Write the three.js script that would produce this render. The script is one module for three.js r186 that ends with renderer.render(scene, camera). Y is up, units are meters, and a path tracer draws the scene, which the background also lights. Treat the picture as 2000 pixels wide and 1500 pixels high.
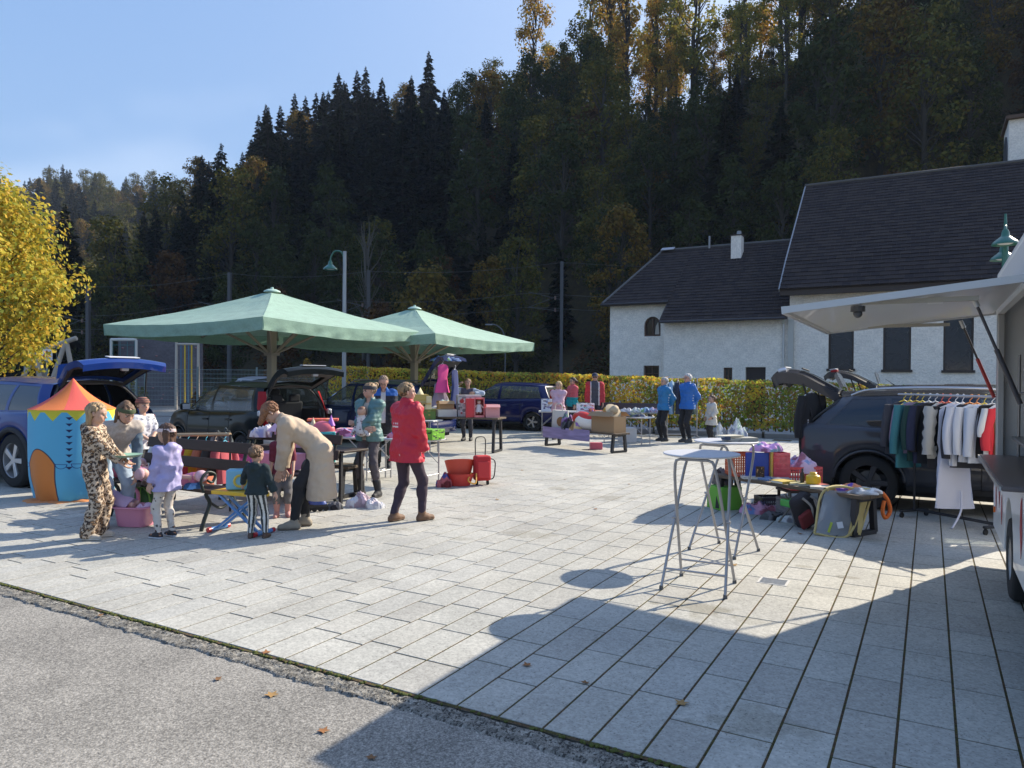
import * as THREE from 'three';
import { mergeGeometries, mergeVertices, toCreasedNormals } from 'three/addons/utils/BufferGeometryUtils.js';
import { RoundedBoxGeometry } from 'three/addons/geometries/RoundedBoxGeometry.js';
import { ImprovedNoise } from 'three/addons/math/ImprovedNoise.js';

// ---------- camera, sky, sun, exposure ----------
const scene = new THREE.Scene();
const camera = new THREE.PerspectiveCamera(55.02, 4 / 3, 0.1, 2000);
camera.position.set(0, 1.7, 0);
camera.rotation.set(-0.00764, 0, 0.00698);
const renderer = new THREE.WebGLRenderer({ antialias: true });
renderer.setSize(1024, 768);
renderer.toneMapping = THREE.LinearToneMapping;
renderer.toneMappingExposure = 1.62;
renderer.shadowMap.enabled = true;
const SUN_AZ = 53 * Math.PI / 180, SUN_EL = 32 * Math.PI / 180;
const sunDir = new THREE.Vector3(Math.sin(SUN_AZ) * Math.cos(SUN_EL), Math.sin(SUN_EL), -Math.cos(SUN_AZ) * Math.cos(SUN_EL));
{
  const w = 512, h = 256, data = new Float32Array(w * h * 4);
  const n = new ImprovedNoise(), v = new THREE.Vector3();
  const fbm = (x, y, z) => { let s = 0, a = 0.5; for (let i = 0; i < 5; i++) { s += a * n.noise(x, y, z); x *= 2.1; y *= 2.1; z *= 2.1; a *= 0.5; } return s; };
  for (let j = 0; j < h; j++) for (let i = 0; i < w; i++) {
    const phi = (i + 0.5) / w * 2 * Math.PI - Math.PI, el = ((j + 0.5) / h - 0.5) * Math.PI;
    v.set(Math.cos(el) * Math.cos(phi), Math.sin(el), Math.cos(el) * Math.sin(phi));
    const up = Math.max(0, v.y), t = Math.pow(up, 0.6), c = v.dot(sunDir), g = Math.pow(Math.max(0, (c + 1) / 2), 7), g2 = Math.pow(Math.max(0, c), 40);
    let r = 0.31 + (0.07 - 0.31) * t, gg = 0.45 + (0.18 - 0.45) * t, b = 0.62 + (0.45 - 0.62) * t;
    r += 0.4 * g + 0.9 * g2; gg += 0.37 * g + 0.86 * g2; b += 0.34 * g + 0.75 * g2;
    const y = up + 0.12, cl = Math.max(0, fbm(v.x / y * 0.8 + 5, v.z / y * 1.9 + 2, 3.3) * 1.7 + 0.02) * 0.5 * Math.min(1, up * 6);
    r += (0.85 - r) * cl * 0.6; gg += (0.9 - gg) * cl * 0.6; b += (0.97 - b) * cl * 0.6;
    if (v.y < 0) { r = 0.2; gg = 0.2; b = 0.19; }
    const o = (j * w + i) * 4; data[o] = r; data[o + 1] = gg; data[o + 2] = b; data[o + 3] = 1;
  }
  const t = new THREE.DataTexture(data, w, h, THREE.RGBAFormat, THREE.FloatType);
  t.mapping = THREE.EquirectangularReflectionMapping; t.magFilter = THREE.LinearFilter; t.minFilter = THREE.LinearFilter; t.needsUpdate = true;
  scene.background = t; scene.environment = t;
}
const sun = new THREE.DirectionalLight(new THREE.Color(1, 0.9, 0.75), 5);
sun.position.copy(sunDir).multiplyScalar(200); sun.castShadow = true; sun.shadow.mapSize.set(4096, 4096);
Object.assign(sun.shadow.camera, { left: -60, right: 60, top: 60, bottom: -60, near: 1, far: 500 });
scene.add(sun, sun.target);
scene.fog = new THREE.FogExp2(0xb9c6d6, 0.00028);

// ---------- helpers ----------
function rng(seed) { let s = seed >>> 0; return () => { s = (s + 0x6d2b79f5) | 0; let t = Math.imul(s ^ (s >>> 15), 1 | s); t = (t + Math.imul(t ^ (t >>> 7), 61 | t)) ^ t; return ((t ^ (t >>> 14)) >>> 0) / 4294967296; }; }
const PN = new ImprovedNoise(), noise = (x, y, z) => PN.noise(x + 100.31, y + 71.7, z + 53.13);
const V = (x, y, z) => new THREE.Vector3(x, y, z), clamp = (x, a, b) => Math.min(b, Math.max(a, x)), lerp = (a, b, t) => a + (b - a) * t, sstep = (a, b, x) => { const t = clamp((x - a) / (b - a), 0, 1); return t * t * (3 - 2 * t); };
const counts = {};
function numbered(n) { const k = counts[n] = (counts[n] ?? -1) + 1; return k ? n + '_' + String(k).padStart(3, '0') : n; }
const matCache = {};
function mat(color, roughness = 0.8, extra = {}) {
  const key = JSON.stringify([color, roughness, Object.keys(extra).map((k) => [k, extra[k]?.uuid ?? extra[k]])]);
  if (!matCache[key]) {
    const m = new THREE.MeshPhysicalMaterial({ roughness, ...extra });
    if (Array.isArray(color)) m.color.setRGB(...color); else m.color.set(color);
    matCache[key] = m;
  }
  return matCache[key];
}
function shade(o) { o.castShadow = o.receiveShadow = true; return o; }
function part(name, geo, m, parent, label) { const o = shade(new THREE.Mesh(geo, m)); o.name = name; parent.add(o); if (label) o.userData.label = label; return o; }
function thing(name, label, category, [x, y, d] = [0, 0, 0], turn = 0, group) {   // x right, y up, d metres ahead of the camera
  const o = new THREE.Group(); o.name = numbered(name); scene.add(o);
  o.position.set(x, y, -d); o.rotation.y = turn; o.userData = { label, category }; if (group) o.userData.group = group;
  return o;
}
function single(name, geo, m, label, category, pos = [0, 0, 0], turn = 0, group) {
  const o = shade(new THREE.Mesh(geo, m)); o.name = numbered(name); scene.add(o);
  o.position.set(pos[0], pos[1], -pos[2]); o.rotation.y = turn; o.userData = { label, category }; if (group) o.userData.group = group;
  return o;
}
function struct(name, geo, m) { const o = shade(new THREE.Mesh(geo, m)); o.name = numbered(name); o.userData.kind = 'structure'; scene.add(o); return o; }
function copyOf(src, name, label, [x, y, d], turn = 0, s = 1) {
  const c = src.clone(); c.name = numbered(name); c.userData = { ...src.userData, label }; scene.add(c);
  c.position.set(x, y, -d); c.rotation.y = turn; c.scale.setScalar(s); return c;
}
const yawX = (hx, hd) => Math.atan2(hd, hx);      // turn so that local +x points along (hx, hd) on the ground
const yawZ = (hx, hd) => Math.atan2(hx, -hd);     // turn so that local +z points along (hx, hd)
function place(g, x = 0, y = 0, z = 0, rx = 0, ry = 0, rz = 0) { if (rx || ry || rz) g.applyMatrix4(new THREE.Matrix4().makeRotationFromEuler(new THREE.Euler(rx, ry, rz))); if (x || y || z) g.translate(x, y, z); return g; }
const box = (w, h, d, ...p) => place(new THREE.BoxGeometry(w, h, d), ...p);
const rbox = (w, h, d, r, ...p) => place(new RoundedBoxGeometry(w, h, d, 2, Math.min(r, w / 2.01, h / 2.01, d / 2.01)), ...p);
const cyl = (r0, r1, h, n, ...p) => place(new THREE.CylinderGeometry(r0, r1, h, n), ...p);
const ball = (rx, ry, rz, ...p) => place(new THREE.SphereGeometry(1, 14, 10).scale(rx, ry, rz), ...p);
const lathe = (pts, n, ...p) => place(new THREE.LatheGeometry(pts.map(([x, y]) => new THREE.Vector2(x, y)), n), ...p);
function bar(a, b, r, n = 8, r2 = r) {
  const A = V(...a), B = V(...b), d = B.clone().sub(A), g = new THREE.CylinderGeometry(r2, r, d.length(), n);
  g.applyQuaternion(new THREE.Quaternion().setFromUnitVectors(V(0, 1, 0), d.normalize())); const m = A.add(B).multiplyScalar(0.5); return g.translate(m.x, m.y, m.z);
}
function beam(a, b, w, h) {   // rectangular bar
  const A = V(...a), B = V(...b), d = B.clone().sub(A), g = new THREE.BoxGeometry(w, d.length(), h);
  g.applyQuaternion(new THREE.Quaternion().setFromUnitVectors(V(0, 1, 0), d.normalize())); const m = A.add(B).multiplyScalar(0.5); return g.translate(m.x, m.y, m.z);
}
const tube = (pts, r, n = 24, k = 8, closed = false) => new THREE.TubeGeometry(new THREE.CatmullRomCurve3(pts.map((p) => V(...p)), closed), n, r, k, closed);
function M(...list) {
  list = list.flat().filter(Boolean).map((g) => { const q = g.index ? g.toNonIndexed() : g; for (const k of Object.keys(q.attributes)) if (!['position', 'normal', 'uv'].includes(k)) q.deleteAttribute(k); if (!q.attributes.normal) q.computeVertexNormals(); if (!q.attributes.uv) q.setAttribute('uv', new THREE.BufferAttribute(new Float32Array(q.attributes.position.count * 2), 2)); return q; });
  return mergeGeometries(list);
}
// grid surface from a function (i, j) -> [x, y, z]
function sheet(nu, nv, f, uvf) {
  const pos = [], uv = [], idx = [];
  for (let i = 0; i <= nu; i++) for (let j = 0; j <= nv; j++) { pos.push(...f(i / nu, j / nv, i, j)); uv.push(...(uvf ? uvf(i / nu, j / nv) : [i / nu, j / nv])); }
  for (let i = 0; i < nu; i++) for (let j = 0; j < nv; j++) { const a = i * (nv + 1) + j, b = a + nv + 1; idx.push(a, b, a + 1, b, b + 1, a + 1); }
  const g = new THREE.BufferGeometry(); g.setAttribute('position', new THREE.Float32BufferAttribute(pos, 3)); g.setAttribute('uv', new THREE.Float32BufferAttribute(uv, 2)); g.setIndex(idx); g.computeVertexNormals(); return g;
}
// closed loft of ellipses along a line: secs [x, y, z, rx, rz]
function stack(secs, n = 16, fold = 0, seed = 1) {
  const N = secs.length - 1, R = rng(seed), ph = R() * 6, fr = 4 + Math.floor(R() * 4);
  const body = sheet(N, n, (u, v, i, j) => { const s = secs[i], a = v * 2 * Math.PI, k = 1 + fold * Math.sin(a * fr + ph + s[1] * 5) + fold * 0.6 * Math.sin(a * 9 + s[1] * 13 + ph * 2); return [s[0] + Math.cos(a) * s[3] * k, s[1], s[2] + Math.sin(a) * s[4] * k]; }, (u, v) => [v, u]);
  const cap = (s, up) => { const g = new THREE.CircleGeometry(1, n); g.rotateX(up ? -Math.PI / 2 : Math.PI / 2); g.scale(s[3], 1, s[4]); return g.translate(s[0], s[1], s[2]); };
  const up = secs[N][1] > secs[0][1]; return M(body, cap(secs[0], !up), cap(secs[N], up));
}
function extrude(pts, depth, bevel = 0, ...p) {
  const s = new THREE.Shape(pts.map(([x, y]) => new THREE.Vector2(x, y)));
  return place(new THREE.ExtrudeGeometry(s, { depth, bevelEnabled: bevel > 0, bevelSize: bevel, bevelThickness: bevel, bevelSegments: 1, curveSegments: 10 }), ...p);
}
// textures
function noiseTex(size, fn, srgb = true, rep = 1) {   // fn(u, v) -> [r, g, b] 0..255
  const data = new Uint8Array(size * size * 4);
  for (let j = 0; j < size; j++) for (let i = 0; i < size; i++) { const c = fn(i, j), o = (j * size + i) * 4; data[o] = c[0]; data[o + 1] = c[1]; data[o + 2] = c[2]; data[o + 3] = 255; }
  const t = new THREE.DataTexture(data, size, size); t.wrapS = t.wrapT = THREE.RepeatWrapping; t.magFilter = THREE.LinearFilter; t.minFilter = THREE.LinearMipmapLinearFilter; t.generateMipmaps = true;
  if (srgb) t.colorSpace = THREE.SRGBColorSpace; t.repeat.set(rep, rep); t.needsUpdate = true; return t;
}
function tileNoise(size, freq, seed) {   // periodic value noise
  const R = rng(seed), n = freq, g = Float32Array.from({ length: n * n }, () => R());
  return (i, j) => { const x = i / size * n, y = j / size * n, xi = Math.floor(x), yi = Math.floor(y), fx = x - xi, fy = y - yi, sx = fx * fx * (3 - 2 * fx), sy = fy * fy * (3 - 2 * fy), q = (a, b) => g[((b % n) + n) % n * n + ((a % n) + n) % n]; return lerp(lerp(q(xi, yi), q(xi + 1, yi), sx), lerp(q(xi, yi + 1), q(xi + 1, yi + 1), sx), sy); };
}
function canvasTex(w, h, draw) { const c = document.createElement('canvas'); c.width = w; c.height = h; draw(c.getContext('2d'), w, h); const t = new THREE.CanvasTexture(c); t.colorSpace = THREE.SRGBColorSpace; return t; }
function gray(size, seed, layers, base, srgb = true) { const ls = layers.map(([f, a], i) => [tileNoise(size, f, seed + i), a]); return noiseTex(size, (i, j) => { let v = base; for (const [f, a] of ls) v += (f(i, j) - 0.5) * a; v = clamp(v, 0, 255); return [v, v, v]; }, srgb); }
const clothBump = gray(256, 5, [[128, 90], [64, 60], [16, 60]], 128, false);
function flipZ(g) { g = g.index ? g.toNonIndexed() : g.clone(); g.scale(1, 1, -1); for (const a of Object.values(g.attributes)) for (let i = 0; i < a.count; i += 3) for (let k = 0; k < a.itemSize; k++) { const t = a.getComponent(i + 1, k); a.setComponent(i + 1, k, a.getComponent(i + 2, k)); a.setComponent(i + 2, k, t); } return g; }
// ---------- ground ----------
const AU = [0.493, 0.870], AV = [0.870, -0.493], O0 = [-0.17, 3.75];          // slab rows run along AU, the asphalt edge along AV
const ab = (a, b) => [O0[0] + a * AV[0] + b * AU[0], O0[1] + a * AV[1] + b * AU[1]];
const toAB = (x, d) => [(x - O0[0]) * AV[0] + (d - O0[1]) * AV[1], (x - O0[0]) * AU[0] + (d - O0[1]) * AU[1]];
const flat = (a0, a1, b0, b1, y, na = 1, nb = 1) => sheet(na, nb, (s, t) => { const [x, d] = ab(lerp(a0, a1, s), lerp(b0, b1, t)); return [x, y, -d]; }, (s, t) => [lerp(a0, a1, s), lerp(b0, b1, t)]);
const grassTex = (() => { const a = tileNoise(512, 96, 3), b = tileNoise(512, 12, 4); return noiseTex(512, (i, j) => { const v = a(i, j), w = b(i, j); return [52 + v * 40 + w * 22, 62 + v * 42 + w * 10, 26 + v * 22]; }, true); })();
grassTex.repeat.set(0.5, 0.5);
struct('ground', sheet(2, 2, (s, t) => [lerp(-900, 900, s), -0.08, lerp(900, -900, t)], (s, t) => [s * 1800, t * 1800]), mat(0xffffff, 1, { map: grassTex }));
const asphaltTex = (() => { const R = rng(8), a = tileNoise(1024, 341, 21), b = tileNoise(1024, 170, 22), c = tileNoise(1024, 9, 23), e = tileNoise(1024, 512, 27); return noiseTex(1024, (i, j) => { const v = a(i, j), w = b(i, j), z = e(i, j); let g = 130 + (v - 0.5) * 58 + (w - 0.5) * 34 + (c(i, j) - 0.5) * 18; if (z > 0.88) g += 34; if (z < 0.09) g -= 30; return [g * 1.02, g * 0.99, g * 0.93]; }); })();
asphaltTex.repeat.set(0.5, 0.5);
const asphaltBump = gray(512, 31, [[170, 150], [256, 90]], 128, false); asphaltBump.repeat.set(0.85, 0.85);
const asphalt = mat(0xffffff, 0.95, { map: asphaltTex, bumpMap: asphaltBump, bumpScale: 0.0022 });
struct('road', flat(-60, 60, -40, -0.13, -0.014), asphalt);
const lotTex = gray(512, 41, [[200, 40], [90, 30], [7, 26]], 150); lotTex.repeat.set(0.4, 0.4);
struct('parking_area', flat(-60, 60, -0.3, 26, -0.05), mat(0xdcdad4, 0.95, { map: lotTex, bumpMap: asphaltBump, bumpScale: 0.004 }));
// joint bed under the slabs: sand, moss and dirt
const bedTex = (() => { const a = tileNoise(512, 120, 51), b = tileNoise(512, 24, 52); return noiseTex(512, (i, j) => { const v = a(i, j), w = b(i, j); return w > 0.48 ? [46 + v * 44, 42 + v * 40, 18 + v * 16] : [54 + v * 50, 42 + v * 40, 26 + v * 26]; }); })();
struct('slab_bed', flat(-13, 11, -0.015, 19, -0.0042), mat(0xffffff, 1, { map: bedTex }));
// granite slabs
const slabTex = (() => {
  const S = 2048, a = tileNoise(S, 820, 61), b = tileNoise(S, 380, 62), c = tileNoise(S, 30, 63), e = tileNoise(S, 1024, 64), f = tileNoise(S, 9, 65), k = tileNoise(S, 90, 66), R = rng(414), st = Array.from({ length: 26 }, () => [R() * S, R() * S, 14 + R() * 70, 0.3 + R() * 0.7]);
  const data = new Float32Array(S * S); for (const [sx, sy, r, q] of st) for (let y = -r * 1.6; y < r * 1.6; y++) for (let x = -r * 1.6; x < r * 1.6; x++) { const X = ((Math.floor(sx + x) % S) + S) % S, Y = ((Math.floor(sy + y) % S) + S) % S, w = Math.hypot(x, y * 1.5) / r + (k(X, Y) - 0.5) * 1.1; if (w < 1) data[Y * S + X] += Math.min(1, (1 - w) * 2.2) * q * 34; }
  return noiseTex(S, (i, j) => { let g = 176 + (a(i, j) - 0.5) * 26 + (b(i, j) - 0.5) * 18 + (c(i, j) - 0.5) * 15 + (f(i, j) - 0.5) * 13; const q = e(i, j); if (q < 0.1) g -= 42; if (q > 0.94) g += 14; const d = data[j * S + i]; g -= d * (0.6 + 0.6 * b(i, j)); return [g, g * 0.99 - d * 0.05, g * 0.94 - d * 0.2]; });
})();
slabTex.repeat.set(0.125, 0.125);
const slabBump = gray(512, 71, [[256, 120], [128, 60]], 128, false); slabBump.repeat.set(1, 1);
const slabMat = mat(0xffffff, 0.78, { map: slabTex, bumpMap: slabBump, bumpScale: 0.0008, vertexColors: true });
function slabGeo(len, tone, ou, ov, w = 0.25, gap = 0.0064) {
  const a = w / 2 - gap, b = len / 2 - gap, c = 0.0018, h = 0.035, P = [], N = [], UV = [], C = [];
  const q = (p0, p1, p2, p3) => { const n = V(...p1).sub(V(...p0)).cross(V(...p3).sub(V(...p0))).normalize(); for (const p of [p0, p1, p2, p0, p2, p3]) { P.push(...p); N.push(n.x, n.y, n.z); UV.push(p[0] + ou, p[2] + ov); C.push(...tone); } };
  const t = [[-a + c, 0, b - c], [a - c, 0, b - c], [a - c, 0, -b + c], [-a + c, 0, -b + c]], m = [[-a, -c, b], [a, -c, b], [a, -c, -b], [-a, -c, -b]], l = m.map(([x, , z]) => [x, -h, z]);
  q(...t); for (let i = 0; i < 4; i++) { const j = (i + 1) % 4; q(m[i], m[j], t[j], t[i]); q(l[i], l[j], m[j], m[i]); }
  const g = new THREE.BufferGeometry(); g.setAttribute('position', new THREE.Float32BufferAttribute(P, 3)); g.setAttribute('normal', new THREE.Float32BufferAttribute(N, 3)); g.setAttribute('uv', new THREE.Float32BufferAttribute(UV, 2)); g.setAttribute('color', new THREE.Float32BufferAttribute(C, 3)); return g;
}
{
  const R = rng(77), lens = [0.42, 0.5, 0.58, 0.66], tones = [[0.93, 0.93, 0.92], [0.98, 0.975, 0.96], [0.9, 0.9, 0.9], [0.95, 0.94, 0.92], [0.84, 0.83, 0.82]], list = [];
  for (let r = 0; r < 92; r++) {
    const a = -12.5 + r * 0.25; let b = 0.006;
    while (b < 18.4) { const k = Math.floor(R() * 4), L = b < 0.1 ? lens[Math.floor(R() * 4)] : lens[k], tn = Math.min(4, Math.floor(R() * 4.35)), vr = Math.floor(R() * 4); const [x, d] = ab(a, b + L / 2); list.push({ x, d, k: lens.indexOf(L), tn, vr, dy: (R() - 0.5) * 0.0014, r: Math.hypot(x, d), inView: Math.abs(x) < d * 0.74 + 0.4 && d > 2.9 }); b += L; }
  }
  const geo = (s) => slabGeo(lens[s.k], tones[s.tn], ...toAB(s.x, s.d).map((v, i) => i ? -v : v));
  const turn = yawX(AV[0], AV[1]); // local x along AV
  const plaza = new THREE.Group(); plaza.name = 'pavement'; plaza.userData.kind = 'structure'; scene.add(plaza);
  list.sort((p, q) => (q.inView - p.inView) || (p.r - q.r));
  const rest = [];
  list.forEach((s, i) => {
    if (i < 300) { const o = part(i ? 'slab_' + String(i).padStart(3, '0') : 'slab', geo(s), slabMat, plaza); o.position.set(s.x, s.dy, -s.d); o.rotation.y = turn; }
    else { const g = geo(s); g.rotateY(turn); g.translate(s.x, s.dy, -s.d); rest.push(g); }
  });
  const o = part('slab_field', mergeGeometries(rest), slabMat, plaza); o.userData.kind = 'stuff';
}
// broken concrete edge strip between asphalt and slabs, with moss
{
  const R = rng(5), N = 700, a0 = -12.6, a1 = 9, tex = (() => { const a = tileNoise(512, 200, 81), b = tileNoise(512, 30, 82), c = tileNoise(512, 80, 83); return noiseTex(512, (i, j) => { let g = 118 + (a(i, j) - 0.5) * 60 + (b(i, j) - 0.5) * 70; if (c(i, j) < 0.3) g *= 0.5; return [g, g * 0.97, g * 0.9]; }); })(); tex.repeat.set(1.5, 1.5);
  struct('edge_strip', sheet(N, 10, (s, t, i, j) => { const a = lerp(a0, a1, s), e = 0.018 * noise(a * 9, 0, 1) + 0.012 * noise(a * 31, 0, 2), b = lerp(-0.17 + e * 1.7, -0.012, t), [x, d] = ab(a, b); const n = noise(a * 14, b * 26, 0) * 0.01 + noise(a * 40, b * 60, 5) * 0.006; return [x, j === 0 ? -0.022 : j === 10 ? -0.03 : -0.006 + n, -d]; }, (s, t) => [lerp(a0, a1, s), t * 0.13]), mat(0xffffff, 1, { map: tex, bumpMap: asphaltBump, bumpScale: 0.006 }));
  const tufts = []; for (let i = 0; i < 1500; i++) { const a = lerp(-9, 8, R()), dens = noise(a * 1.7, 3, 3); if (R() > 0.55 + dens) continue; const [x, d] = ab(a, -0.012 + (R() - 0.5) * 0.022); tufts.push(ball(0.006 + R() * 0.011, 0.004 + R() * 0.007, 0.006 + R() * 0.009, x, -0.003, -d)); }
  const lite = tufts.map((g) => g); const mo = single('moss', M(lite), mat([0.075, 0.085, 0.016], 1), 'green moss growing along the slab edge', 'moss'); mo.userData.kind = 'stuff';
}
// drain grate
{
  const t = thing('drain_grate', 'small ribbed metal drain cover set into the paving', 'drain', [2.22, 0.001, 6.21], yawX(AV[0], AV[1]));
  part('plate', box(0.24, 0.006, 0.2), mat(0xc4c2bc, 0.8), t);
  for (let i = 0; i < 5; i++) part('rib', tube([[-0.1, 0.004, -0.07 + i * 0.035], [-0.05, 0.004, -0.06 + i * 0.035], [0, 0.004, -0.07 + i * 0.035], [0.05, 0.004, -0.06 + i * 0.035], [0.1, 0.004, -0.07 + i * 0.035]], 0.005, 16, 6), mat(0xb4b2ac, 0.7), t);
}
// fallen leaves
{
  const R = rng(12), mk = (s) => { const pts = []; for (let i = 0; i < 10; i++) { const a = i / 10 * 6.283, r = (i % 2 ? 0.5 : 1) * 0.035 * s; pts.push([Math.cos(a) * r, Math.sin(a) * r]); } const g = new THREE.ShapeGeometry(new THREE.Shape(pts.map((p) => new THREE.Vector2(...p)))); g.rotateX(-Math.PI / 2); const p = g.attributes.position; for (let i = 0; i < p.count; i++) p.setY(i, 0.001 + Math.abs(p.getX(i)) * 0.22 + R() * 0.005); g.computeVertexNormals(); return g; };
  const cols = [[0.28, 0.12, 0.04], [0.2, 0.1, 0.04], [0.34, 0.2, 0.07]], gs = [mk(1), mk(0.8), mk(1.2)];
  const spots = [[-1.5, 4.52, 0, 'brown dry leaf lying on the sunlit slabs near the asphalt edge'], [-1.65, 4.15, 1, 'orange brown leaf lying on the asphalt beside the edge strip'], [-1.28, 3.95, 2], [-0.9, 3.55, 0], [-0.62, 3.3, 1], [2.05, 6.75, 2], [3.2, 8.15, 0], [0.42, 4.1, 1], [0.9, 3.85, 2], [0.1, 4.35, 0], [-2.9, 5.2, 1], [1.9, 11.9, 0], [0.9, 12.4, 1], [0.2, 13.6, 2], [1.1, 9.6, 0], [2.4, 14.5, 1], [-0.2, 10.3, 2], [3.3, 4.3, 0]];
  for (const [x, d, k, label] of spots) single('fallen_leaf', gs[k], mat(cols[k], 0.9, { side: THREE.DoubleSide }), label ?? 'small dry brown leaf lying on the ground', 'leaf', [x, toAB(x, d)[1] < -0.1 ? -0.012 : 0.002, d], R() * 6, 'fallen leaves scattered on the ground');
}
// ---------- hill and forest ----------
function table(rows) { return (t) => { if (t <= rows[0][0]) return rows[0].slice(1); for (let i = 1; i < rows.length; i++) if (t <= rows[i][0]) { const k = (t - rows[i - 1][0]) / (rows[i][0] - rows[i - 1][0]), s = k * k * (3 - 2 * k); return rows[i].slice(1).map((v, j) => lerp(rows[i - 1][j + 1], v, s)); } return rows.at(-1).slice(1); }; }
// bearing in degrees right of straight ahead: foot distance, ridge distance, ridge height, height gained per metre behind the ridge
const nearHill = table([[-45, 80, 100, -2, 0], [-30.5, 74, 95, -2, 0], [-27.5, 72, 120, 2, -0.1], [-25, 70, 135, 13, -0.2], [-22.3, 68, 145, 25, -0.2], [-17.3, 66, 150, 37, -0.2], [-11.8, 64, 150, 43, -0.2], [-6, 62, 140, 41, -0.2], [0, 58, 130, 41, -0.2], [4, 56, 120, 42, -0.3], [11.8, 52, 110, 39, -0.4], [19, 50, 100, 39, -0.3], [25.9, 52, 100, 49, 0.5], [34.8, 54, 105, 56, 0.5], [41, 56, 105, 44, 0.2], [47, 60, 110, 20, -0.1], [60, 70, 120, 6, 0], [80, 80, 120, 0, 0]]);
const farHill = table([[-60, 170, 330, 40], [-38, 160, 330, 50], [-34.8, 150, 330, 51], [-30.5, 150, 330, 59], [-24.6, 150, 330, 58], [-20, 150, 330, 54], [-5, 160, 330, 40], [10, 170, 330, 0]]);
function hillY(x, d) {
  const r = Math.hypot(x, d), th = Math.atan2(x, d) * 180 / Math.PI, [b, R, H, g] = nearHill(th), [fb, fR, fH] = farHill(th);
  let h = r < b ? -0.3 : r < R ? H * Math.pow(sstep(0, 1, (r - b) / (R - b)) * 0.5 + 0.5 * (r - b) / (R - b), 0.95) : H + clamp((r - R) * g, -H, 45);
  h += r > b ? noise(x * 0.05, d * 0.05, 1) * 2.2 * Math.min(1, (r - b) / 12) : 0;
  const f = r < fb ? -1 : fH * sstep(0, 1, (r - fb) / (fR - fb)) + noise(x * 0.02, d * 0.02, 2) * 4;
  return Math.max(h, f);
}
const soilTex = (() => { const a = tileNoise(512, 128, 91), b = tileNoise(512, 20, 92); return noiseTex(512, (i, j) => { const v = a(i, j), w = b(i, j); return [40 + v * 34 + w * 14, 34 + v * 26 + w * 14, 20 + v * 16]; }); })(); soilTex.repeat.set(0.2, 0.2);
{
  const g = sheet(150, 90, (s, t) => { const th = lerp(-60, 82, s) * Math.PI / 180, r = 42 + 420 * Math.pow(t, 1.6), x = Math.sin(th) * r, d = Math.cos(th) * r; return [x, t === 0 ? -0.5 : hillY(x, d), -d]; });
  const p = g.attributes.position, uv = g.attributes.uv; for (let i = 0; i < p.count; i++) uv.setXY(i, p.getX(i), p.getZ(i));
  struct('hillside', g, mat(0xffffff, 1, { map: soilTex }));
}
function quadLeaf(P, N, C, c, nrm, s, col, R) {   // a bent pair of triangles
  const t = V(R() - 0.5, R() - 0.5, R() - 0.5).cross(nrm).normalize(), b = nrm.clone().cross(t), k = 0.55 + R() * 0.3;
  const p = [c.clone().addScaledVector(t, -s), c.clone().addScaledVector(b, -s * k), c.clone().addScaledVector(t, s), c.clone().addScaledVector(b, s * k)];
  p[0].addScaledVector(nrm, s * 0.25 * R()); p[2].addScaledVector(nrm, -s * 0.3 * R());
  for (const i of [0, 1, 2, 0, 2, 3]) { P.push(p[i].x, p[i].y, p[i].z); N.push(nrm.x, nrm.y, nrm.z); C.push(...col); }
}
function leafGeo(P, N, C) { const g = new THREE.BufferGeometry(); g.setAttribute('position', new THREE.Float32BufferAttribute(P, 3)); g.setAttribute('normal', new THREE.Float32BufferAttribute(N, 3)); g.setAttribute('color', new THREE.Float32BufferAttribute(C, 3)); return g; }
function limb(a, b, r0, r1, R, wob = 0.05) { const L = a.distanceTo(b), m = a.clone().lerp(b, 0.5).add(V((R() - 0.5) * L * wob * 4, 0, (R() - 0.5) * L * wob * 4)); const pts = [a, a.clone().lerp(m, 0.5), m, m.clone().lerp(b, 0.5), b], N = 5, K = 6; const c = new THREE.CatmullRomCurve3(pts), fr = c.computeFrenetFrames(N, false); return sheet(N, K, (u, v, i) => { const p = c.getPoint(u), r = lerp(r0, r1, u), an = v * 6.2832; return p.addScaledVector(fr.normals[i], Math.cos(an) * r).addScaledVector(fr.binormals[i], Math.sin(an) * r).toArray(); }); }
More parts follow.
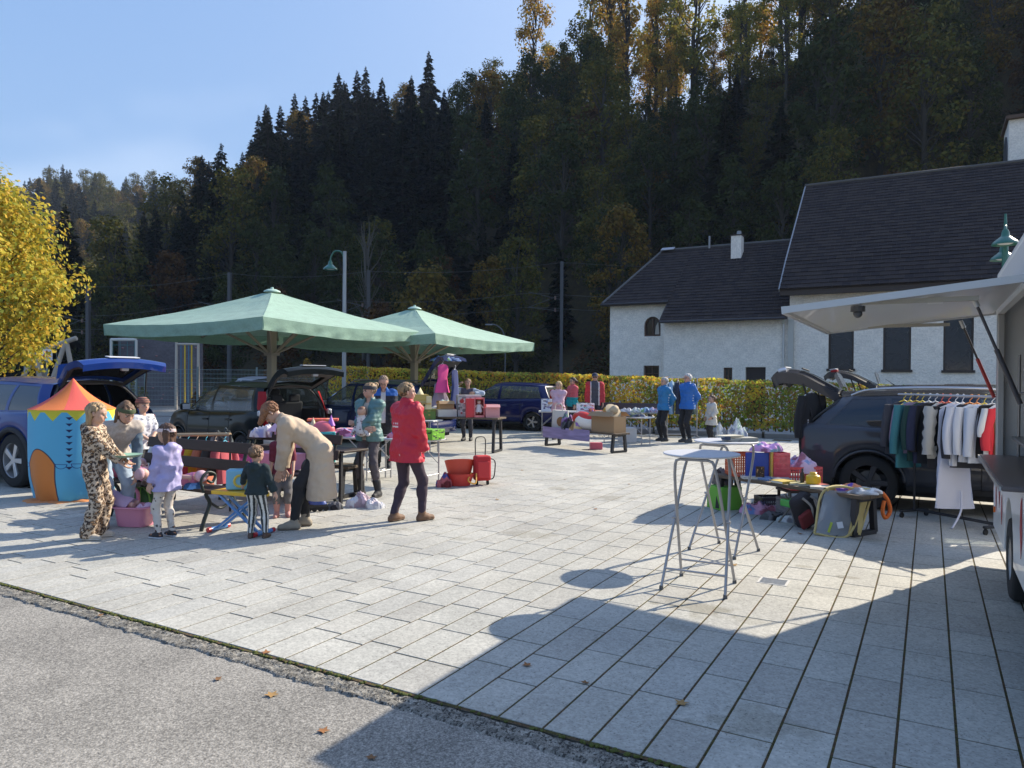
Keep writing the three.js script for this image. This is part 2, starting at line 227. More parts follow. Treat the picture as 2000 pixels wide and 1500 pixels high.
// broadleaf: trunk + limbs, crown of leaf clumps on clusters at the limb ends
function broadleaf({ seed, h, crownLow, rad, leaves, size, palette, clusters = 34, sparse = 0, shape = 1 }) {
  const R = rng(seed), wood = [limb(V(0, -0.8, 0), V((R() - 0.5) * 0.6, h * 0.55, (R() - 0.5) * 0.6), h * 0.016 + 0.03, h * 0.009, R, 0.02)], top = V((R() - 0.5) * 0.8, h * 0.93, (R() - 0.5) * 0.8);
  wood.push(limb(V(0, h * 0.5, 0), top, h * 0.010, 0.02, R, 0.03));
  const cl = []; for (let i = 0; i < clusters; i++) { const t = Math.pow(R(), 0.85), y = lerp(crownLow, h, t), prof = Math.pow(Math.sin(Math.PI * clamp(0.12 + 0.86 * t, 0, 1)), 0.65 * shape) * rad, a = R() * 6.283, q = prof * Math.sqrt(0.15 + 0.85 * R()); cl.push(V(Math.cos(a) * q, y, Math.sin(a) * q)); }
  for (const c of cl) if (R() < 0.7) wood.push(limb(V(0, Math.max(crownLow * 0.8, c.y - c.length() * 0.12 - rad * (0.3 + R() * 0.4)), 0), c, h * 0.004 + 0.012, 0.008, R, 0.05));
  const P = [], N = [], C = [];
  for (let i = 0; i < leaves; i++) {
    const c = cl[Math.floor(R() * cl.length)], cr = rad * (0.24 + 0.16 * ((c.x * 7.3 + c.z * 3.1 + 100) % 1)), d = V(R() - 0.5, (R() - 0.5) * 0.75, R() - 0.5).normalize().multiplyScalar(cr * Math.cbrt(R()) * (1 + sparse * R()));
    const p = c.clone().add(d), n = d.clone().normalize().add(V((R() - 0.5) * 1.6, R() * 0.9, (R() - 0.5) * 1.6)).normalize(), col = palette[Math.floor(R() * palette.length)], v = 0.86 + R() * 0.28;
    quadLeaf(P, N, C, p, n, size * (0.6 + R() * 0.7), col.map((k) => k * v), R);
  }
  return { trunk: M(wood), crown: leafGeo(P, N, C) };
}
function spruce({ seed, h, rad, whorls = 40, col }) {
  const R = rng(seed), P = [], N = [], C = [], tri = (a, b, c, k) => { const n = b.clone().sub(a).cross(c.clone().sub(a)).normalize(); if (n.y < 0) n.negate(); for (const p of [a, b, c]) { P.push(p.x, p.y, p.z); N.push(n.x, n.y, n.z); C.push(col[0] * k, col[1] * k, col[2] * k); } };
  for (let w = 0; w < whorls; w++) {
    const t = w / (whorls - 1), y = lerp(h * 0.1, h * 0.985, Math.pow(t, 0.9)), r = rad * Math.pow(1 - t, 0.8) * (0.6 + 0.55 * R()) + 0.22, nb = 7 + Math.floor(R() * 4), a0 = R() * 6;
    for (let k = 0; k < nb; k++) {
      const a = a0 + k / nb * 6.283 + (R() - 0.5) * 0.35, L = r * (0.5 + R() * 0.75), dir = V(Math.cos(a), 0, Math.sin(a)), side = V(-dir.z, 0, dir.x), dr = L * (0.22 + R() * 0.3), base = V(0, y + L * 0.12 + (R() - 0.5) * h / whorls * 1.3, 0), kk = 0.6 + R() * 0.8;
      const mid = base.clone().addScaledVector(dir, L * 0.55).add(V(0, -dr * 0.4, 0)), tip = base.clone().addScaledVector(dir, L).add(V(0, -dr, 0)), wd = L * 0.24 + 0.1;
      tri(base, mid.clone().addScaledVector(side, wd), mid.clone().addScaledVector(side, -wd), kk);
      tri(mid.clone().addScaledVector(side, wd * 1.1).add(V(0, -0.12, 0)), mid.clone().addScaledVector(side, -wd * 0.2), tip.clone().addScaledVector(side, wd * 0.5).add(V(0, -0.05, 0)), kk * 0.9);
      tri(mid.clone().addScaledVector(side, -wd * 1.1).add(V(0, -0.12, 0)), mid.clone().addScaledVector(side, wd * 0.2), tip.clone().addScaledVector(side, -wd * 0.4), kk * 1.05);
      tri(mid.clone().addScaledVector(side, wd * 0.5), mid.clone().addScaledVector(side, -wd * 0.5), tip, kk * 1.1);
      const hang = mid.clone().add(V(0, -0.35 - 0.25 * L * R(), 0)); tri(mid.clone().addScaledVector(dir, -L * 0.2), mid.clone().addScaledVector(dir, L * 0.3), hang, kk * 0.8);
    }
  }
  return { trunk: lathe([[0.02 * h * 0.5 + 0.05, -0.8], [0.012 * h, h * 0.2], [0.006 * h, h * 0.6], [0.01, h]], 7), crown: leafGeo(P, N, C) };
}
const bark = mat([0.045, 0.038, 0.03], 0.95), paleBark = mat([0.1, 0.09, 0.075], 0.95);
const leafMat = (t = 0.3) => mat(0xffffff, 0.85, { vertexColors: true, side: THREE.DoubleSide, transmission: t, thickness: 0, specularIntensity: 0.15 });
const needle = mat(0xffffff, 0.9, { specularIntensity: 0.2, vertexColors: true, side: THREE.DoubleSide });
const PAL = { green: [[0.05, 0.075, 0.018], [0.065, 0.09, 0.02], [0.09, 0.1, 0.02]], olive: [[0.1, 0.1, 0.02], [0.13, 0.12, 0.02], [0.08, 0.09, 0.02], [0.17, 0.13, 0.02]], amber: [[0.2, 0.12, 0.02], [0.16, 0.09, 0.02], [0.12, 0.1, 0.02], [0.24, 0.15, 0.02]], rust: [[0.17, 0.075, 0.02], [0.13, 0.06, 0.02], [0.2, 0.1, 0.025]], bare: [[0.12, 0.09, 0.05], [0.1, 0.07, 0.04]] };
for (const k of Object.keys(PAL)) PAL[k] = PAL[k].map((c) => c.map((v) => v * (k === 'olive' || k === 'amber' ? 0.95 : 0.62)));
const treeKinds = [];
function treeKind(name, label, geo, cm, tm, h) { const g = new THREE.Group(); part('trunk', geo.trunk, tm, g); part('crown', geo.crown, cm, g); treeKinds.push({ g, name, label, h, geo, cm, tm }); }
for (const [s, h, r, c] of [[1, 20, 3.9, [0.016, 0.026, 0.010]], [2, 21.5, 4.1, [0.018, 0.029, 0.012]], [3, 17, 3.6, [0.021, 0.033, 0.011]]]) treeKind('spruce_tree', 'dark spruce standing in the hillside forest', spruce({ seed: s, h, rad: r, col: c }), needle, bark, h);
for (const [s, h, r, p, l] of [[11, 19, 3.6, 'green', 'dull green broadleaf tree in the hillside forest'], [12, 21, 3.8, 'olive', 'olive green broadleaf tree in the hillside forest'], [13, 18, 3.4, 'amber', 'amber autumn tree in the hillside forest'], [14, 14, 3.0, 'rust', 'rusty brown autumn tree in the hillside forest']])
  treeKind('broadleaf_tree', l, broadleaf({ seed: s, h, crownLow: h * 0.22, rad: r, leaves: 4300, size: 0.2, palette: PAL[p], clusters: 54 }), leafMat(), bark, h);
for (const [s, h, p] of [[15, 25, 'olive'], [16, 27, 'amber']]) treeKind('tall_ridge_tree', 'tall loose crowned tree with bare trunk on the ridge', broadleaf({ seed: s, h, crownLow: h * 0.3, rad: 3.2, leaves: 3000, size: 0.22, palette: PAL[p].map((c) => c.map((v) => v * 2.4)), clusters: 46, sparse: 0.5 }), leafMat(0.5), bark, h);
treeKind('bare_tree', 'almost leafless pale tree in the hillside forest', broadleaf({ seed: 17, h: 15, crownLow: 4, rad: 1.8, leaves: 260, size: 0.13, palette: PAL.bare, clusters: 60, sparse: 0.4 }), leafMat(), paleBark, 15);
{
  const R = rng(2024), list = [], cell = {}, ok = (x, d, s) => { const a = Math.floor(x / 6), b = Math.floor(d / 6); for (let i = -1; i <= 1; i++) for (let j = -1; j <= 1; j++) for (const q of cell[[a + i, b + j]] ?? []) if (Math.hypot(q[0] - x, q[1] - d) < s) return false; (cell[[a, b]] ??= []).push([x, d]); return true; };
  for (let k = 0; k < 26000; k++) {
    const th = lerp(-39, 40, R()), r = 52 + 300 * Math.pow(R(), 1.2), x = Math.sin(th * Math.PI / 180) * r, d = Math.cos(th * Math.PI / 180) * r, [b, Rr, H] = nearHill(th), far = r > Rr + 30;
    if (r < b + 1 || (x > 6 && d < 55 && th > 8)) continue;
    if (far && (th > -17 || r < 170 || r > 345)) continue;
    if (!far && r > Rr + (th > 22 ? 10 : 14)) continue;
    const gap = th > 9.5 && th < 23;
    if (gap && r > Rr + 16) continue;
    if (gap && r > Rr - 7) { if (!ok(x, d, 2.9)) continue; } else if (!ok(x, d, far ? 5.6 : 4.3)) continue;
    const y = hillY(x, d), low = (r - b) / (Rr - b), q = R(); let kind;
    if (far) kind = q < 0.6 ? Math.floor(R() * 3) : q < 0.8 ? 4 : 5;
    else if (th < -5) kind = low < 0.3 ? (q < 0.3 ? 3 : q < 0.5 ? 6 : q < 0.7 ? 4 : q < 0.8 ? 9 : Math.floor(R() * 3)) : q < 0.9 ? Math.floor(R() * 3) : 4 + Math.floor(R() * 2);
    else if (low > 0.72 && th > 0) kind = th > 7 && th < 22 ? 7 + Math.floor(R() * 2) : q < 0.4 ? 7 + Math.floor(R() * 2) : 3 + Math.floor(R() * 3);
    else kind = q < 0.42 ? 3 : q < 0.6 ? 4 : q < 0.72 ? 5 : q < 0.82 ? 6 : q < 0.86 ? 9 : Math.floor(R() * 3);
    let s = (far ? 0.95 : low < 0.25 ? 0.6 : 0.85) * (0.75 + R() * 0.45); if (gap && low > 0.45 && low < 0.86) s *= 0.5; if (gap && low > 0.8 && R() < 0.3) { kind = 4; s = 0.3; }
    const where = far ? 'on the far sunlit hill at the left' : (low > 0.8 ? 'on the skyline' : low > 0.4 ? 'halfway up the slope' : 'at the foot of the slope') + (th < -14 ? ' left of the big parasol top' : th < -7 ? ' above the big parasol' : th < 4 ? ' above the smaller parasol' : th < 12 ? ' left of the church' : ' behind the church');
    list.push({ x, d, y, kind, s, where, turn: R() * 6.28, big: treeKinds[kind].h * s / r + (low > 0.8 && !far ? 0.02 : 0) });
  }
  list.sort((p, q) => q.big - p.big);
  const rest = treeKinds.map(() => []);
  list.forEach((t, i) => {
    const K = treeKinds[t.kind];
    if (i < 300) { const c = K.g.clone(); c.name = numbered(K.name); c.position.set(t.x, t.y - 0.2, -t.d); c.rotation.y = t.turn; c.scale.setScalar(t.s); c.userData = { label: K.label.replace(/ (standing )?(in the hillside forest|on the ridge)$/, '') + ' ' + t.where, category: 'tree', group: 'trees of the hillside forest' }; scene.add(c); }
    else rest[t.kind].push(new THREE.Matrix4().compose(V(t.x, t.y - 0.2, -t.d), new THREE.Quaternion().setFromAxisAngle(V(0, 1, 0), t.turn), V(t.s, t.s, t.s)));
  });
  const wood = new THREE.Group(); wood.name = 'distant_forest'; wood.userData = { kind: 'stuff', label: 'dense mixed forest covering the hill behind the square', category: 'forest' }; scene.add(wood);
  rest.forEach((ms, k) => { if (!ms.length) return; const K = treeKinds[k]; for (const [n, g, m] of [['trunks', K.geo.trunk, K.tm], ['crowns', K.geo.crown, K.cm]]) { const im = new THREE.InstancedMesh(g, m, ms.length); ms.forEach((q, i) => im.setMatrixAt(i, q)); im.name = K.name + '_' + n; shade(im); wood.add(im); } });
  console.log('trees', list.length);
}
// understory: low scrub along the foot and over the slope
{
  const R = rng(9), P = [], N = [], C = [];
  for (let i = 0; i < 420; i++) { const th = i < 200 ? lerp(-34, 36, R()) : lerp(8, 24, R()), [b, Rr] = nearHill(th), r = i < 200 ? b + 1 + Math.pow(R(), 1.6) * (Rr - b) * 0.8 : lerp(b + 15, Rr + 2, Math.sqrt(R())), x0 = Math.sin(th * Math.PI / 180) * r, d0 = Math.cos(th * Math.PI / 180) * r, s = 0.8 + R() * 1.4, pal = [PAL.green, PAL.olive, PAL.rust, PAL.green][Math.floor(R() * 4)]; if (x0 > 6 && d0 < 52) continue;
    for (let k = 0; k < 190; k++) { const v = V(R() - 0.5, R() * 0.6, R() - 0.5).normalize().multiplyScalar(s * Math.cbrt(R())), x = x0 + v.x * 1.3, d = d0 + v.z * 1.3, n = v.clone().normalize().add(V(0, 0.6, 0)).normalize(); quadLeaf(P, N, C, V(x, hillY(x, d) + v.y * 1.1 + 0.1, -d), n, 0.16, pal[Math.floor(R() * pal.length)], R); } }
  const o = single('undergrowth', leafGeo(P, N, C), leafMat(), 'low scrub and brambles under the hillside trees', 'undergrowth'); o.userData.kind = 'stuff';
}
// lone trees that stand out
{
  const G = (name, label, x, d, spec, cm, tm) => { const t = thing(name, label, 'tree', [x, hillY(x, d) > 0 ? hillY(x, d) - 0.2 : 0, d]); const g = broadleaf(spec); part('trunk', g.trunk, tm, t); part('crown', g.crown, cm, t); return t; };
  G('maple_tree', 'golden yellow maple beside the playground at the left', -13.5, 18.4, { seed: 31, h: 6.4, crownLow: 1.9, rad: 2.15, leaves: 30000, size: 0.058, palette: [[0.54, 0.43, 0.05], [0.62, 0.48, 0.07], [0.42, 0.39, 0.05], [0.28, 0.32, 0.06], [0.62, 0.4, 0.05], [0.5, 0.42, 0.05]], clusters: 130, shape: 0.9 }, leafMat(0.45), bark);
  G('golden_tree', 'bushy golden brown tree at the foot of the slope above the smaller parasol', -7.2, 62, { seed: 32, h: 10.5, crownLow: 1.2, rad: 3.6, leaves: 6500, size: 0.17, palette: [[0.2, 0.13, 0.02], [0.24, 0.16, 0.025], [0.16, 0.12, 0.02], [0.12, 0.1, 0.02]], clusters: 80 }, leafMat(0.4), bark);
  G('rusty_tree', 'smaller rusty brown tree left of the golden brown tree', -11.2, 61, { seed: 33, h: 7.6, crownLow: 1, rad: 2.4, leaves: 3000, size: 0.16, palette: PAL.rust, clusters: 50 }, leafMat(0.4), bark);
  G('pale_bare_tree', 'tall pale leafless tree at the foot of the dark slope', -12.6, 64, { seed: 34, h: 16, crownLow: 5, rad: 1.9, leaves: 200, size: 0.1, palette: PAL.bare, clusters: 80, sparse: 0.3 }, leafMat(0.3), paleBark);
}
// ---------- church ----------
const tileGeoCache = {};
{
  const T = thing('church', 'white rendered church with steep dark tiled roofs behind the hedge', 'church', [9.6, 0, 33], yawX(AV[0], AV[1]));   // local x along the front, -z to the back
  const wallTex = gray(512, 101, [[128, 26], [40, 20], [8, 14]], 242); wallTex.repeat.set(0.5, 0.5);
  const wb = (() => { const a = tileNoise(512, 24, 111), b = tileNoise(512, 150, 112), c = tileNoise(512, 60, 113); return noiseTex(512, (i, j) => { const row = Math.sin((j + (a(i, j) - 0.5) * 34) * 0.30), v = clamp(110 + row * 55 * c(i, j) * 1.6 + (b(i, j) - 0.5) * 70, 0, 255); return [v, v, v]; }, false); })(); wb.repeat.set(0.28, 0.28);
  const plaster = mat([0.95, 0.86, 0.75], 0.95, { map: wallTex, bumpMap: wb, bumpScale: 0.013 }), roofM = [[0.036, 0.028, 0.028], [0.044, 0.034, 0.032], [0.030, 0.024, 0.025]].map((c) => mat(c, 0.85, { specularIntensity: 0.35 })), trim = mat([0.05, 0.035, 0.028], 0.7), zinc = mat([0.3, 0.3, 0.3], 0.5, { metalness: 0.6 });
  // walls with real openings; polygons in the wall plane, extruded back
  const wall = (outline, holes, z, turn = 0, name = 'wall') => { const s = new THREE.Shape(outline.map((p) => new THREE.Vector2(...p))); for (const h of holes) s.holes.push(new THREE.Path(h.map((p) => new THREE.Vector2(...p)))); const g = new THREE.ExtrudeGeometry(s, { depth: 0.4, bevelEnabled: false, curveSegments: 8 }); g.translate(0, 0, -0.4); g.rotateY(turn); g.translate(...z); return part(name, g, plaster, T); };
  const rect = (x0, x1, y0, y1) => [[x0, y0], [x1, y0], [x1, y1], [x0, y1]], arch = (x0, x1, y0, y1) => { const r = (x1 - x0) / 2, p = [[x0, y0], [x1, y0]]; for (let i = 0; i <= 10; i++) { const a = i / 10 * Math.PI; p.push([(x0 + x1) / 2 + Math.cos(a) * r, y1 - r + Math.sin(a) * r]); } return p; };
  const bigW = [rect(4.2, 5.17, 2.2, 4.6), rect(6.25, 7.25, 2.16, 4.6), rect(8.36, 9.37, 2.14, 4.6), rect(10.5, 11.5, 2.14, 4.6)];
  wall(rect(2.65, 13.5, -0.5, 5.75), bigW, [0, 0, 0]);
  wall([[0, -0.5], [12.6, -0.5], [12.6, 5.6], [6.1, 11.2], [0, 6.1]], [], [3.05, 0, -0.405], Math.PI / 2, 'gable_wall');
  wall(rect(-2.9, 2.65, -0.5, 4.5), [rect(-0.14, 0.25, 1.5, 2.25), rect(0.82, 1.68, 0.2, 2.27)], [0, 0, 0.004]);
  wall(rect(-6.08, -2.9, -0.5, 5.5), [arch(-4.29, -3.46, 3.8, 4.76), rect(-4.3, -3.52, 1.6, 2.37)], [0, 0, -1.2]);
  wall(rect(0, 7.59, -0.5, 5.5), [], [-6.08, 0, -9.2], -Math.PI / 2, 'side_wall');
  part('wing_return', box(0.4, 5.2, 1.2, -2.7, 2.1, -0.8), plaster, T);
  // windows
  const glass = mat([0.02, 0.02, 0.025], 0.12, { specularIntensity: 0.8 });
  const lead = (x0, x1, y0, y1, z, seed) => { const R = rng(seed), w = part('window', M(box(0.07, y1 - y0, 0.1, x0 + 0.035, (y0 + y1) / 2, z), box(0.07, y1 - y0, 0.1, x1 - 0.035, (y0 + y1) / 2, z), box(x1 - x0 - 0.14, 0.07, 0.1, (x0 + x1) / 2, y1 - 0.035, z)), trim, T); part('pane', box(x1 - x0 - 0.14, y1 - y0 - 0.07, 0.02, (x0 + x1) / 2, (y0 + y1) / 2 - 0.035, z - 0.02), glass, w); part('sill', box(x1 - x0 + 0.12, 0.1, 0.22, (x0 + x1) / 2, y0 - 0.05, z + 0.12), trim, w);
    const bars = []; for (let i = 0; i < 46; i++) { const a = [x0 + 0.08 + R() * (x1 - x0 - 0.16), y0 + R() * (y1 - y0 - 0.1)], an = R() * 3.14, L = 0.1 + R() * 0.25, b = [clamp(a[0] + Math.cos(an) * L, x0 + 0.08, x1 - 0.08), clamp(a[1] + Math.sin(an) * L, y0 + 0.02, y1 - 0.08)]; bars.push(bar([a[0], a[1], z], [b[0], b[1], z], 0.009, 5)); } part('leading', M(bars), mat([0.12, 0.11, 0.11], 0.6, { metalness: 0.3 }), w); };
  bigW.forEach((r, i) => lead(r[0][0], r[1][0], r[0][1], r[2][1], -0.14, 40 + i));
  const casement = (x0, x1, y0, y1, z, name = 'window') => { const w = part(name, M(box(0.07, y1 - y0, 0.08, x0 + 0.035, (y0 + y1) / 2, z), box(0.07, y1 - y0, 0.08, x1 - 0.035, (y0 + y1) / 2, z), box(x1 - x0 - 0.14, 0.07, 0.08, (x0 + x1) / 2, y1 - 0.035, z), box(x1 - x0 - 0.14, 0.07, 0.08, (x0 + x1) / 2, y0 + 0.035, z), box(0.05, y1 - y0 - 0.14, 0.06, (x0 + x1) / 2, (y0 + y1) / 2, z), box(x1 - x0 - 0.14, 0.03, 0.05, (x0 + x1) / 2, (y0 + y1) / 2, z)), mat([0.1, 0.05, 0.03], 0.6), T); for (const s of [-1, 1]) part('pane', box((x1 - x0) / 2 - 0.1, y1 - y0 - 0.14, 0.012, (x0 + x1) / 2 + s * (x1 - x0 - 0.05) / 4, (y0 + y1) / 2, z - 0.02), glass, w); return w; };
  casement(-4.3, -3.52, 1.6, 2.37, -1.36); casement(-0.14, 0.25, 1.5, 2.25, -0.15);
  { const r = 0.415, cx = -3.875, w = part('arched_window', M(new THREE.TorusGeometry(r - 0.035, 0.045, 6, 16, Math.PI).translate(cx, 4.345, -1.34), box(0.08, 0.55, 0.09, cx - 0.38, 4.07, -1.34), box(0.08, 0.55, 0.09, cx + 0.38, 4.07, -1.34), box(0.68, 0.07, 0.09, cx, 3.835, -1.34), box(0.05, 0.85, 0.07, cx, 4.25, -1.34)), mat([0.1, 0.05, 0.03], 0.6), T); part('pane', extrude(arch(cx - 0.36, cx + 0.36, 3.85, 4.7), 0.01, 0, 0, 0, -1.38), glass, w); part('curtain', extrude([[cx + 0.08, 3.9], [cx + 0.3, 3.9], [cx + 0.24, 4.5], [cx + 0.12, 4.3]], 0.006, 0, 0, 0, -1.366), mat(0xb9b0a4, 0.9), w); }
  { const w = part('door', box(0.86, 2.06, 0.08, 1.25, 1.23, -0.2), mat([0.035, 0.022, 0.018], 0.6), T); part('handle', box(0.12, 0.03, 0.05, 1.55, 1.2, -0.14), zinc, w); }
  // roof planes made of courses of tiles: each course a row of separate tiles
  const R = rng(303);
  function tiledPlane(name, A, B, C, D, rows, tw, cap) {   // A,B eave left/right, D,C ridge left/right
    const a = V(...A), b = V(...B), c = V(...C), d = V(...D), nrm = b.clone().sub(a).cross(d.clone().sub(a)).normalize(); if (nrm.y < 0) nrm.negate();
    const deck = new THREE.BufferGeometry().setFromPoints([a, b, c, a, c, d].map((p) => p.clone().addScaledVector(nrm, -0.06))); deck.computeVertexNormals(); const roof = part(name, deck, trim, T);
    const gs = [[], [], []]; let n = 0;
    for (let r = 0; r < rows; r++) { const t0 = r / rows, t1 = (r + 1.25) / rows, l0 = a.clone().lerp(d, t0), r0 = b.clone().lerp(c, t0), l1 = a.clone().lerp(d, Math.min(1, t1)), r1 = b.clone().lerp(c, Math.min(1, t1)), L = l0.distanceTo(r0), k = Math.max(1, Math.round(L / tw)), off = r % 2 ? 0.5 : 0;
      for (let i = -off; i < k; i++) { const s0 = clamp((i + 0.02) / k, 0, 1), s1 = clamp((i + 0.98) / k, 0, 1); if (s1 - s0 < 0.15 / k) continue; const up = 0.028 + R() * 0.012, p = [l0.clone().lerp(r0, s0).addScaledVector(nrm, up), l0.clone().lerp(r0, s1).addScaledVector(nrm, up), l1.clone().lerp(r1, s1), l1.clone().lerp(r1, s0)], q = p.slice(0, 2).map((v) => v.clone().addScaledVector(nrm, -0.035));
        const P = []; for (const [x, y, z] of [[0, 1, 2], [0, 2, 3]]) P.push(p[x], p[y], p[z]); P.push(q[0], q[1], p[1], q[0], p[1], p[0]); const g = new THREE.BufferGeometry().setFromPoints(P); g.computeVertexNormals(); const km = Math.floor(R() * 3); if (r >= rows - (cap ?? 0)) part('roof_tile', M(g), roofM[km], roof); else gs[km].push(g); } }
    gs.forEach((list, i) => { if (list.length) { const o = part('roof_tiles', M(list), roofM[i], roof); o.userData.kind = 'stuff'; } });
    return roof;
  }
  // nave: flared eave then steep slope
  tiledPlane('roof', [2.35, 5.55, 0.75], [13.7, 5.55, 0.75], [13.7, 6.9, -0.75], [2.35, 6.9, -0.75], 7, 0.34, 7);
  tiledPlane('roof', [2.35, 6.9, -0.75], [13.7, 6.9, -0.75], [13.7, 11.55, -6.5], [2.35, 11.55, -6.5], 27, 0.34, 2);
  tiledPlane('roof', [13.7, 5.55, -13.75], [2.35, 5.55, -13.75], [2.35, 11.55, -6.5], [13.7, 11.55, -6.5], 20, 0.5);
  part('verge_board', M(beam([2.33, 5.5, 0.72], [2.33, 6.86, -0.78], 0.06, 0.14), beam([2.33, 6.86, -0.78], [2.33, 11.5, -6.5], 0.06, 0.16)), zinc, T);
  part('ridge_cap', bar([2.3, 11.57, -6.5], [13.7, 11.57, -6.5], 0.09, 8), mat([0.09, 0.08, 0.07], 0.8), T);
  // lower building, protruding front with low eave, wing with hip
  tiledPlane('roof', [-2.95, 4.42, 0.45], [2.6, 4.42, 0.45], [2.3, 8.6, -5], [-2.95, 8.6, -5], 26, 0.3);
  tiledPlane('roof', [-6.35, 5.45, -0.85], [-2.95, 5.45, -0.85], [-2.95, 8.6, -5.0], [-4.6, 8.6, -5.0], 19, 0.3);
  tiledPlane('roof', [-6.35, 5.45, -9.2], [-6.35, 5.45, -0.85], [-4.6, 8.6, -5.0], [-4.6, 8.6, -5.02], 19, 0.3);
  tiledPlane('roof', [2.6, 5.4, -9.5], [-6.35, 5.4, -9.5], [-4.6, 8.6, -5.0], [2.3, 8.6, -5.0], 12, 0.5);
  part('ridge_cap', M(bar([-4.6, 8.62, -5], [2.3, 8.62, -5], 0.07, 8), bar([-6.35, 5.47, -0.85], [-4.6, 8.62, -5], 0.07, 8)), mat([0.1, 0.095, 0.09], 0.7), T);
  part('ridge_flashing', box(0.7, 0.03, 0.35, -4.3, 8.66, -4.85, 0.5, 0, 0), mat([0.35, 0.36, 0.38], 0.5, { metalness: 0.5 }), T);
  part('cheek_board', extrude([[0.42, 4.4], [-0.85, 5.42], [-1.2, 5.42], [-1.2, 4.5], [0.0, 4.35]], 0.06, 0, 0, 0, 0).applyMatrix4(new THREE.Matrix4().makeRotationY(-Math.PI / 2)).translate(-2.96, 0, 0), trim, T);
  part('eave_soffit', M(box(5.6, 0.14, 0.12, -0.17, 4.36, 0.46), box(3.4, 0.14, 0.12, -4.65, 5.38, -0.84), box(11.3, 0.26, 0.3, 8.0, 5.42, 0.5)), trim, T);
  part('gutter', M(bar([-2.95, 4.34, 0.55], [2.55, 4.34, 0.55], 0.06, 8), bar([-6.4, 5.4, -0.74], [-2.95, 5.4, -0.74], 0.05, 8)), mat([0.04, 0.035, 0.04], 0.5), T);
  part('downpipe', M(bar([2.42, 4.2, 0.08], [2.42, 0, 0.08], 0.05, 8), bar([2.5, 4.36, 0.5], [2.42, 4.15, 0.08], 0.045, 8)), mat([0.6, 0.58, 0.54], 0.6), T);
  part('wall_pier', box(0.22, 4.6, 0.14, 2.72, 2.0, 0.075), mat([0.5, 0.48, 0.43], 0.9), T);
  { const ch = part('chimney', box(0.5, 1.8, 0.56, -0.5, 7.95, -4.1), plaster, T); part('chimney_cap', box(0.58, 0.05, 0.64, -0.5, 8.88, -4.1), trim, ch); part('chimney_cowl', M(cyl(0.1, 0.13, 0.22, 10, -0.42, 9.0, -4.1)), zinc, ch); }
  part('vent_pipe', cyl(0.05, 0.05, 0.8, 8, -2.1, 8.75, -4.9), zinc, T);
  { const tw = part('tower', box(2.6, 10.4, 2.6, 12.5, 5.4, -10.3), mat([0.13, 0.085, 0.06], 0.9, { map: wallTex }), T); const bell = part('belfry', extrude([[11.3, 10.9], [13.7, 10.9], [13.9, 11.2], [13.9, 14.2], [11.1, 14.2], [11.1, 11.2]], 2.6, 0.02, 0, 0, -11.6), plaster, tw); part('clock_face', cyl(0.95, 0.95, 0.06, 28, 11.06, 12.8, -10.3, 0, 0, Math.PI / 2), mat([0.08, 0.08, 0.09], 0.5), tw); part('belfry_cornice', box(3.1, 0.16, 3.1, 12.5, 14.3, -10.3), mat([0.1, 0.06, 0.04], 0.8), tw); }
}
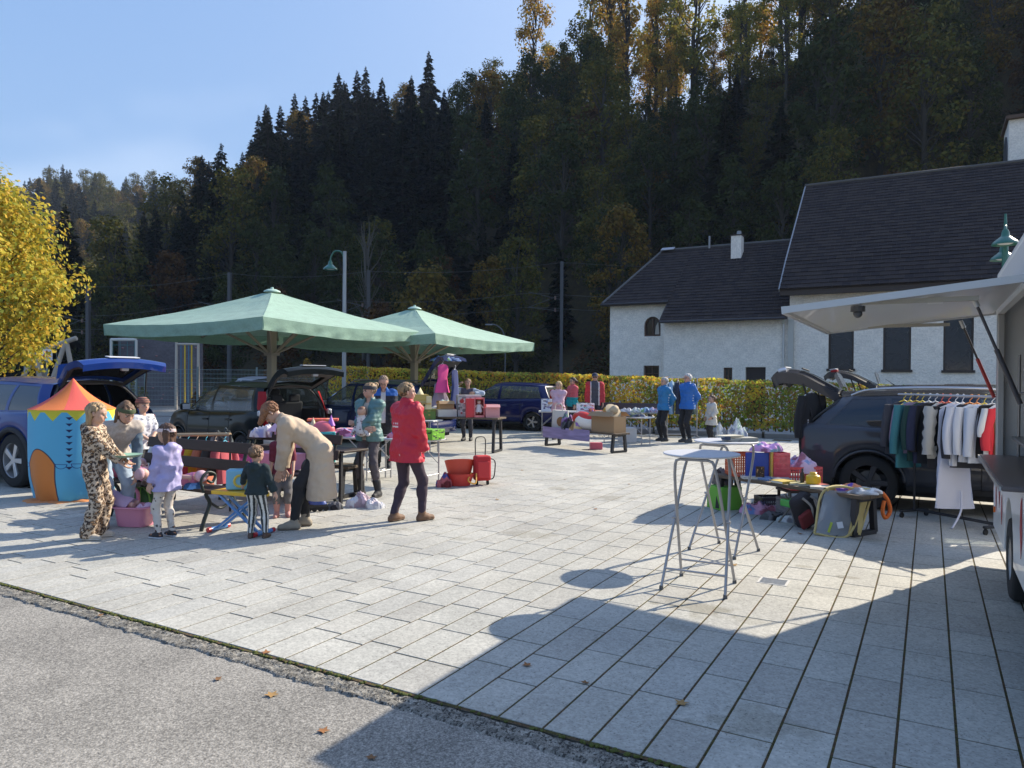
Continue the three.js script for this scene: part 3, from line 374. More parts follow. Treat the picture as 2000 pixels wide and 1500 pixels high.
// ---------- hedge ----------
{
  const A = V(-7.2, 0, -30.2), B = V(13, 0, -20.6), dir = B.clone().sub(A).normalize(), nrm = V(dir.z, 0, -dir.x); if (nrm.z < 0) nrm.negate(); const L = A.distanceTo(B), top = (s) => lerp(2.1, 1.5, s), dep = 0.95;
  const t = thing('hedge', 'long clipped hornbeam hedge turning yellow and brown behind the cars', 'hedge');
  const P = [], N = [], C = [], R = rng(71), pal = [[0.78, 0.6, 0.07], [0.66, 0.54, 0.09], [0.46, 0.46, 0.07], [0.26, 0.3, 0.06], [0.66, 0.36, 0.07], [0.4, 0.22, 0.06]];
  for (let i = 0; i < 27000; i++) {
    const s = R(), face = R(), y0 = top(s); let off, y, n;
    if (face < 0.68) { y = Math.pow(R(), 0.9) * (y0 - 0.16) + 0.16; off = dep / 2 + (R() - 0.7) * 0.16; n = nrm.clone(); } else if (face < 0.9) { y = y0 + (R() - 0.6) * 0.12; off = (R() - 0.5) * dep; n = V(0, 1, 0); } else { y = R() * (y0 - 0.2) + 0.2; off = -dep / 2 + (R() - 0.3) * 0.16; n = nrm.clone().negate(); }
    off += noise(s * 60, y * 2.5, 3) * 0.09; const p = A.clone().addScaledVector(dir, s * L).addScaledVector(nrm, off); p.y = y + noise(s * 40, 7, 3) * 0.05;
    n.add(V(R() - 0.5, R() - 0.4, R() - 0.5).multiplyScalar(1.5)).normalize(); const warm = noise(s * 26, y * 1.6, 9) + 0.28 - s * 0.75 + (R() - 0.5) * 0.6, c = warm > 0.1 ? pal[[0, 1, 4, 0][Math.floor(R() * 4)]] : warm > -0.25 ? pal[[1, 2, 3, 5][Math.floor(R() * 4)]] : pal[[3, 3, 2, 5][Math.floor(R() * 4)]];
    quadLeaf(P, N, C, p, n, 0.036 + R() * 0.026, c.map((k) => k * (0.8 + R() * 0.4)), R);
  }
  const f = part('foliage', leafGeo(P, N, C), leafMat(0.6), t); f.userData.kind = 'stuff';
  const tw = []; for (let i = 0; i < 120; i++) { const p = A.clone().addScaledVector(dir, (i + R()) / 120 * L); tw.push(bar([p.x, 0, p.z], [p.x + (R() - 0.5) * 0.2, 1.3, p.z + (R() - 0.5) * 0.2], 0.022, 5, 0.012)); for (let k = 0; k < 3; k++) tw.push(bar([p.x, 0.3 + R() * 0.6, p.z], [p.x + (R() - 0.5) * 0.8, 1.0 + R() * 0.5, p.z + (R() - 0.5) * 0.6], 0.012, 4, 0.006)); } const st = part('stems', M(tw), bark, t); st.userData.kind = 'stuff';
  const k0 = A.clone().addScaledVector(nrm, 0.8), k1 = B.clone().addScaledVector(nrm, 0.8), NK = 20;
  const kerb = new THREE.Group(); kerb.name = 'kerb'; kerb.userData.kind = 'structure'; scene.add(kerb);
  for (let i = 0; i < NK; i++) { const p = k0.clone().lerp(k1, (i + 0.04) / NK), q = k0.clone().lerp(k1, (i + 0.96) / NK); part('kerb_stone', beam([p.x, 0.05, p.z], [q.x, 0.05, q.z], 0.16, 0.13), mat([0.3, 0.29, 0.27], 0.9), kerb); }
  struct('planting_bed', sheet(30, 2, (s, v) => { const p = k0.clone().lerp(k1, s).addScaledVector(nrm, -v * 1.7 - 0.05); return [p.x, 0.03, p.z]; }, (s, v) => [s * 22, v * 2]), mat(0xffffff, 1, { map: soilTex }));
  const wallT = thing('low_wall', 'low dark wooden bench board in front of the hedge behind the long white table', 'wall', [2.9, 0, 24.6], yawX(0.9, -0.43)); part('board', rbox(4.4, 0.28, 0.07, 0.02, 0, 0.78, 0), mat([0.07, 0.06, 0.07], 0.6), wallT); for (const s of [-1.7, 0, 1.7]) part('post', box(0.09, 0.9, 0.09, s, 0.45, -0.09), mat([0.05, 0.045, 0.045], 0.6), wallT);
}
// ---------- parasols ----------
const fabricTex = gray(512, 131, [[256, 18], [30, 14], [6, 22]], 226);
const canopyM = mat([0.35, 0.55, 0.42], 0.85, { map: fabricTex, bumpMap: clothBump, bumpScale: 0.002, transmission: 0.12, thickness: 0, side: THREE.DoubleSide });
function parasol(label, x, d, side, rim, peak, seed) {
  const t = thing('market_parasol', label, 'parasol', [x, 0, d], yawX(AV[0], AV[1]), 'large square green parasols'), h = side / 2, wood = mat([0.34, 0.28, 0.21], 0.7), R = rng(seed);
  const pt = (a, r) => [a[0] * h * r, lerp(peak, rim, r) - 0.10 * Math.sin(Math.PI * r) * 0.6, a[1] * h * r], cs = [[-1, 1], [1, 1], [1, -1], [-1, -1]];
  const can = new THREE.Group(); can.name = 'canopy'; t.add(can);
  for (let k = 0; k < 4; k++) { const a = cs[k], b = cs[(k + 1) % 4]; part('canopy_panel', sheet(20, 24, (r, s) => { const q = [lerp(a[0], b[0], s), lerp(a[1], b[1], s)], rr = 0.06 + 0.94 * r, p = pt(q, rr); p[1] -= 0.075 * Math.sin(Math.PI * s) * rr + 0.012 * noise(q[0] * 5 + k * 9, rr * 6, seed); return p; }, (r, s) => [s * 4, r * 3]), canopyM, can);
    part('valance', sheet(40, 6, (s, v) => { const q = [lerp(a[0], b[0], s), lerp(a[1], b[1], s)], p = pt(q, 1), w = 0.028 * noise(s * 14 + k * 31, v * 2, seed + 2) * v + 0.012 * Math.sin(s * 60 + k) * v; p[1] -= 0.075 * Math.sin(Math.PI * s) + v * 0.27 * (0.93 + 0.09 * noise(s * 7, k, seed)); const m = [(a[0] + b[0]) / 2, (a[1] + b[1]) / 2]; p[0] += m[0] * (w - 0.03 * v); p[2] += m[1] * (w - 0.03 * v); return p; }, (s, v) => [s * 5, v * 0.3]), canopyM, can); }
  part('finial', M(lathe([[0.001, 0.05], [0.1, 0.04], [0.19, 0.0], [0.2, -0.03]], 14, 0, peak - 0.005, 0), cyl(0.03, 0.04, 0.05, 10, 0, peak + 0.06, 0)), mat([0.4, 0.55, 0.46], 0.7), t);
  part('pole', box(0.16, peak - 0.25, 0.16, 0, (peak - 0.25) / 2, 0), wood, t);
  part('collar', box(0.26, 0.07, 0.26, 0, rim - 0.62, 0), mat([0.28, 0.23, 0.18], 0.6), t);
  for (let k = 0; k < 8; k++) { const an = k * Math.PI / 4, c = [Math.cos(an), Math.sin(an)], m = Math.max(Math.abs(c[0]), Math.abs(c[1])), e = pt([c[0] / m, c[1] / m], 0.5), f = pt([c[0] / m, c[1] / m], 0.985), p0 = pt([c[0] / m, c[1] / m], 0.04); const rib = part('rib', beam([p0[0], p0[1] - 0.16, p0[2]], [f[0], f[1] - (k % 2 ? 0.13 : 0.17), f[2]], 0.035, 0.05), wood, t); part('strut', beam([c[0] * 0.1, rim - 0.6, c[1] * 0.1], [e[0], e[1] - 0.13, e[2]], 0.035, 0.05), wood, rib); }
  part('base', M(box(0.9, 0.1, 0.9, 0, 0.05, 0), box(0.3, 0.2, 0.3, 0, 0.15, 0)), mat([0.12, 0.12, 0.12], 0.7), t);
}
parasol('largest pale green square parasol over the dark hatchback', -5.77, 17.7, 5.15, 2.86, 3.76, 3);
parasol('smaller looking green square parasol behind, over the blue estate car', -2.84, 21.4, 5.15, 2.78, 3.72, 8);
// ---------- street lamps ----------
const lampGreen = mat([0.02, 0.13, 0.085], 0.35, { clearcoat: 0.5 }), lampPole = mat([0.36, 0.37, 0.38], 0.45, { metalness: 0.5 });
function bell(parent, x, y, z, k = 1) { const hd = part('lamp_head', lathe([[0.05, 0.3], [0.075, 0.24], [0.085, 0.16], [0.13, 0.12], [0.24, 0.03], [0.27, -0.03], [0.255, -0.035], [0.22, 0.02], [0.1, 0.08]].map(([a, b]) => [a * k, b * k]), 20, x, y, z), lampGreen, parent); part('lamp_glass', lathe([[0, -0.03], [0.12, -0.02], [0.2, 0.02]].map(([a, b]) => [a * k, b * k]), 16, x, y, z), mat([0.7, 0.7, 0.66], 0.4), hd); }
{
  const t = thing('street_lamp', 'grey street lamp with one green bell head on a swan neck', 'street lamp', [-6.15, 0, 27]); part('pole', cyl(0.065, 0.085, 6.3, 12, 0, 3.15, 0), lampPole, t); part('swan_neck', tube([[0, 5.55, 0], [-0.02, 6.0, 0], [-0.14, 6.28, 0], [-0.36, 6.3, 0], [-0.5, 6.1, 0], [-0.52, 5.9, 0]], 0.03, 24, 8), lampGreen, t); bell(t, -0.52, 5.66, 0);
  const q = thing('street_lamp', 'green street lamp with two bell heads rising behind the snack trailer', 'street lamp', [11.0, 0, 16.5]); part('pole', M(cyl(0.06, 0.08, 4.9, 12, 0, 2.45, 0), cyl(0.025, 0.05, 0.6, 10, 0, 5.15, 0)), lampGreen, q); bell(q, -0.2, 4.74, 0.3, 1); bell(q, 0.16, 4.5, -0.3, 1); part('arm', M(tube([[0, 4.75, 0], [-0.1, 5.15, 0.15], [-0.2, 5.0, 0.3]], 0.025, 12, 6), tube([[0, 4.6, 0], [0.08, 4.95, -0.15], [0.16, 4.78, -0.3]], 0.025, 12, 6)), lampGreen, q);
  const s = thing('path_lamp', 'thin distant grey lamp post on the embankment right of the parasols', 'street lamp', [-0.5, 0.4, 50]); part('pole', tube([[0, 0, 0], [0, 3.6, 0], [-0.15, 4.5, 0], [-0.6, 4.9, 0], [-0.95, 4.95, 0]], 0.05, 24, 6), mat([0.12, 0.12, 0.12], 0.7), s); part('lamp_head', rbox(0.5, 0.09, 0.2, 0.04, -1.1, 4.93, 0), mat([0.25, 0.25, 0.25], 0.5), s);
}
// ---------- railway masts and wires ----------
{
  const mm = mat([0.085, 0.085, 0.09], 0.8), tops = [[-34.5, 60, 9], [-23.2, 60.5, 10.2], [-11.7, 60, 10.4], [3.85, 58, 10.9], [24, 57, 10.9]];
  tops.forEach(([x, d, h], i) => { const t = thing('catenary_mast', ['slim far railway mast half hidden by the maple', 'grey lattice railway mast above the left end of the big parasol', 'dark railway mast right of the street lamp pole', 'tall grey railway mast left of the church', 'railway mast hidden behind the church'][i], 'railway mast', [x, 0, d]); part('post', M(box(0.24, h, 0.05, 0, h / 2, 0.16), box(0.24, h, 0.05, 0, h / 2, -0.16), box(0.05, h, 0.26, 0, h / 2, 0)), i === 2 ? mat([0.08, 0.075, 0.075], 0.8) : mm, t); part('bracket', M(bar([0, h - 3, 0], [-2.6, h - 2.4, 0], 0.03, 6), bar([0, h - 3.9, 0], [-2.6, h - 3.6, 0], 0.03, 6), bar([0, h - 2.6, 0], [-2.6, h - 3.6, 0], 0.025, 6)), mm, t); part('insulator', M(cyl(0.07, 0.07, 0.3, 8, -0.5, h - 2.85, 0), cyl(0.07, 0.07, 0.3, 8, -0.5, h - 3.8, 0)), mat([0.2, 0.12, 0.09], 0.5), t); });
  const wires = (name, label, off, dy) => { const p = []; for (let i = 0; i + 1 < tops.length; i++) { const a = tops[i], b = tops[i + 1]; for (let k = 0; k < 6; k++) { const s = k / 6; p.push([lerp(a[0], b[0], s) + off, lerp(a[2], b[2], s) + dy - 0.35 * Math.sin(Math.PI * s), -lerp(a[1], b[1], s)]); } } single(name, tube(p, 0.012, 120, 4), mat([0.1, 0.1, 0.1], 0.6), label, 'wire'); };
  wires('feeder_wire', 'thin wire running along the tops of the railway masts', 0, -0.1); wires('contact_wire', 'lower contact wire hung from the railway mast brackets', -2.5, -3.6); wires('carrier_wire', 'middle carrier wire hung above the contact wire', -2.5, -2.5);
}
// ---------- fence, playground ----------
{
  const fm = mat([0.2, 0.25, 0.24], 0.5, { metalness: 0.4 }), pts = [[-24, 32.2], [-21.4, 32.4], [-18.9, 32.6], [-16.7, 32.8], [-14.2, 33.3], [-11.7, 33.8], [-9.2, 34.3], [-6.8, 34.8]];
  const t = thing('mesh_fence', 'grey green double wire mesh fence round the playground', 'fence'); const post = ([x, d]) => part('post', M(box(0.07, 2.1, 0.07, x, 1.05, -d), box(0.08, 0.03, 0.08, x, 2.11, -d)), fm, t); pts.forEach(post); post([-16.35, 32.85]); post([-17.0, 32.75]);
  for (let i = 0; i + 1 < pts.length; i++) { const [a, b] = [pts[i], pts[i + 1]], low = i < 3 ? 1.25 : 2.0, g = []; for (let k = 0; k <= 10; k++) { const y = 0.06 + k / 10 * (low - 0.06); g.push(beam([a[0], y, -a[1]], [b[0], y, -b[1]], 0.014, 0.014)); } for (let k = 1; k < 42; k++) { const s = k / 42, x = lerp(a[0], b[0], s), d = lerp(a[1], b[1], s); g.push(beam([x, 0.05, -d], [x, low + 0.03, -d], 0.006, 0.006)); } part('mesh_panel', M(g), fm, t); }
  const cw = thing('climbing_wall', 'dark grey concrete climbing wall in the playground', 'wall', [-20, 0, 42], 0.15); part('slab', rbox(4.5, 3.85, 0.3, 0.03, 0, 1.92, 0), mat([0.16, 0.145, 0.16], 0.9, { map: gray(256, 141, [[64, 30], [9, 30]], 220) }), cw); { const R = rng(6); for (let i = 0; i < 12; i++) part('climbing_hold', ball(0.07, 0.05, 0.06, (R() - 0.5) * 4, 0.4 + R() * 3.1, 0.17), mat([0.3, 0.16, 0.15], 0.8), cw); }
  const wd = mat([0.5, 0.44, 0.36], 0.85), cf = thing('climbing_frame', 'climbing frame with pale posts and yellow and blue poles', 'playground frame', [-16.3, 0, 37]); for (const s of [-0.55, 0.55]) part('post', cyl(0.06, 0.075, 3.4, 10, s, 1.7, 0), wd, cf); part('crossbar', bar([-0.55, 3.3, 0], [0.55, 3.3, 0], 0.05, 8), wd, cf); for (const s of [-0.12, 0.22]) part('yellow_pole', bar([s, 3.3, 0], [s, 0, 0], 0.035, 8), mat([0.75, 0.5, 0.01], 0.4), cf); for (const s of [-0.32, 0.06]) part('rope', tube([[s, 3.3, 0], [s + 0.02, 2.2, 0.03], [s - 0.02, 1.1, 0], [s, 0.1, 0.02]], 0.018, 16, 5), mat([0.05, 0.22, 0.35], 0.8), cf);
  const sf = thing('rope_frame', 'white topped rope frame left of the climbing wall', 'playground frame', [-21.6, 0, 41]); part('posts', M(bar([-0.7, 0, 0], [-0.7, 3.75, 0], 0.07, 8), bar([0.7, 0, 0], [0.7, 3.7, 0], 0.07, 8), bar([-0.7, 3.7, 0], [0.7, 3.7, 0], 0.08, 8)), mat([0.6, 0.58, 0.52], 0.8), sf); part('net', M(...[0, 1, 2, 3].map((i) => bar([-0.6 + i * 0.4, 0.3, 0], [-0.6 + i * 0.4, 3.65, 0], 0.015, 4)), ...[0, 1, 2, 3, 4].map((i) => bar([-0.66, 0.6 + i * 0.7, 0], [0.66, 0.6 + i * 0.7, 0], 0.015, 4))), mat([0.06, 0.2, 0.2], 0.8), sf);
  const sw = thing('log_swing', 'wooden log swing frame with splayed legs under the maple', 'swing', [-17.6, 0, 28]); const lg = mat([0.42, 0.36, 0.29], 0.85); for (const [ax, ay, az, bx, bz] of [[-0.5, 2.5, 0, -1.5, 0.5], [-0.5, 2.5, 0, 0.1, 0.2], [0.6, 3.05, -0.1, -0.1, 0.4], [0.6, 3.05, -0.1, 1.25, 0], [-0.45, 2.4, 0, -0.4, -1.6]]) part('log_leg', bar([bx, 0, bz], [ax, ay, az], 0.1, 10, 0.085), lg, sw); part('crossbeam', bar([-0.9, 2.42, 0], [1.0, 3.12, -0.1], 0.09, 10), lg, sw); part('rope', M(bar([-0.1, 2.7, 0], [-0.1, 0.6, 0], 0.012, 4), bar([0.3, 2.85, 0], [0.3, 0.6, 0], 0.012, 4)), fm, sw); part('swing_seat', rbox(0.5, 0.04, 0.2, 0.015, 0.1, 0.6, 0), mat([0.05, 0.05, 0.05], 0.7), sw);
  const sg = thing('warning_sign', 'small white sign with a red warning triangle on a grey post', 'sign', [-16.4, 0, 26], 0.3); part('post', cyl(0.03, 0.03, 2.4, 8, 0, 1.2, -0.03), fm, sg); part('sign_board', box(0.34, 0.4, 0.02, 0, 2.42, 0), mat(0xffffff, 0.6, { map: canvasTex(128, 150, (c) => { c.fillStyle = '#e9e6df'; c.fillRect(0, 0, 128, 150); c.strokeStyle = '#b5432f'; c.lineWidth = 11; c.beginPath(); c.moveTo(64, 22); c.lineTo(112, 98); c.lineTo(16, 98); c.closePath(); c.stroke(); c.fillStyle = '#222'; c.fillRect(59, 50, 10, 26); c.fillRect(59, 80, 10, 9); c.fillRect(22, 115, 84, 6); c.fillRect(22, 128, 84, 6); }) }), sg);
  const R = rng(19); [[-17.5, 35, 'olive', 1.2, 'sapling with few yellow leaves left of the climbing wall'], [-15, 35, 'rust', 1.0, 'small reddish shrub behind the fence'], [-13.4, 35.6, 'green', 1.7, 'small leafy green shrub behind the fence above the hatchback'], [-12.0, 36, 'rust', 2.0, 'brownish shrub behind the fence left of the parasol pole'], [-10, 36, 'amber', 2.6, 'slender yellow shrub right of the parasol pole'], [-18.6, 36, 'olive', 1.8, 'slender yellowish sapling near the rope frame'], [-14.4, 34.6, 'olive', 1.1, 'low olive shrub by the climbing frame']].forEach(([x, d, pal, h, label], i) => { const P = [], N = [], C = []; for (let k = 0; k < 420; k++) { const y = h * (0.25 + 0.75 * R()), r = h * 0.24 * Math.sin(Math.PI * (0.2 + 0.75 * y / h)) * Math.sqrt(R()), a = R() * 6.28; const c = PAL[pal][Math.floor(R() * PAL[pal].length)].map((q) => q * 1.8); quadLeaf(P, N, C, V(Math.cos(a) * r, y, Math.sin(a) * r), V(R() - 0.5, R(), R() - 0.5).normalize(), 0.05, c, R); } const t2 = thing('shrub', label, 'shrub', [x, 0, d], 0, 'shrubs along the playground fence'); part('foliage', leafGeo(P, N, C), leafMat(0.4), t2); part('stem', M(bar([0, 0, 0], [0.05, h * 0.8, 0], 0.02, 5, 0.008), bar([0, 0.1, 0], [-0.15, h * 0.6, 0.05], 0.015, 5, 0.006)), bark, t2); });
  const kb = new THREE.Group(); kb.name = 'kerb_line'; kb.userData.kind = 'structure'; scene.add(kb); for (let i = 0; i < 16; i++) part('kerb_stone', beam([-24 + i * 1.2 + 0.02, 0.04, -(31 + i * 0.12)], [-24 + (i + 1) * 1.2 - 0.02, 0.04, -(31 + (i + 1) * 0.12)], 0.14, 0.12), mat([0.42, 0.41, 0.39], 0.9), kb);
}
// ---------- snack trailer ----------
{
  const t = thing('snack_trailer', 'white snack trailer with its serving flap propped open at the right edge', 'trailer', [4.66, 0, 7.1], yawX(-AU[0], -AU[1]));
  const wht = mat([0.8, 0.8, 0.78], 0.35, { clearcoat: 0.4 }), alu = mat([0.52, 0.52, 0.51], 0.4, { metalness: 0.6 }), inner = mat([0.7, 0.68, 0.65], 0.6), dark = mat([0.07, 0.06, 0.06], 0.5), steel = mat([0.3, 0.29, 0.28], 0.35, { metalness: 0.7 });
  const L = 5.2, Wd = 2.1, y0 = 0.32, yc = 0.98, yt = 2.34, yr = 2.74;
  part('floor', box(L, 0.1, Wd - 0.1, L / 2, 0.62, Wd / 2), dark, t);
  part('roof', rbox(L, 0.06, Wd, 0.02, L / 2, yr - 0.03, Wd / 2), wht, t);
  const lower = part('side_panel', (() => { const s = new THREE.Shape([[0, y0], [1.15, y0], ...Array.from({ length: 13 }, (_, i) => { const a = Math.PI - i / 12 * Math.PI; return [1.55 + Math.cos(a) * 0.4, y0 + 0.02 + Math.sin(a) * 0.46]; }), [L, y0], [L, yc], [0, yc]].map((p) => new THREE.Vector2(...p))); return new THREE.ExtrudeGeometry(s, { depth: 0.05, bevelEnabled: true, bevelSize: 0.008, bevelThickness: 0.008, bevelSegments: 2 }); })(), wht, t);
  const red = mat([0.42, 0.03, 0.04], 0.4); for (const [x, y, s] of [[0.28, 0.62, 1], [0.62, 0.74, 1.3], [0.9, 0.6, 1], [2.4, 0.7, 1.6], [2.9, 0.6, 1.1]]) part('decal', extrude([[x, y], [x + 0.05 * s, y - 0.12 * s], [x + 0.09 * s, y - 0.02 * s], [x + 0.06 * s, y + 0.14 * s], [x + 0.02 * s, y + 0.11 * s]], 0.002, 0, 0, 0, -0.012), red, lower);
  part('marker_light', box(0.05, 0.05, 0.015, 0.2, 0.5, -0.015), mat([0.7, 0.16, 0.02], 0.3), lower);
  part('upper_panel', box(L, yr - yt - 0.06, 0.05, L / 2, (yt + yr - 0.06) / 2, 0.025), wht, t);
  part('corner_post', rbox(0.14, yt - yc, 0.06, 0.01, 0.07, (yt + yc) / 2, 0.03), alu, t); part('front_post', box(L - 2.85, yt - yc, 0.05, (L + 2.85) / 2, (yt + yc) / 2, 0.03), wht, t);
  part('end_wall', box(0.05, yr - y0 - 0.06, Wd - 0.06, 0.03, (yr + y0 - 0.06) / 2, Wd / 2 + 0.02), wht, t); part('end_wall', box(0.05, yr - y0 - 0.06, Wd - 0.06, L - 0.03, (yr + y0 - 0.06) / 2, Wd / 2 + 0.02), wht, t);
  part('back_wall', box(L - 0.1, yr - y0 - 0.06, 0.05, L / 2, (yr + y0 - 0.06) / 2, Wd - 0.02), inner, t);
  part('cupboard', rbox(1.0, 0.5, 0.35, 0.01, 0.62, 1.42, 0.7), mat([0.2, 0.17, 0.16], 0.5), t); part('cupboard', rbox(0.6, 0.62, 0.03, 0.01, 0.55, 1.42, 0.3), mat([0.14, 0.12, 0.11], 0.4), t); part('price_list', box(0.1, 0.3, 0.004, 0.62, 1.42, 0.281), mat([0.7, 0.7, 0.72], 0.7), t); part('price_list', box(0.14, 0.4, 0.004, 0.82, 1.5, 0.281), mat([0.62, 0.62, 0.64], 0.7), t);
  part('glass_rail', M(bar([0.3, yc, 0.16], [0.3, 1.95, 0.16], 0.012, 6), bar([0.95, yc, 0.16], [0.95, 1.95, 0.16], 0.012, 6), bar([0.3, 1.6, 0.16], [2.6, 1.6, 0.16], 0.012, 6)), steel, t);
  const cnt = part('counter', rbox(2.45, 0.035, 0.4, 0.01, 1.48, yc + 0.02, 0.06), mat([0.16, 0.13, 0.12], 0.35), t); part('counter_edge', box(2.45, 0.03, 0.012, 1.48, yc + 0.018, -0.147), alu, cnt);
  part('inner_shelf', rbox(2.6, 0.03, 0.5, 0.01, 1.5, 1.18, 0.36), steel, t);
  // flap: hinge at y 2.34 on z = 0, outer edge 1.5 m out
  const fl = new THREE.Group(); fl.name = 'flap'; t.add(fl); const zo = -1.5, h0 = 2.35, h1 = 2.2, fp = (x, s, dy) => [x, lerp(h0, h1, s) + dy, zo * s];
  const slope = Math.atan2(h0 - h1, 1.5), panel = (w, th, dpt, xx, s, dy) => box(w, th, dpt, xx, lerp(h0, h1, s) + dy, zo * s, -slope, 0, 0);
  part('flap_skin', panel(2.7, 0.012, 1.5, 1.36, 0.5, 0.035), mat([0.88, 0.88, 0.86], 0.6, { transmission: 0.3, thickness: 0 }), fl); part('flap_lining', panel(2.62, 0.008, 1.44, 1.36, 0.5, 0.012), mat([0.88, 0.88, 0.87], 0.4, { transmission: 0.5, thickness: 0, clearcoat: 0.5 }), fl);
  part('flap_frame', M(panel(2.74, 0.055, 0.035, 1.36, 1, 0.02), panel(0.035, 0.05, 1.5, 0.0, 0.5, 0.02), panel(0.035, 0.05, 1.5, 2.72, 0.5, 0.02)), alu, fl);
  part('flap_light', rbox(0.16, 0.03, 0.1, 0.01, ...fp(2.35, 0.35, -0.02)), mat([0.75, 0.75, 0.72], 0.4), fl); part('flap_camera', M(cyl(0.05, 0.05, 0.04, 12, ...fp(2.5, 0.68, -0.02)), ball(0.032, 0.032, 0.032, ...fp(2.5, 0.68, -0.055))), mat([0.1, 0.1, 0.1], 0.4), fl); for (const [x, q] of [[0.12, 0.5], [2.55, 0.42]]) part('strut_rail', box(0.05, 0.03, 0.72, ...fp(x, q, -0.02)), mat([0.45, 0.42, 0.35], 0.5, { metalness: 0.4 }), fl);
  for (const [x, s] of [[0.12, 0.2], [2.45, 0.2]]) { const a = V(...fp(x, s, -0.03)), b = V(x, 1.55, -0.02), m = a.clone().lerp(b, 0.5); const st = part('gas_strut', bar(a.toArray(), m.toArray(), 0.01, 8), dark, fl); part('strut_end', bar(a.toArray(), a.clone().lerp(b, 0.1).toArray(), 0.018, 8), alu, st); part('strut_sleeve', bar(m.toArray(), b.toArray(), 0.016, 8), x > 1 ? dark : mat([0.42, 0.035, 0.03], 0.5), st); }
  const wh = new THREE.Group(); wh.name = 'wheel'; t.add(wh); part('tyre', place(lathe([[0.17, -0.1], [0.3, -0.1], [0.325, -0.07], [0.325, 0.07], [0.3, 0.1], [0.17, 0.1]], 28), 1.55, 0.325, 0.1, Math.PI / 2), mat([0.02, 0.02, 0.02], 0.9), wh); part('rim', place(lathe([[0.001, -0.05], [0.08, -0.07], [0.15, -0.06], [0.18, -0.1]], 20), 1.55, 0.325, 0.1, Math.PI / 2), alu, wh);
  part('support_leg', M(box(0.08, 0.55, 0.08, 0.15, 0.3, 1.0), box(0.2, 0.02, 0.2, 0.15, 0.02, 1.0)), steel, t);
  t.traverse((o) => { if (o.isMesh) o.geometry = flipZ(o.geometry); });   // the body lies on the -z side of the serving wall
}
// ---------- cars ----------
const rubber = mat([0.018, 0.018, 0.018], 0.9), carDark = mat([0.015, 0.015, 0.016], 0.8), trimGrey = mat([0.06, 0.058, 0.055], 0.75), carGlass = mat([0.62, 0.66, 0.66], 0.03, { transmission: 0.9, thickness: 0, ior: 1.5 }), privacy = mat([0.012, 0.014, 0.018], 0.06, { clearcoat: 0.6 }), rimM = mat([0.45, 0.45, 0.46], 0.3, { metalness: 0.85 }), tailRed = mat([0.3, 0.004, 0.006], 0.3, { clearcoat: 0.25, specularIntensity: 0.3 }), lampClear = mat([0.6, 0.6, 0.62], 0.1, { metalness: 0.3, clearcoat: 1 });
const paint = (c, r = 0.32) => mat(c, r, { specularIntensity: 0.25, clearcoat: 0.75, clearcoatRoughness: 0.03 });
function wheelParts(parent, x, z, r, w, spokes, rimMat, side) {
  const g = new THREE.Group(); g.name = 'wheel'; parent.add(g); g.position.set(x, r, z); g.rotation.y = side > 0 ? 0 : Math.PI;
  part('tyre', place(lathe([[r * 0.64, -w / 2], [r * 0.9, -w / 2], [r * 0.985, -w * 0.36], [r, 0], [r * 0.985, w * 0.36], [r * 0.9, w / 2], [r * 0.64, w / 2]], 36), 0, 0, 0, Math.PI / 2), rubber, g);
  const k = []; for (let i = 0; i < spokes; i++) { const a = i / spokes * 6.283, c = Math.cos(a), s = Math.sin(a), q = 0.14; k.push(extrude([[c * r * 0.1 - s * r * 0.06, s * r * 0.1 + c * r * 0.06], [Math.cos(a + q) * r * 0.63, Math.sin(a + q) * r * 0.63], [Math.cos(a - q) * r * 0.63, Math.sin(a - q) * r * 0.63], [c * r * 0.1 + s * r * 0.06, s * r * 0.1 - c * r * 0.06]], 0.02, 0.006, 0, 0, w * 0.3)); }
  part('rim', M(...k, place(lathe([[r * 0.6, -w * 0.4], [r * 0.62, w * 0.4], [r * 0.66, w * 0.46], [r * 0.66, w * 0.3]], 32), 0, 0, 0, Math.PI / 2), cyl(r * 0.13, r * 0.13, 0.05, 16, 0, 0, w * 0.3, Math.PI / 2)), rimMat, g);
  part('brake_disc', cyl(r * 0.42, r * 0.42, 0.03, 20, 0, 0, w * 0.05, Math.PI / 2), mat([0.12, 0.12, 0.12], 0.5, { metalness: 0.7 }), g);
}
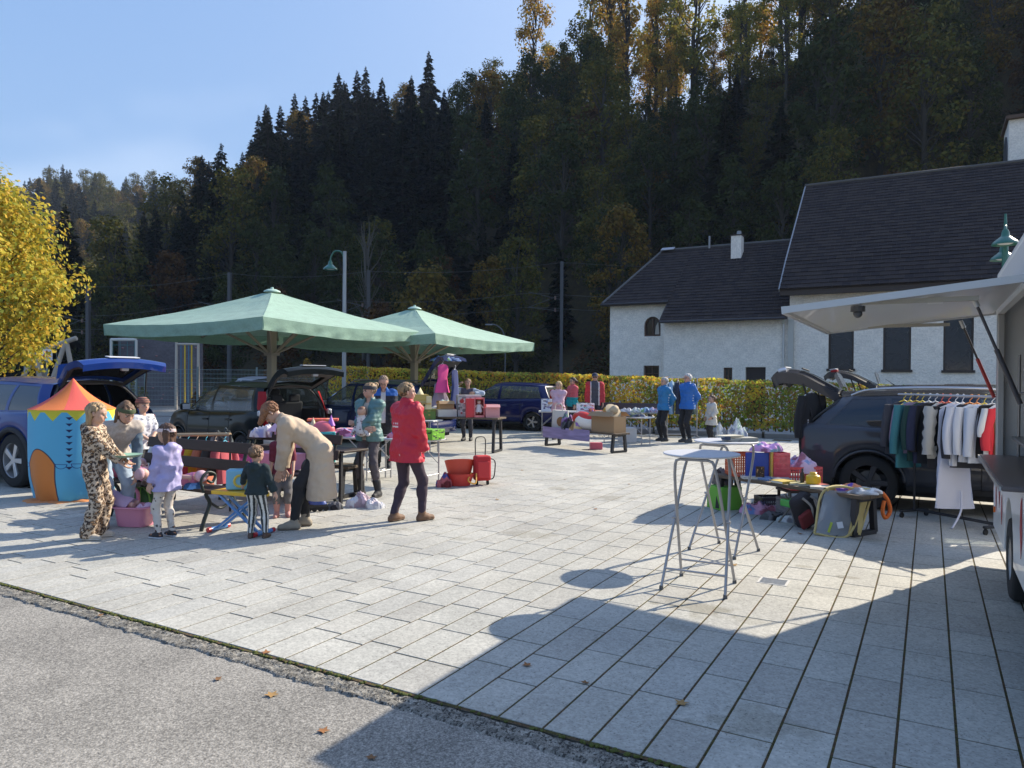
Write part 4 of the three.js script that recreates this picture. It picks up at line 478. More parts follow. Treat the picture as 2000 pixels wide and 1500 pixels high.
function car(name, label, x, d, hx, hd, S) {
  const t = thing(name, label, 'car', [x, 0, d], yawX(hx, hd)), { L, W, H, xf, xr, rw, sill, hoodF, hoodB, beltF, beltR, w0, w1, b, r1, r0, body } = S, hw = W / 2, ra = rw + 0.065;
  const belt = (x) => lerp(beltR, beltF, clamp((x - r0) / (w0 - r0), 0, 1));
  const top = (x) => x > w0 ? lerp(hoodB, hoodF, Math.pow(clamp((x - w0) / (L / 2 - w0), 0, 1), 1.7)) - 0.16 * Math.pow(clamp((x - L / 2 + 0.4) / 0.4, 0, 1), 2.5) : lerp(belt(x), hoodB, sstep(w0 - 0.35, w0, x) * (hoodB > beltF ? 1 : 0.4));
  const wid = (x) => hw * (1 - 0.17 * Math.pow(clamp((x - L / 2 + 0.9) / 0.9, 0, 1), 2.2) - 0.10 * Math.pow(clamp((-x - L / 2 + 0.6) / 0.6, 0, 1), 2.4));
  const low = (x) => { let y = sill + 0.1 * Math.pow(clamp((Math.abs(x) - L / 2 + 0.5) / 0.5, 0, 1), 2); for (const a of [xf, xr]) if (Math.abs(x - a) < ra) y = Math.max(y, rw * 0.97 + Math.sqrt(ra * ra - (x - a) ** 2)); return y; };
  const sect = (x, j) => { const w = wid(x), y0 = low(x), T = top(x), h = Math.max(0.02, T - y0), k = [[0.80, 0], [0.955, 0.015], [0.985, 0.16], [1, 0.34], [0.998, 0.52], [0.985, 0.68], [0.978, 0.80], [0.965, 0.9], [0.93, 0.975], [0.88, 1]][j]; return [w * k[0], y0 + h * k[1]]; };
  const xs = []; for (let i = 0; i <= 110; i++) xs.push(-L / 2 + L * i / 110);
  for (const s of [-1, 1]) part('body_side', sheet(110, 9, (u, v, i, j) => { const [z, y] = sect(xs[i], s > 0 ? 9 - j : j); return [xs[i], y, z * s]; }), body, t);
  part('bonnet', sheet(26, 12, (u, v) => { const x = lerp(w0 - 0.05, L / 2, u), z = lerp(-1, 1, v) * wid(x) * 0.885; return [x, top(x) + 0.05 * (1 - (z / hw) ** 2) * (1 - u * 0.4), z]; }), body, t);
  part('front_end', sheet(8, 14, (u, v) => { const z = lerp(-1, 1, v), w = wid(L / 2), y = lerp(low(L / 2), top(L / 2) + 0.03, u); return [L / 2 + 0.09 * (1 - z * z) + 0.02 * Math.sin(u * 3.1), y, z * w * 0.96]; }), body, t);
  part('underbody', M(box(L * 0.94, 0.3, W * 0.72, 0, 0.34, 0), box(w0 - r0, 0.1, W * 0.86, (w0 + r0) / 2, sill + 0.12, 0)), carDark, t);
  // greenhouse: columns of [bottom x, bottom z, top x, top z]
  const hr = H - 0.07, col = [[w0 + 0.1, 0, w1 + 0.06, 0], [w0 - 0.02, 0.84, w1, 0.6], [w0 - 0.14, 0.905, w1 - 0.12, 0.7], [b, 0.915, b - 0.03, 0.725], [r0 + 0.2, 0.9, r1 + 0.16, 0.69], [r0 + 0.03, 0.84, r1 + 0.02, 0.6], [r0 - 0.05, 0, r1 - 0.05, 0]];
  if (S.c) col.splice(4, 0, [S.c, 0.912, S.c - 0.06, 0.715]);
  const roofY = (x) => hr - 0.05 * Math.pow(clamp((b - 0.2 - x) / (b - 0.2 - r1), 0, 1), 1.6) - 0.05 * Math.pow(clamp((x - b) / (w1 - b), 0, 1), 2);
  const pt = (c, v, s) => { const xx = lerp(c[0], c[2], v), yb = top(clamp(c[0], -L / 2, L / 2)) - 0.01, y = lerp(yb, roofY(c[2]), v), bulge = 0.035 * Math.sin(Math.PI * v); return [xx + (Math.abs(c[1]) < 0.1 ? Math.sign(c[0]) * bulge : 0), y, (lerp(c[1], c[3], v) + (c[1] > 0.7 ? bulge / hw : 0)) * hw * s]; };
  const patch = (c0, c1, u, v, s) => { const p = pt(c0, v, s), q = pt(c1, v, s); return p.map((k, i) => lerp(k, q[i], u)); };
  const frame = [], n = col.length - 1;
  for (const s of [-1, 1]) for (let i = 0; i < n; i++) {
    const front = i === 0, rear = i === n - 1, small = i === 1 || i === n - 2; if (rear && S.open) continue;
    const A = col[i], B = col[i + 1], win = !small || (i === n - 2 && false);
    const mu0 = front || rear ? 0 : 0.04, mu1 = front || rear ? 0.93 : 0.95, mv0 = 0.05, mv1 = 0.9;
    const g = (u0, u1, v0, v1, nu, nv, off = 0) => sheet(nu, nv, (u, v) => { const p = patch(A, B, lerp(u0, u1, u), lerp(v0, v1, v), s); if (off) { p[2] += s * off * (front || rear ? 0 : 1); p[0] += front ? off : rear ? -off : 0; } return p; });
    if (!win) { frame.push(g(0, 1, 0, 1, 3, 6)); continue; }
    const [U0, U1] = rear ? [1 - mu1, 1] : [mu0, mu1];
    if (U0 > 0) frame.push(g(0, U0, 0, 1, 1, 6)); if (U1 < 1) frame.push(g(U1, 1, 0, 1, 1, 6)); frame.push(g(U0, U1, 0, mv0, 4, 1), g(U0, U1, mv1, 1, 4, 1));
    part(front ? 'windscreen' : rear ? 'rear_window' : 'side_window', g(U0, U1, mv0, mv1, 8, 6, -0.004), S.privacy && i >= (S.c ? 3 : 3) ? privacy : carGlass, t);
  }
  part('roof_frame', M(frame), body, t);
  part('roof', sheet(20, 12, (u, v) => { const x = lerp(r1, w1, u), zz = lerp(-1, 1, v), hwz = (0.725 - 0.125 * Math.pow(Math.abs(u * 2 - 1), 6)) * hw; return [x + (u === 0 ? -0.05 : u === 1 ? 0.06 : 0) * (1 - zz * zz), roofY(x) + 0.07 * (1 - Math.pow(Math.abs(zz), 2.4)), zz * hwz]; }), S.roofM ?? body, t);
  // doors: seams, handles, mirrors, sill trim
  for (const s of [-1, 1]) {
    const seam = (x, x2) => part('door_seam', tube([0, 1, 2, 3, 4, 5, 6, 7, 8].map((j) => { const [z, y] = sect(x, j); return [x + (j < 3 ? 0 : 0), y, (z + 0.0005) * s]; }), 0.005, 16, 4), carDark, t);
    seam(w0 - 0.2); seam(b); if (S.c2 ?? true) seam(Math.max(r0 + 0.4, xr + 0.12) + 0.3);
    for (const hxp of [b + 0.12, Math.max(r0 + 0.85, xr + 0.42)]) { const [z, y] = sect(hxp, 6); part('door_handle', rbox(0.2, 0.035, 0.03, 0.012, hxp, y, (z + 0.014) * s), S.handle ?? body, t); }
    const [zm] = sect(w0 - 0.25, 8); const mr = part('mirror', rbox(0.12, 0.15, 0.2, 0.05, w0 - 0.3, belt(w0) + 0.1, (zm + 0.14) * s), S.mirrorM ?? body, t); part('mirror_glass', box(0.004, 0.11, 0.15, w0 - 0.362, belt(w0) + 0.1, (zm + 0.14) * s), lampClear, mr);
    part('sill_trim', sheet(30, 2, (u, v) => { const x = lerp(xr + ra + 0.02, xf - ra - 0.02, u), [z, y] = sect(x, 1); return [x, y - 0.03 + v * (S.clad ?? 0.07), (z + 0.006 + v * 0.012) * s]; }), S.cladM ?? carDark, t);
    for (const a of [xf, xr]) part('wheel_arch', tube(Array.from({ length: 13 }, (_, i) => { const an = lerp(0.12, Math.PI - 0.12, i / 12), xx = a + Math.cos(an) * (ra + 0.005); return [xx, rw * 0.97 + Math.sin(an) * (ra + 0.005), wid(xx) * 0.975 * s]; }), S.archR ?? 0.02, 30, 6), S.cladM ?? body, t);
    for (const a of [xf, xr]) part('arch_liner', place(new THREE.CylinderGeometry(ra - 0.01, ra - 0.01, 0.3, 20, 1, true, -Math.PI / 2, Math.PI), a, rw * 0.97, (hw * 0.8 - 0.09) * s, Math.PI / 2, 0, 0), carDark, t);
    for (const a of [xf, xr]) wheelParts(t, a, s * (hw - 0.13), rw, 0.21, S.spokes ?? 5, S.rim ?? rimM, s);
    part('headlight', rbox(0.3, 0.14, 0.3, 0.06, L / 2 - 0.16, hoodF - 0.13, hw * 0.68 * s), lampClear, t);
  }
  // seats
  const seatM = mat([0.035, 0.035, 0.038], 0.9); for (const z of [-0.36, 0.36]) { const st = part('front_seat', M(rbox(0.5, 0.16, 0.5, 0.06, b - 0.02, 0.62, z), rbox(0.16, 0.62, 0.48, 0.06, b - 0.34, 0.95, z, 0, 0, 0.18)), seatM, t); part('headrest', rbox(0.1, 0.18, 0.26, 0.04, b - 0.42, H - 0.24, z), seatM, st); }
  const rb = Math.max(r0 + 0.75, xr + 0.15); part('rear_seat', M(rbox(0.14, 0.6, W * 0.7, 0.05, rb, 0.92, 0, 0, 0, 0.15), rbox(0.45, 0.16, W * 0.7, 0.05, rb + 0.3, 0.6, 0)), seatM, t); for (const z of [-0.4, 0, 0.4]) part('headrest', rbox(0.08, 0.15, 0.24, 0.035, rb - 0.07, 1.27, z), seatM, t);
  part('dashboard', rbox(0.35, 0.2, W * 0.74, 0.06, w0 - 0.35, belt(w0) - 0.05, 0), carDark, t); part('steering_wheel', place(new THREE.TorusGeometry(0.18, 0.018, 6, 20), w0 - 0.62, belt(w0) + 0.03, -0.36, 0, Math.PI / 2 - 0.4, 0), carDark, t);
  part('cabin_lining', M(box(w0 - r0 - 0.2, 0.02, W * 0.8, (w0 + r0) / 2, sill + 0.2, 0)), carDark, t);
  // rear
  const xe = -L / 2, sz = S.ledge ?? 0.62;
  part('rear_bumper', sheet(10, 16, (u, v) => { const z = lerp(-1, 1, v), w = wid(xe) * 0.965; return [xe - 0.085 * (1 - z ** 4) * Math.sin(Math.PI * clamp(u, 0.06, 0.94)) - 0.0, lerp(low(xe) - 0.02, sz, u), z * w]; }), S.bumperM ?? body, t);
  if (S.bumperLow) part('bumper_skid', sheet(6, 14, (u, v) => { const z = lerp(-1, 1, v); return [xe - 0.1 * (1 - z ** 4) * Math.sin(Math.PI * (0.2 + u * 0.5)) - 0.012, lerp(low(xe) - 0.03, low(xe) + 0.14, u), z * wid(xe) * 0.88]; }), S.bumperLow, t);
  for (const s of [-1, 1]) {
    const li = part('tail_light', S.light ? S.light(s, xe, hw) : M(rbox(0.1, 0.2, 0.2, 0.04, xe + 0.06, sz + 0.22, hw * 0.74 * s)), tailRed, t);
    part('reverse_lamp', S.light2 ? S.light2(s, xe, hw) : rbox(0.06, 0.06, 0.12, 0.02, xe + 0.01, sz + 0.16, hw * 0.74 * s), lampClear, li);
  }
  for (const s of [-1, 1]) part('rear_quarter', sheet(8, 3, (u, v) => { const y = lerp(sz, top(r0), u), x = lerp(xe - 0.01, r0 + 0.02, u); return [x + v * 0.04, y, s * (lerp(wid(xe) * 0.975, 0.84 * hw, u) - v * 0.16)]; }), body, t);
  if (S.open) {
    part('boot_lining', M(box(rb - xe - 0.1, 0.03, W * 0.68, (rb + xe) / 2, sz - 0.04, 0), box(rb - xe - 0.1, belt(r0) - sz, 0.03, (rb + xe) / 2, (belt(r0) + sz) / 2, hw * 0.72), box(rb - xe - 0.1, belt(r0) - sz, 0.03, (rb + xe) / 2, (belt(r0) + sz) / 2, -hw * 0.72)), carDark, t);
    part('boot_seal', tube([[xe - 0.01, sz + 0.02, hw * 0.66], [xe + 0.02, lerp(sz, belt(r0), 0.6), hw * 0.7], [r0, belt(r0), hw * 0.72], [r1, roofY(r1) - 0.02, hw * 0.52], [r1 - 0.04, roofY(r1) + 0.01, 0], [r1, roofY(r1) - 0.02, -hw * 0.52], [r0, belt(r0), -hw * 0.72], [xe + 0.02, lerp(sz, belt(r0), 0.6), -hw * 0.7], [xe - 0.01, sz + 0.02, -hw * 0.66]], 0.018, 60, 6), trimGrey, t);
    // tailgate, drawn shut and then turned up about the roof edge
    const gt = new THREE.Group(); gt.name = 'tailgate'; t.add(gt); const hxp = r1 - 0.03, hy = roofY(r1) + 0.03; gt.position.set(hxp, hy, 0); gt.rotation.z = -S.open;
    const prof = [[0, 0, 0.58], [lerp(0, r0 - hxp, 0.5) - 0.02, (belt(r0) - hy) * 0.5, 0.66], [r0 - hxp - 0.03, belt(r0) - hy, 0.73], [xe - hxp - 0.03, lerp(belt(r0), sz, 0.45) - hy, 0.76], [xe - hxp - 0.05, lerp(belt(r0), sz, 0.75) - hy, 0.76], [xe - hxp, sz - hy + 0.03, 0.72]];
    const pc = new THREE.CatmullRomCurve3(prof.map((p) => V(p[0], p[1], p[2]))), skin = (u, v) => { const p = pc.getPoint(u), z = lerp(-1, 1, v); return [p.x - 0.06 * (1 - z * z), p.y, z * p.z * hw]; };
    const split = 0.44, sk = (u0, u1, v0, v1, nu, nv, off = 0) => sheet(nu, nv, (u, v) => { const q = skin(lerp(u0, u1, u), lerp(v0, v1, v), 0); q[0] += off; return q; });
    part('tailgate_skin', M(sk(split, 1, 0, 1, 14, 14), sk(0, split, 0, 0.1, 8, 2), sk(0, split, 0.9, 1, 8, 2), sk(0, 0.07, 0.1, 0.9, 2, 10)), body, gt);
    part('tailgate_window', sk(0.07, split, 0.1, 0.9, 8, 10, 0.004), S.privacy ? privacy : carGlass, gt);
    const lo = S.thick ?? 0.1; for (const v of [0, 1]) part('tailgate_edge', sheet(16, 2, (u, w) => { const q = skin(lerp(0.01, 0.99, u), v ? 1 - 0.03 * w : 0.03 * w); q[0] += w * lo; return q; }), body, gt); part('tailgate_lip', sheet(2, 12, (w, v) => { const q = skin(1 - 0.02 * w, v); q[0] += w * lo; return q; }), body, gt);
    const lin = part('tailgate_lining', M(sk(split, 0.98, 0.05, 0.95, 14, 14, lo), sk(0.02, split, 0.02, 0.1, 8, 2, lo * 0.8), sk(0.02, split, 0.9, 0.98, 8, 2, lo * 0.8), sk(0.02, 0.08, 0.1, 0.9, 2, 10, lo * 0.8)), S.lining ?? trimGrey, gt);
    const e = skin(0.985, 0.5, 0); part('latch', rbox(0.05, 0.06, 0.12, 0.015, e[0] + lo + 0.02, e[1] + 0.05, 0), mat([0.4, 0.4, 0.4], 0.4, { metalness: 0.6 }), lin); part('grip', rbox(0.04, 0.05, 0.18, 0.015, skin(0.88, 0.5)[0] + lo + 0.025, skin(0.88, 0.5)[1], 0.3), carDark, lin);
    part('number_plate', box(0.012, 0.11, 0.5, skin(0.74, 0.5)[0] - 0.012, skin(0.74, 0.5)[1], 0), mat([0.7, 0.7, 0.7], 0.5), gt); part('wiper', bar([skin(0.46, 0.5)[0] - 0.03, skin(0.46, 0.5)[1], 0], [skin(0.42, 0.2)[0] - 0.03, skin(0.42, 0.2)[1], -0.35], 0.012, 6), carDark, gt);
    if (S.gateLights) for (const s of [-1, 1]) { const q = skin(0.66, 0.5 + s * 0.42); part('gate_light', rbox(0.05, 0.12, 0.26, 0.02, q[0] - 0.01, q[1], q[2] * 0.86), S.gateLights, gt); }
    if (S.spoiler) part('spoiler', sheet(4, 12, (u, v) => { const z = lerp(-1, 1, v); return [-0.05 - u * 0.22 - 0.05 * (1 - z * z), 0.03 - u * 0.03, z * 0.58 * hw]; }), body, gt);
    for (const s of [-1, 1]) { const q = V(...skin(0.42, s > 0 ? 0.95 : 0.05)).applyAxisAngle(V(0, 0, 1), -S.open).add(V(hxp, hy, 0)); part('gas_strut', bar([r0 + 0.02, belt(r0) + 0.08, 0.78 * hw * s], q.toArray(), 0.013, 6), carDark, t); }
  } else part('tailgate_skin', M(sheet(10, 12, (u, v) => { const z = lerp(-1, 1, v), y = lerp(sz, top(r0), u); return [lerp(xe - 0.02, r0 - 0.03, u * u) - 0.06 * (1 - z * z), y, z * lerp(0.86, 0.84, u) * hw]; })), body, t);
  if (S.rails) for (const s of [-1, 1]) part('roof_rail', tube([[r1 + 0.12, roofY(r1) + 0.02, 0.62 * hw * s], [r1 + 0.3, roofY(r1 + 0.3) + 0.075, 0.65 * hw * s], [b, hr + 0.08, 0.67 * hw * s], [w1 - 0.25, roofY(w1 - 0.25) + 0.075, 0.64 * hw * s], [w1 - 0.1, roofY(w1) + 0.03, 0.62 * hw * s]], 0.017, 40, 6), S.rails, t);
  part('antenna', bar([r1 + 0.25, roofY(r1 + 0.25) + 0.06, 0], [r1 + 0.08, roofY(r1) + 0.2, 0], 0.008, 5, 0.004), carDark, t);
  return t;
}
const HATCH = { L: 3.9, W: 1.7, H: 1.54, xf: 1.22, xr: -1.28, rw: 0.3, sill: 0.24, hoodF: 0.86, hoodB: 1.02, beltF: 0.98, beltR: 1.06, w0: 1.02, w1: 0.22, b: -0.08, r1: -1.62, r0: -1.86 };
const SUV = { L: 4.5, W: 1.86, H: 1.68, xf: 1.36, xr: -1.36, rw: 0.385, sill: 0.3, hoodF: 0.98, hoodB: 1.14, beltF: 1.1, beltR: 1.17, w0: 1.0, w1: 0.3, b: -0.1, c: -1.1, r1: -1.86, r0: -2.17 };
const ESTATE = { L: 4.6, W: 1.8, H: 1.52, xf: 1.42, xr: -1.3, rw: 0.32, sill: 0.22, hoodF: 0.82, hoodB: 0.98, beltF: 0.95, beltR: 1.0, w0: 0.98, w1: 0.22, b: -0.12, c: -1.15, r1: -1.9, r0: -2.2 };
// bright blue crossover, left
car('blue_crossover', 'bright blue crossover with its tailgate raised behind the toy tent', -8.29, 12.53, -0.88, 0.475, { ...SUV, rw: 0.41, body: paint([0.004, 0.032, 0.19]), open: 1.45, cladM: mat([0.03, 0.03, 0.032], 0.8), clad: 0.16, archR: 0.045, privacy: true, lining: mat([0.022, 0.022, 0.024], 0.8), bumperLow: mat([0.55, 0.55, 0.53], 0.5), spoiler: true, rim: mat([0.6, 0.6, 0.6], 0.3, { metalness: 0.6 }), spokes: 5, ledge: 0.72, light: (s, xe, hw) => rbox(0.16, 0.09, 0.16, 0.03, xe + 0.1, 1.02, hw * 0.86 * s) });
// dark hatchback with big red lamps
car('dark_hatchback', 'dark green black hatchback with tall red tail lights and open tailgate', -5.55, 15.35, -0.757, 0.651, { ...HATCH, H: 1.6, body: mat([0.006, 0.009, 0.009], 0.3, { specularIntensity: 0.2, clearcoat: 0.4, clearcoatRoughness: 0.02 }), open: 1.55, lining: mat([0.07, 0.06, 0.055], 0.8), ledge: 0.6, bumperM: paint([0.25, 0.26, 0.27], 0.3), gateLights: null, light: (s, xe, hw) => sheet(10, 6, (u, v) => { const y = lerp(0.78, 1.42, u), x = lerp(xe - 0.03, -1.74, Math.pow(u, 1.6)); return [x + v * lerp(0.3, 0.1, u) + 0.0, y, s * (lerp(0.9, 0.76, u) * hw * (0.86 + 0.16 * Math.sin(v * 1.57)) + 0.012)]; }), light2: (s, xe, hw) => rbox(0.09, 0.11, 0.1, 0.03, xe + 0.09, 1.02, hw * 0.885 * s) });
// blue estate with clothes on its tailgate
car('blue_estate_car', 'dark blue estate car with raised tailgate hung with dresses', -3.9, 19.7, -0.93, 0.37, { ...ESTATE, H: 1.62, body: paint([0.006, 0.014, 0.075], 0.25), open: 1.95, rails: mat([0.3, 0.3, 0.32], 0.35, { metalness: 0.7 }), ledge: 0.6 });
// blue hatchback
car('blue_hatchback', 'royal blue hatchback parked beside the hedge with tailgate shut', -0.2, 25.0, -0.92, 0.39, { ...HATCH, L: 4.0, W: 1.76, H: 1.58, body: paint([0.006, 0.01, 0.085], 0.3), light: (s, xe, hw) => rbox(0.12, 0.4, 0.14, 0.05, xe + 0.1, 1.15, hw * 0.8 * s) });
// car hidden behind the hatchback
car('black_compact_car', 'black compact car half hidden behind the dark hatchback', -6.6, 20.2, -0.757, 0.651, { ...HATCH, H: 1.66, body: paint([0.01, 0.011, 0.013], 0.25) });
car('silver_car', 'silver car roof showing above the dark hatchback', -8.9, 25.6, -0.8, 0.6, { ...HATCH, H: 1.72, body: paint([0.3, 0.32, 0.36], 0.3) });
// black SUV, right
car('black_van', 'black people carrier with open tailgate behind the clothes rail', 6.32, 9.8, AV[0], AV[1], { ...SUV, L: 4.4, W: 1.84, H: 1.6, rw: 0.36, xr: -1.36, r0: -2.1, r1: -1.72, beltR: 1.12, beltF: 1.02, hoodB: 1.08, body: paint([0.045, 0.047, 0.056], 0.22), open: 1.3, privacy: true, rails: mat([0.5, 0.5, 0.5], 0.3, { metalness: 0.8 }), ledge: 0.68, gateLights: lampClear, thick: 0.17, lining: mat([0.05, 0.05, 0.052], 0.6), spoiler: true, rim: mat([0.05, 0.05, 0.055], 0.5, { metalness: 0.6 }), roofM: paint([0.03, 0.032, 0.038], 0.25) });
car('grey_van', 'dark grey car with open tailgate parked behind the black people carrier', 8.7, 13.25, AV[0], AV[1], { ...SUV, H: 1.66, body: paint([0.05, 0.05, 0.055], 0.25), open: 1.4, gateLights: tailRed, ledge: 0.68, spoiler: true });
// ---------- signed-distance mesher ----------
function meshSDF(f, lo, hi, cell, col) {
  const nx = Math.ceil((hi[0] - lo[0]) / cell) + 2, ny = Math.ceil((hi[1] - lo[1]) / cell) + 2, nz = Math.ceil((hi[2] - lo[2]) / cell) + 2, B = 6, F = new Float32Array(nx * ny * nz).fill(1), id = (i, j, k) => (k * ny + j) * nx + i, half = B * cell * 0.87 * 1.25;
  const act = [];
  for (let c = 0; c < nz; c += B) for (let b = 0; b < ny; b += B) for (let a = 0; a < nx; a += B) {
    const v = f(lo[0] + (a + B / 2) * cell, lo[1] + (b + B / 2) * cell, lo[2] + (c + B / 2) * cell), on = Math.abs(v) < half; if (on) act.push([a, b, c]);
    if (on || v < 0) for (let k = c; k <= Math.min(c + B, nz - 1); k++) for (let j = b; j <= Math.min(b + B, ny - 1); j++) for (let i = a; i <= Math.min(a + B, nx - 1); i++) { const q = id(i, j, k); if (on) { if (F[q] === 1 || F[q] === -1) F[q] = f(lo[0] + i * cell, lo[1] + j * cell, lo[2] + k * cell); } else if (F[q] === 1) F[q] = -1; }
  }
  const vid = new Map(), P = [], idx = [];
  const vert = (i, j, k) => {
    const key = id(i, j, k); if (vid.has(key)) return vid.get(key); let sx = 0, sy = 0, sz = 0, n = 0;
    const e = (i0, j0, k0, i1, j1, k1) => { const u = F[id(i0, j0, k0)], v = F[id(i1, j1, k1)]; if ((u < 0) !== (v < 0)) { const t = u / (u - v); sx += lerp(i0, i1, t); sy += lerp(j0, j1, t); sz += lerp(k0, k1, t); n++; } };
    for (const a of [0, 1]) for (const b of [0, 1]) { e(i, j + a, k + b, i + 1, j + a, k + b); e(i + a, j, k + b, i + a, j + 1, k + b); e(i + a, j + b, k, i + a, j + b, k + 1); }
    const o = P.length / 3; P.push(lo[0] + sx / n * cell, lo[1] + sy / n * cell, lo[2] + sz / n * cell); vid.set(key, o); return o;
  };
  const quad = (a, b, c, d, flip) => flip ? idx.push(a, c, b, a, d, c) : idx.push(a, b, c, a, c, d);
  const done = new Set();
  for (const [a0, b0, c0] of act) for (let k = Math.max(1, c0); k < Math.min(c0 + B, nz - 1); k++) for (let j = Math.max(1, b0); j < Math.min(b0 + B, ny - 1); j++) for (let i = Math.max(1, a0); i < Math.min(a0 + B, nx - 1); i++) {
    const s = F[id(i, j, k)] < 0;
    if (s !== F[id(i + 1, j, k)] < 0) quad(vert(i, j - 1, k - 1), vert(i, j, k - 1), vert(i, j, k), vert(i, j - 1, k), !s);
    if (s !== F[id(i, j + 1, k)] < 0) quad(vert(i - 1, j, k - 1), vert(i - 1, j, k), vert(i, j, k), vert(i, j, k - 1), !s);
    if (s !== F[id(i, j, k + 1)] < 0) quad(vert(i - 1, j - 1, k), vert(i, j - 1, k), vert(i, j, k), vert(i - 1, j, k), !s);
  }
  const n = P.length / 3, N = new Float32Array(n * 3), C = col ? new Float32Array(n * 3) : null, h = cell * 0.6, uv = new Float32Array(n * 2);
  for (let i = 0; i < n; i++) { const x = P[i * 3], y = P[i * 3 + 1], z = P[i * 3 + 2], v = f(x, y, z), g = V(f(x + h, y, z) - v, f(x, y + h, z) - v, f(x, y, z + h) - v).normalize(); N.set([g.x, g.y, g.z], i * 3); uv.set([(x + z * 0.7) * 4, y * 4], i * 2); if (C) C.set(col(x, y, z), i * 3); }
  const g = new THREE.BufferGeometry(); g.setAttribute('position', new THREE.Float32BufferAttribute(P, 3)); g.setAttribute('normal', new THREE.BufferAttribute(N, 3)); g.setAttribute('uv', new THREE.BufferAttribute(uv, 2)); if (C) g.setAttribute('color', new THREE.BufferAttribute(C, 3)); g.setIndex(idx); return g;
}
const smin = (a, b, k) => { const h = Math.max(k - Math.abs(a - b), 0) / k; return Math.min(a, b) - h * h * k * 0.25; };
// a bone: tapered capsule between joints a and b
function bone(a, b, ra, rb) { const d = b.clone().sub(a), l2 = Math.max(1e-9, d.lengthSq()); return (x, y, z) => { const px = x - a.x, py = y - a.y, pz = z - a.z, t = clamp((px * d.x + py * d.y + pz * d.z) / l2, 0, 1), qx = px - d.x * t, qy = py - d.y * t, qz = pz - d.z * t; return Math.sqrt(qx * qx + qy * qy + qz * qz) - lerp(ra, rb, t); }; }
function blob(c, rx, ry, rz, rot) { const m = rot ? rot.clone().invert() : null, p = V(0, 0, 0), r = Math.min(rx, ry, rz); return (x, y, z) => { p.set(x - c.x, y - c.y, z - c.z); if (m) p.applyQuaternion(m); const a = p.x / rx, b = p.y / ry, e = p.z / rz, q = Math.sqrt(a * a + b * b + e * e); const g = Math.sqrt(a * a / (rx * rx) + b * b / (ry * ry) + e * e / (rz * rz)); return q < 1e-6 ? -r : q * (q - 1) / Math.max(g, 1e-6); }; }
function union(list, k) { return (x, y, z) => { let d = list[0](x, y, z); for (let i = 1; i < list.length; i++) d = smin(d, list[i](x, y, z), k); return d; }; }
function bounds(pts, m) { const lo = [1e9, 1e9, 1e9], hi = [-1e9, -1e9, -1e9]; for (const p of pts) [p.x, p.y, p.z].forEach((v, i) => { lo[i] = Math.min(lo[i], v - m); hi[i] = Math.max(hi[i], v + m); }); return [lo, hi]; }
function ik(a, target, l1, l2, pole) { const d = target.clone().sub(a), L = Math.min(d.length(), (l1 + l2) * 0.998), dir = d.clone().normalize(), end = a.clone().addScaledVector(dir, L), q = (l1 * l1 - l2 * l2 + L * L) / (2 * L), hgt = Math.sqrt(Math.max(0, l1 * l1 - q * q)), side = pole.clone().addScaledVector(dir, -pole.dot(dir)).normalize(); return [a.clone().addScaledVector(dir, q).addScaledVector(side, hgt), end]; }
const skinM = mat(0xffffff, 0.55, { vertexColors: true, sheen: 0.2 }), clothM = mat(0xffffff, 0.9, { vertexColors: true, bumpMap: clothBump, bumpScale: 0.0015 }), shinyCloth = mat(0xffffff, 0.55, { vertexColors: true, bumpMap: clothBump, bumpScale: 0.001 }), hairM = mat(0xffffff, 0.6, { vertexColors: true }), shoeM = mat(0xffffff, 0.7, { vertexColors: true });
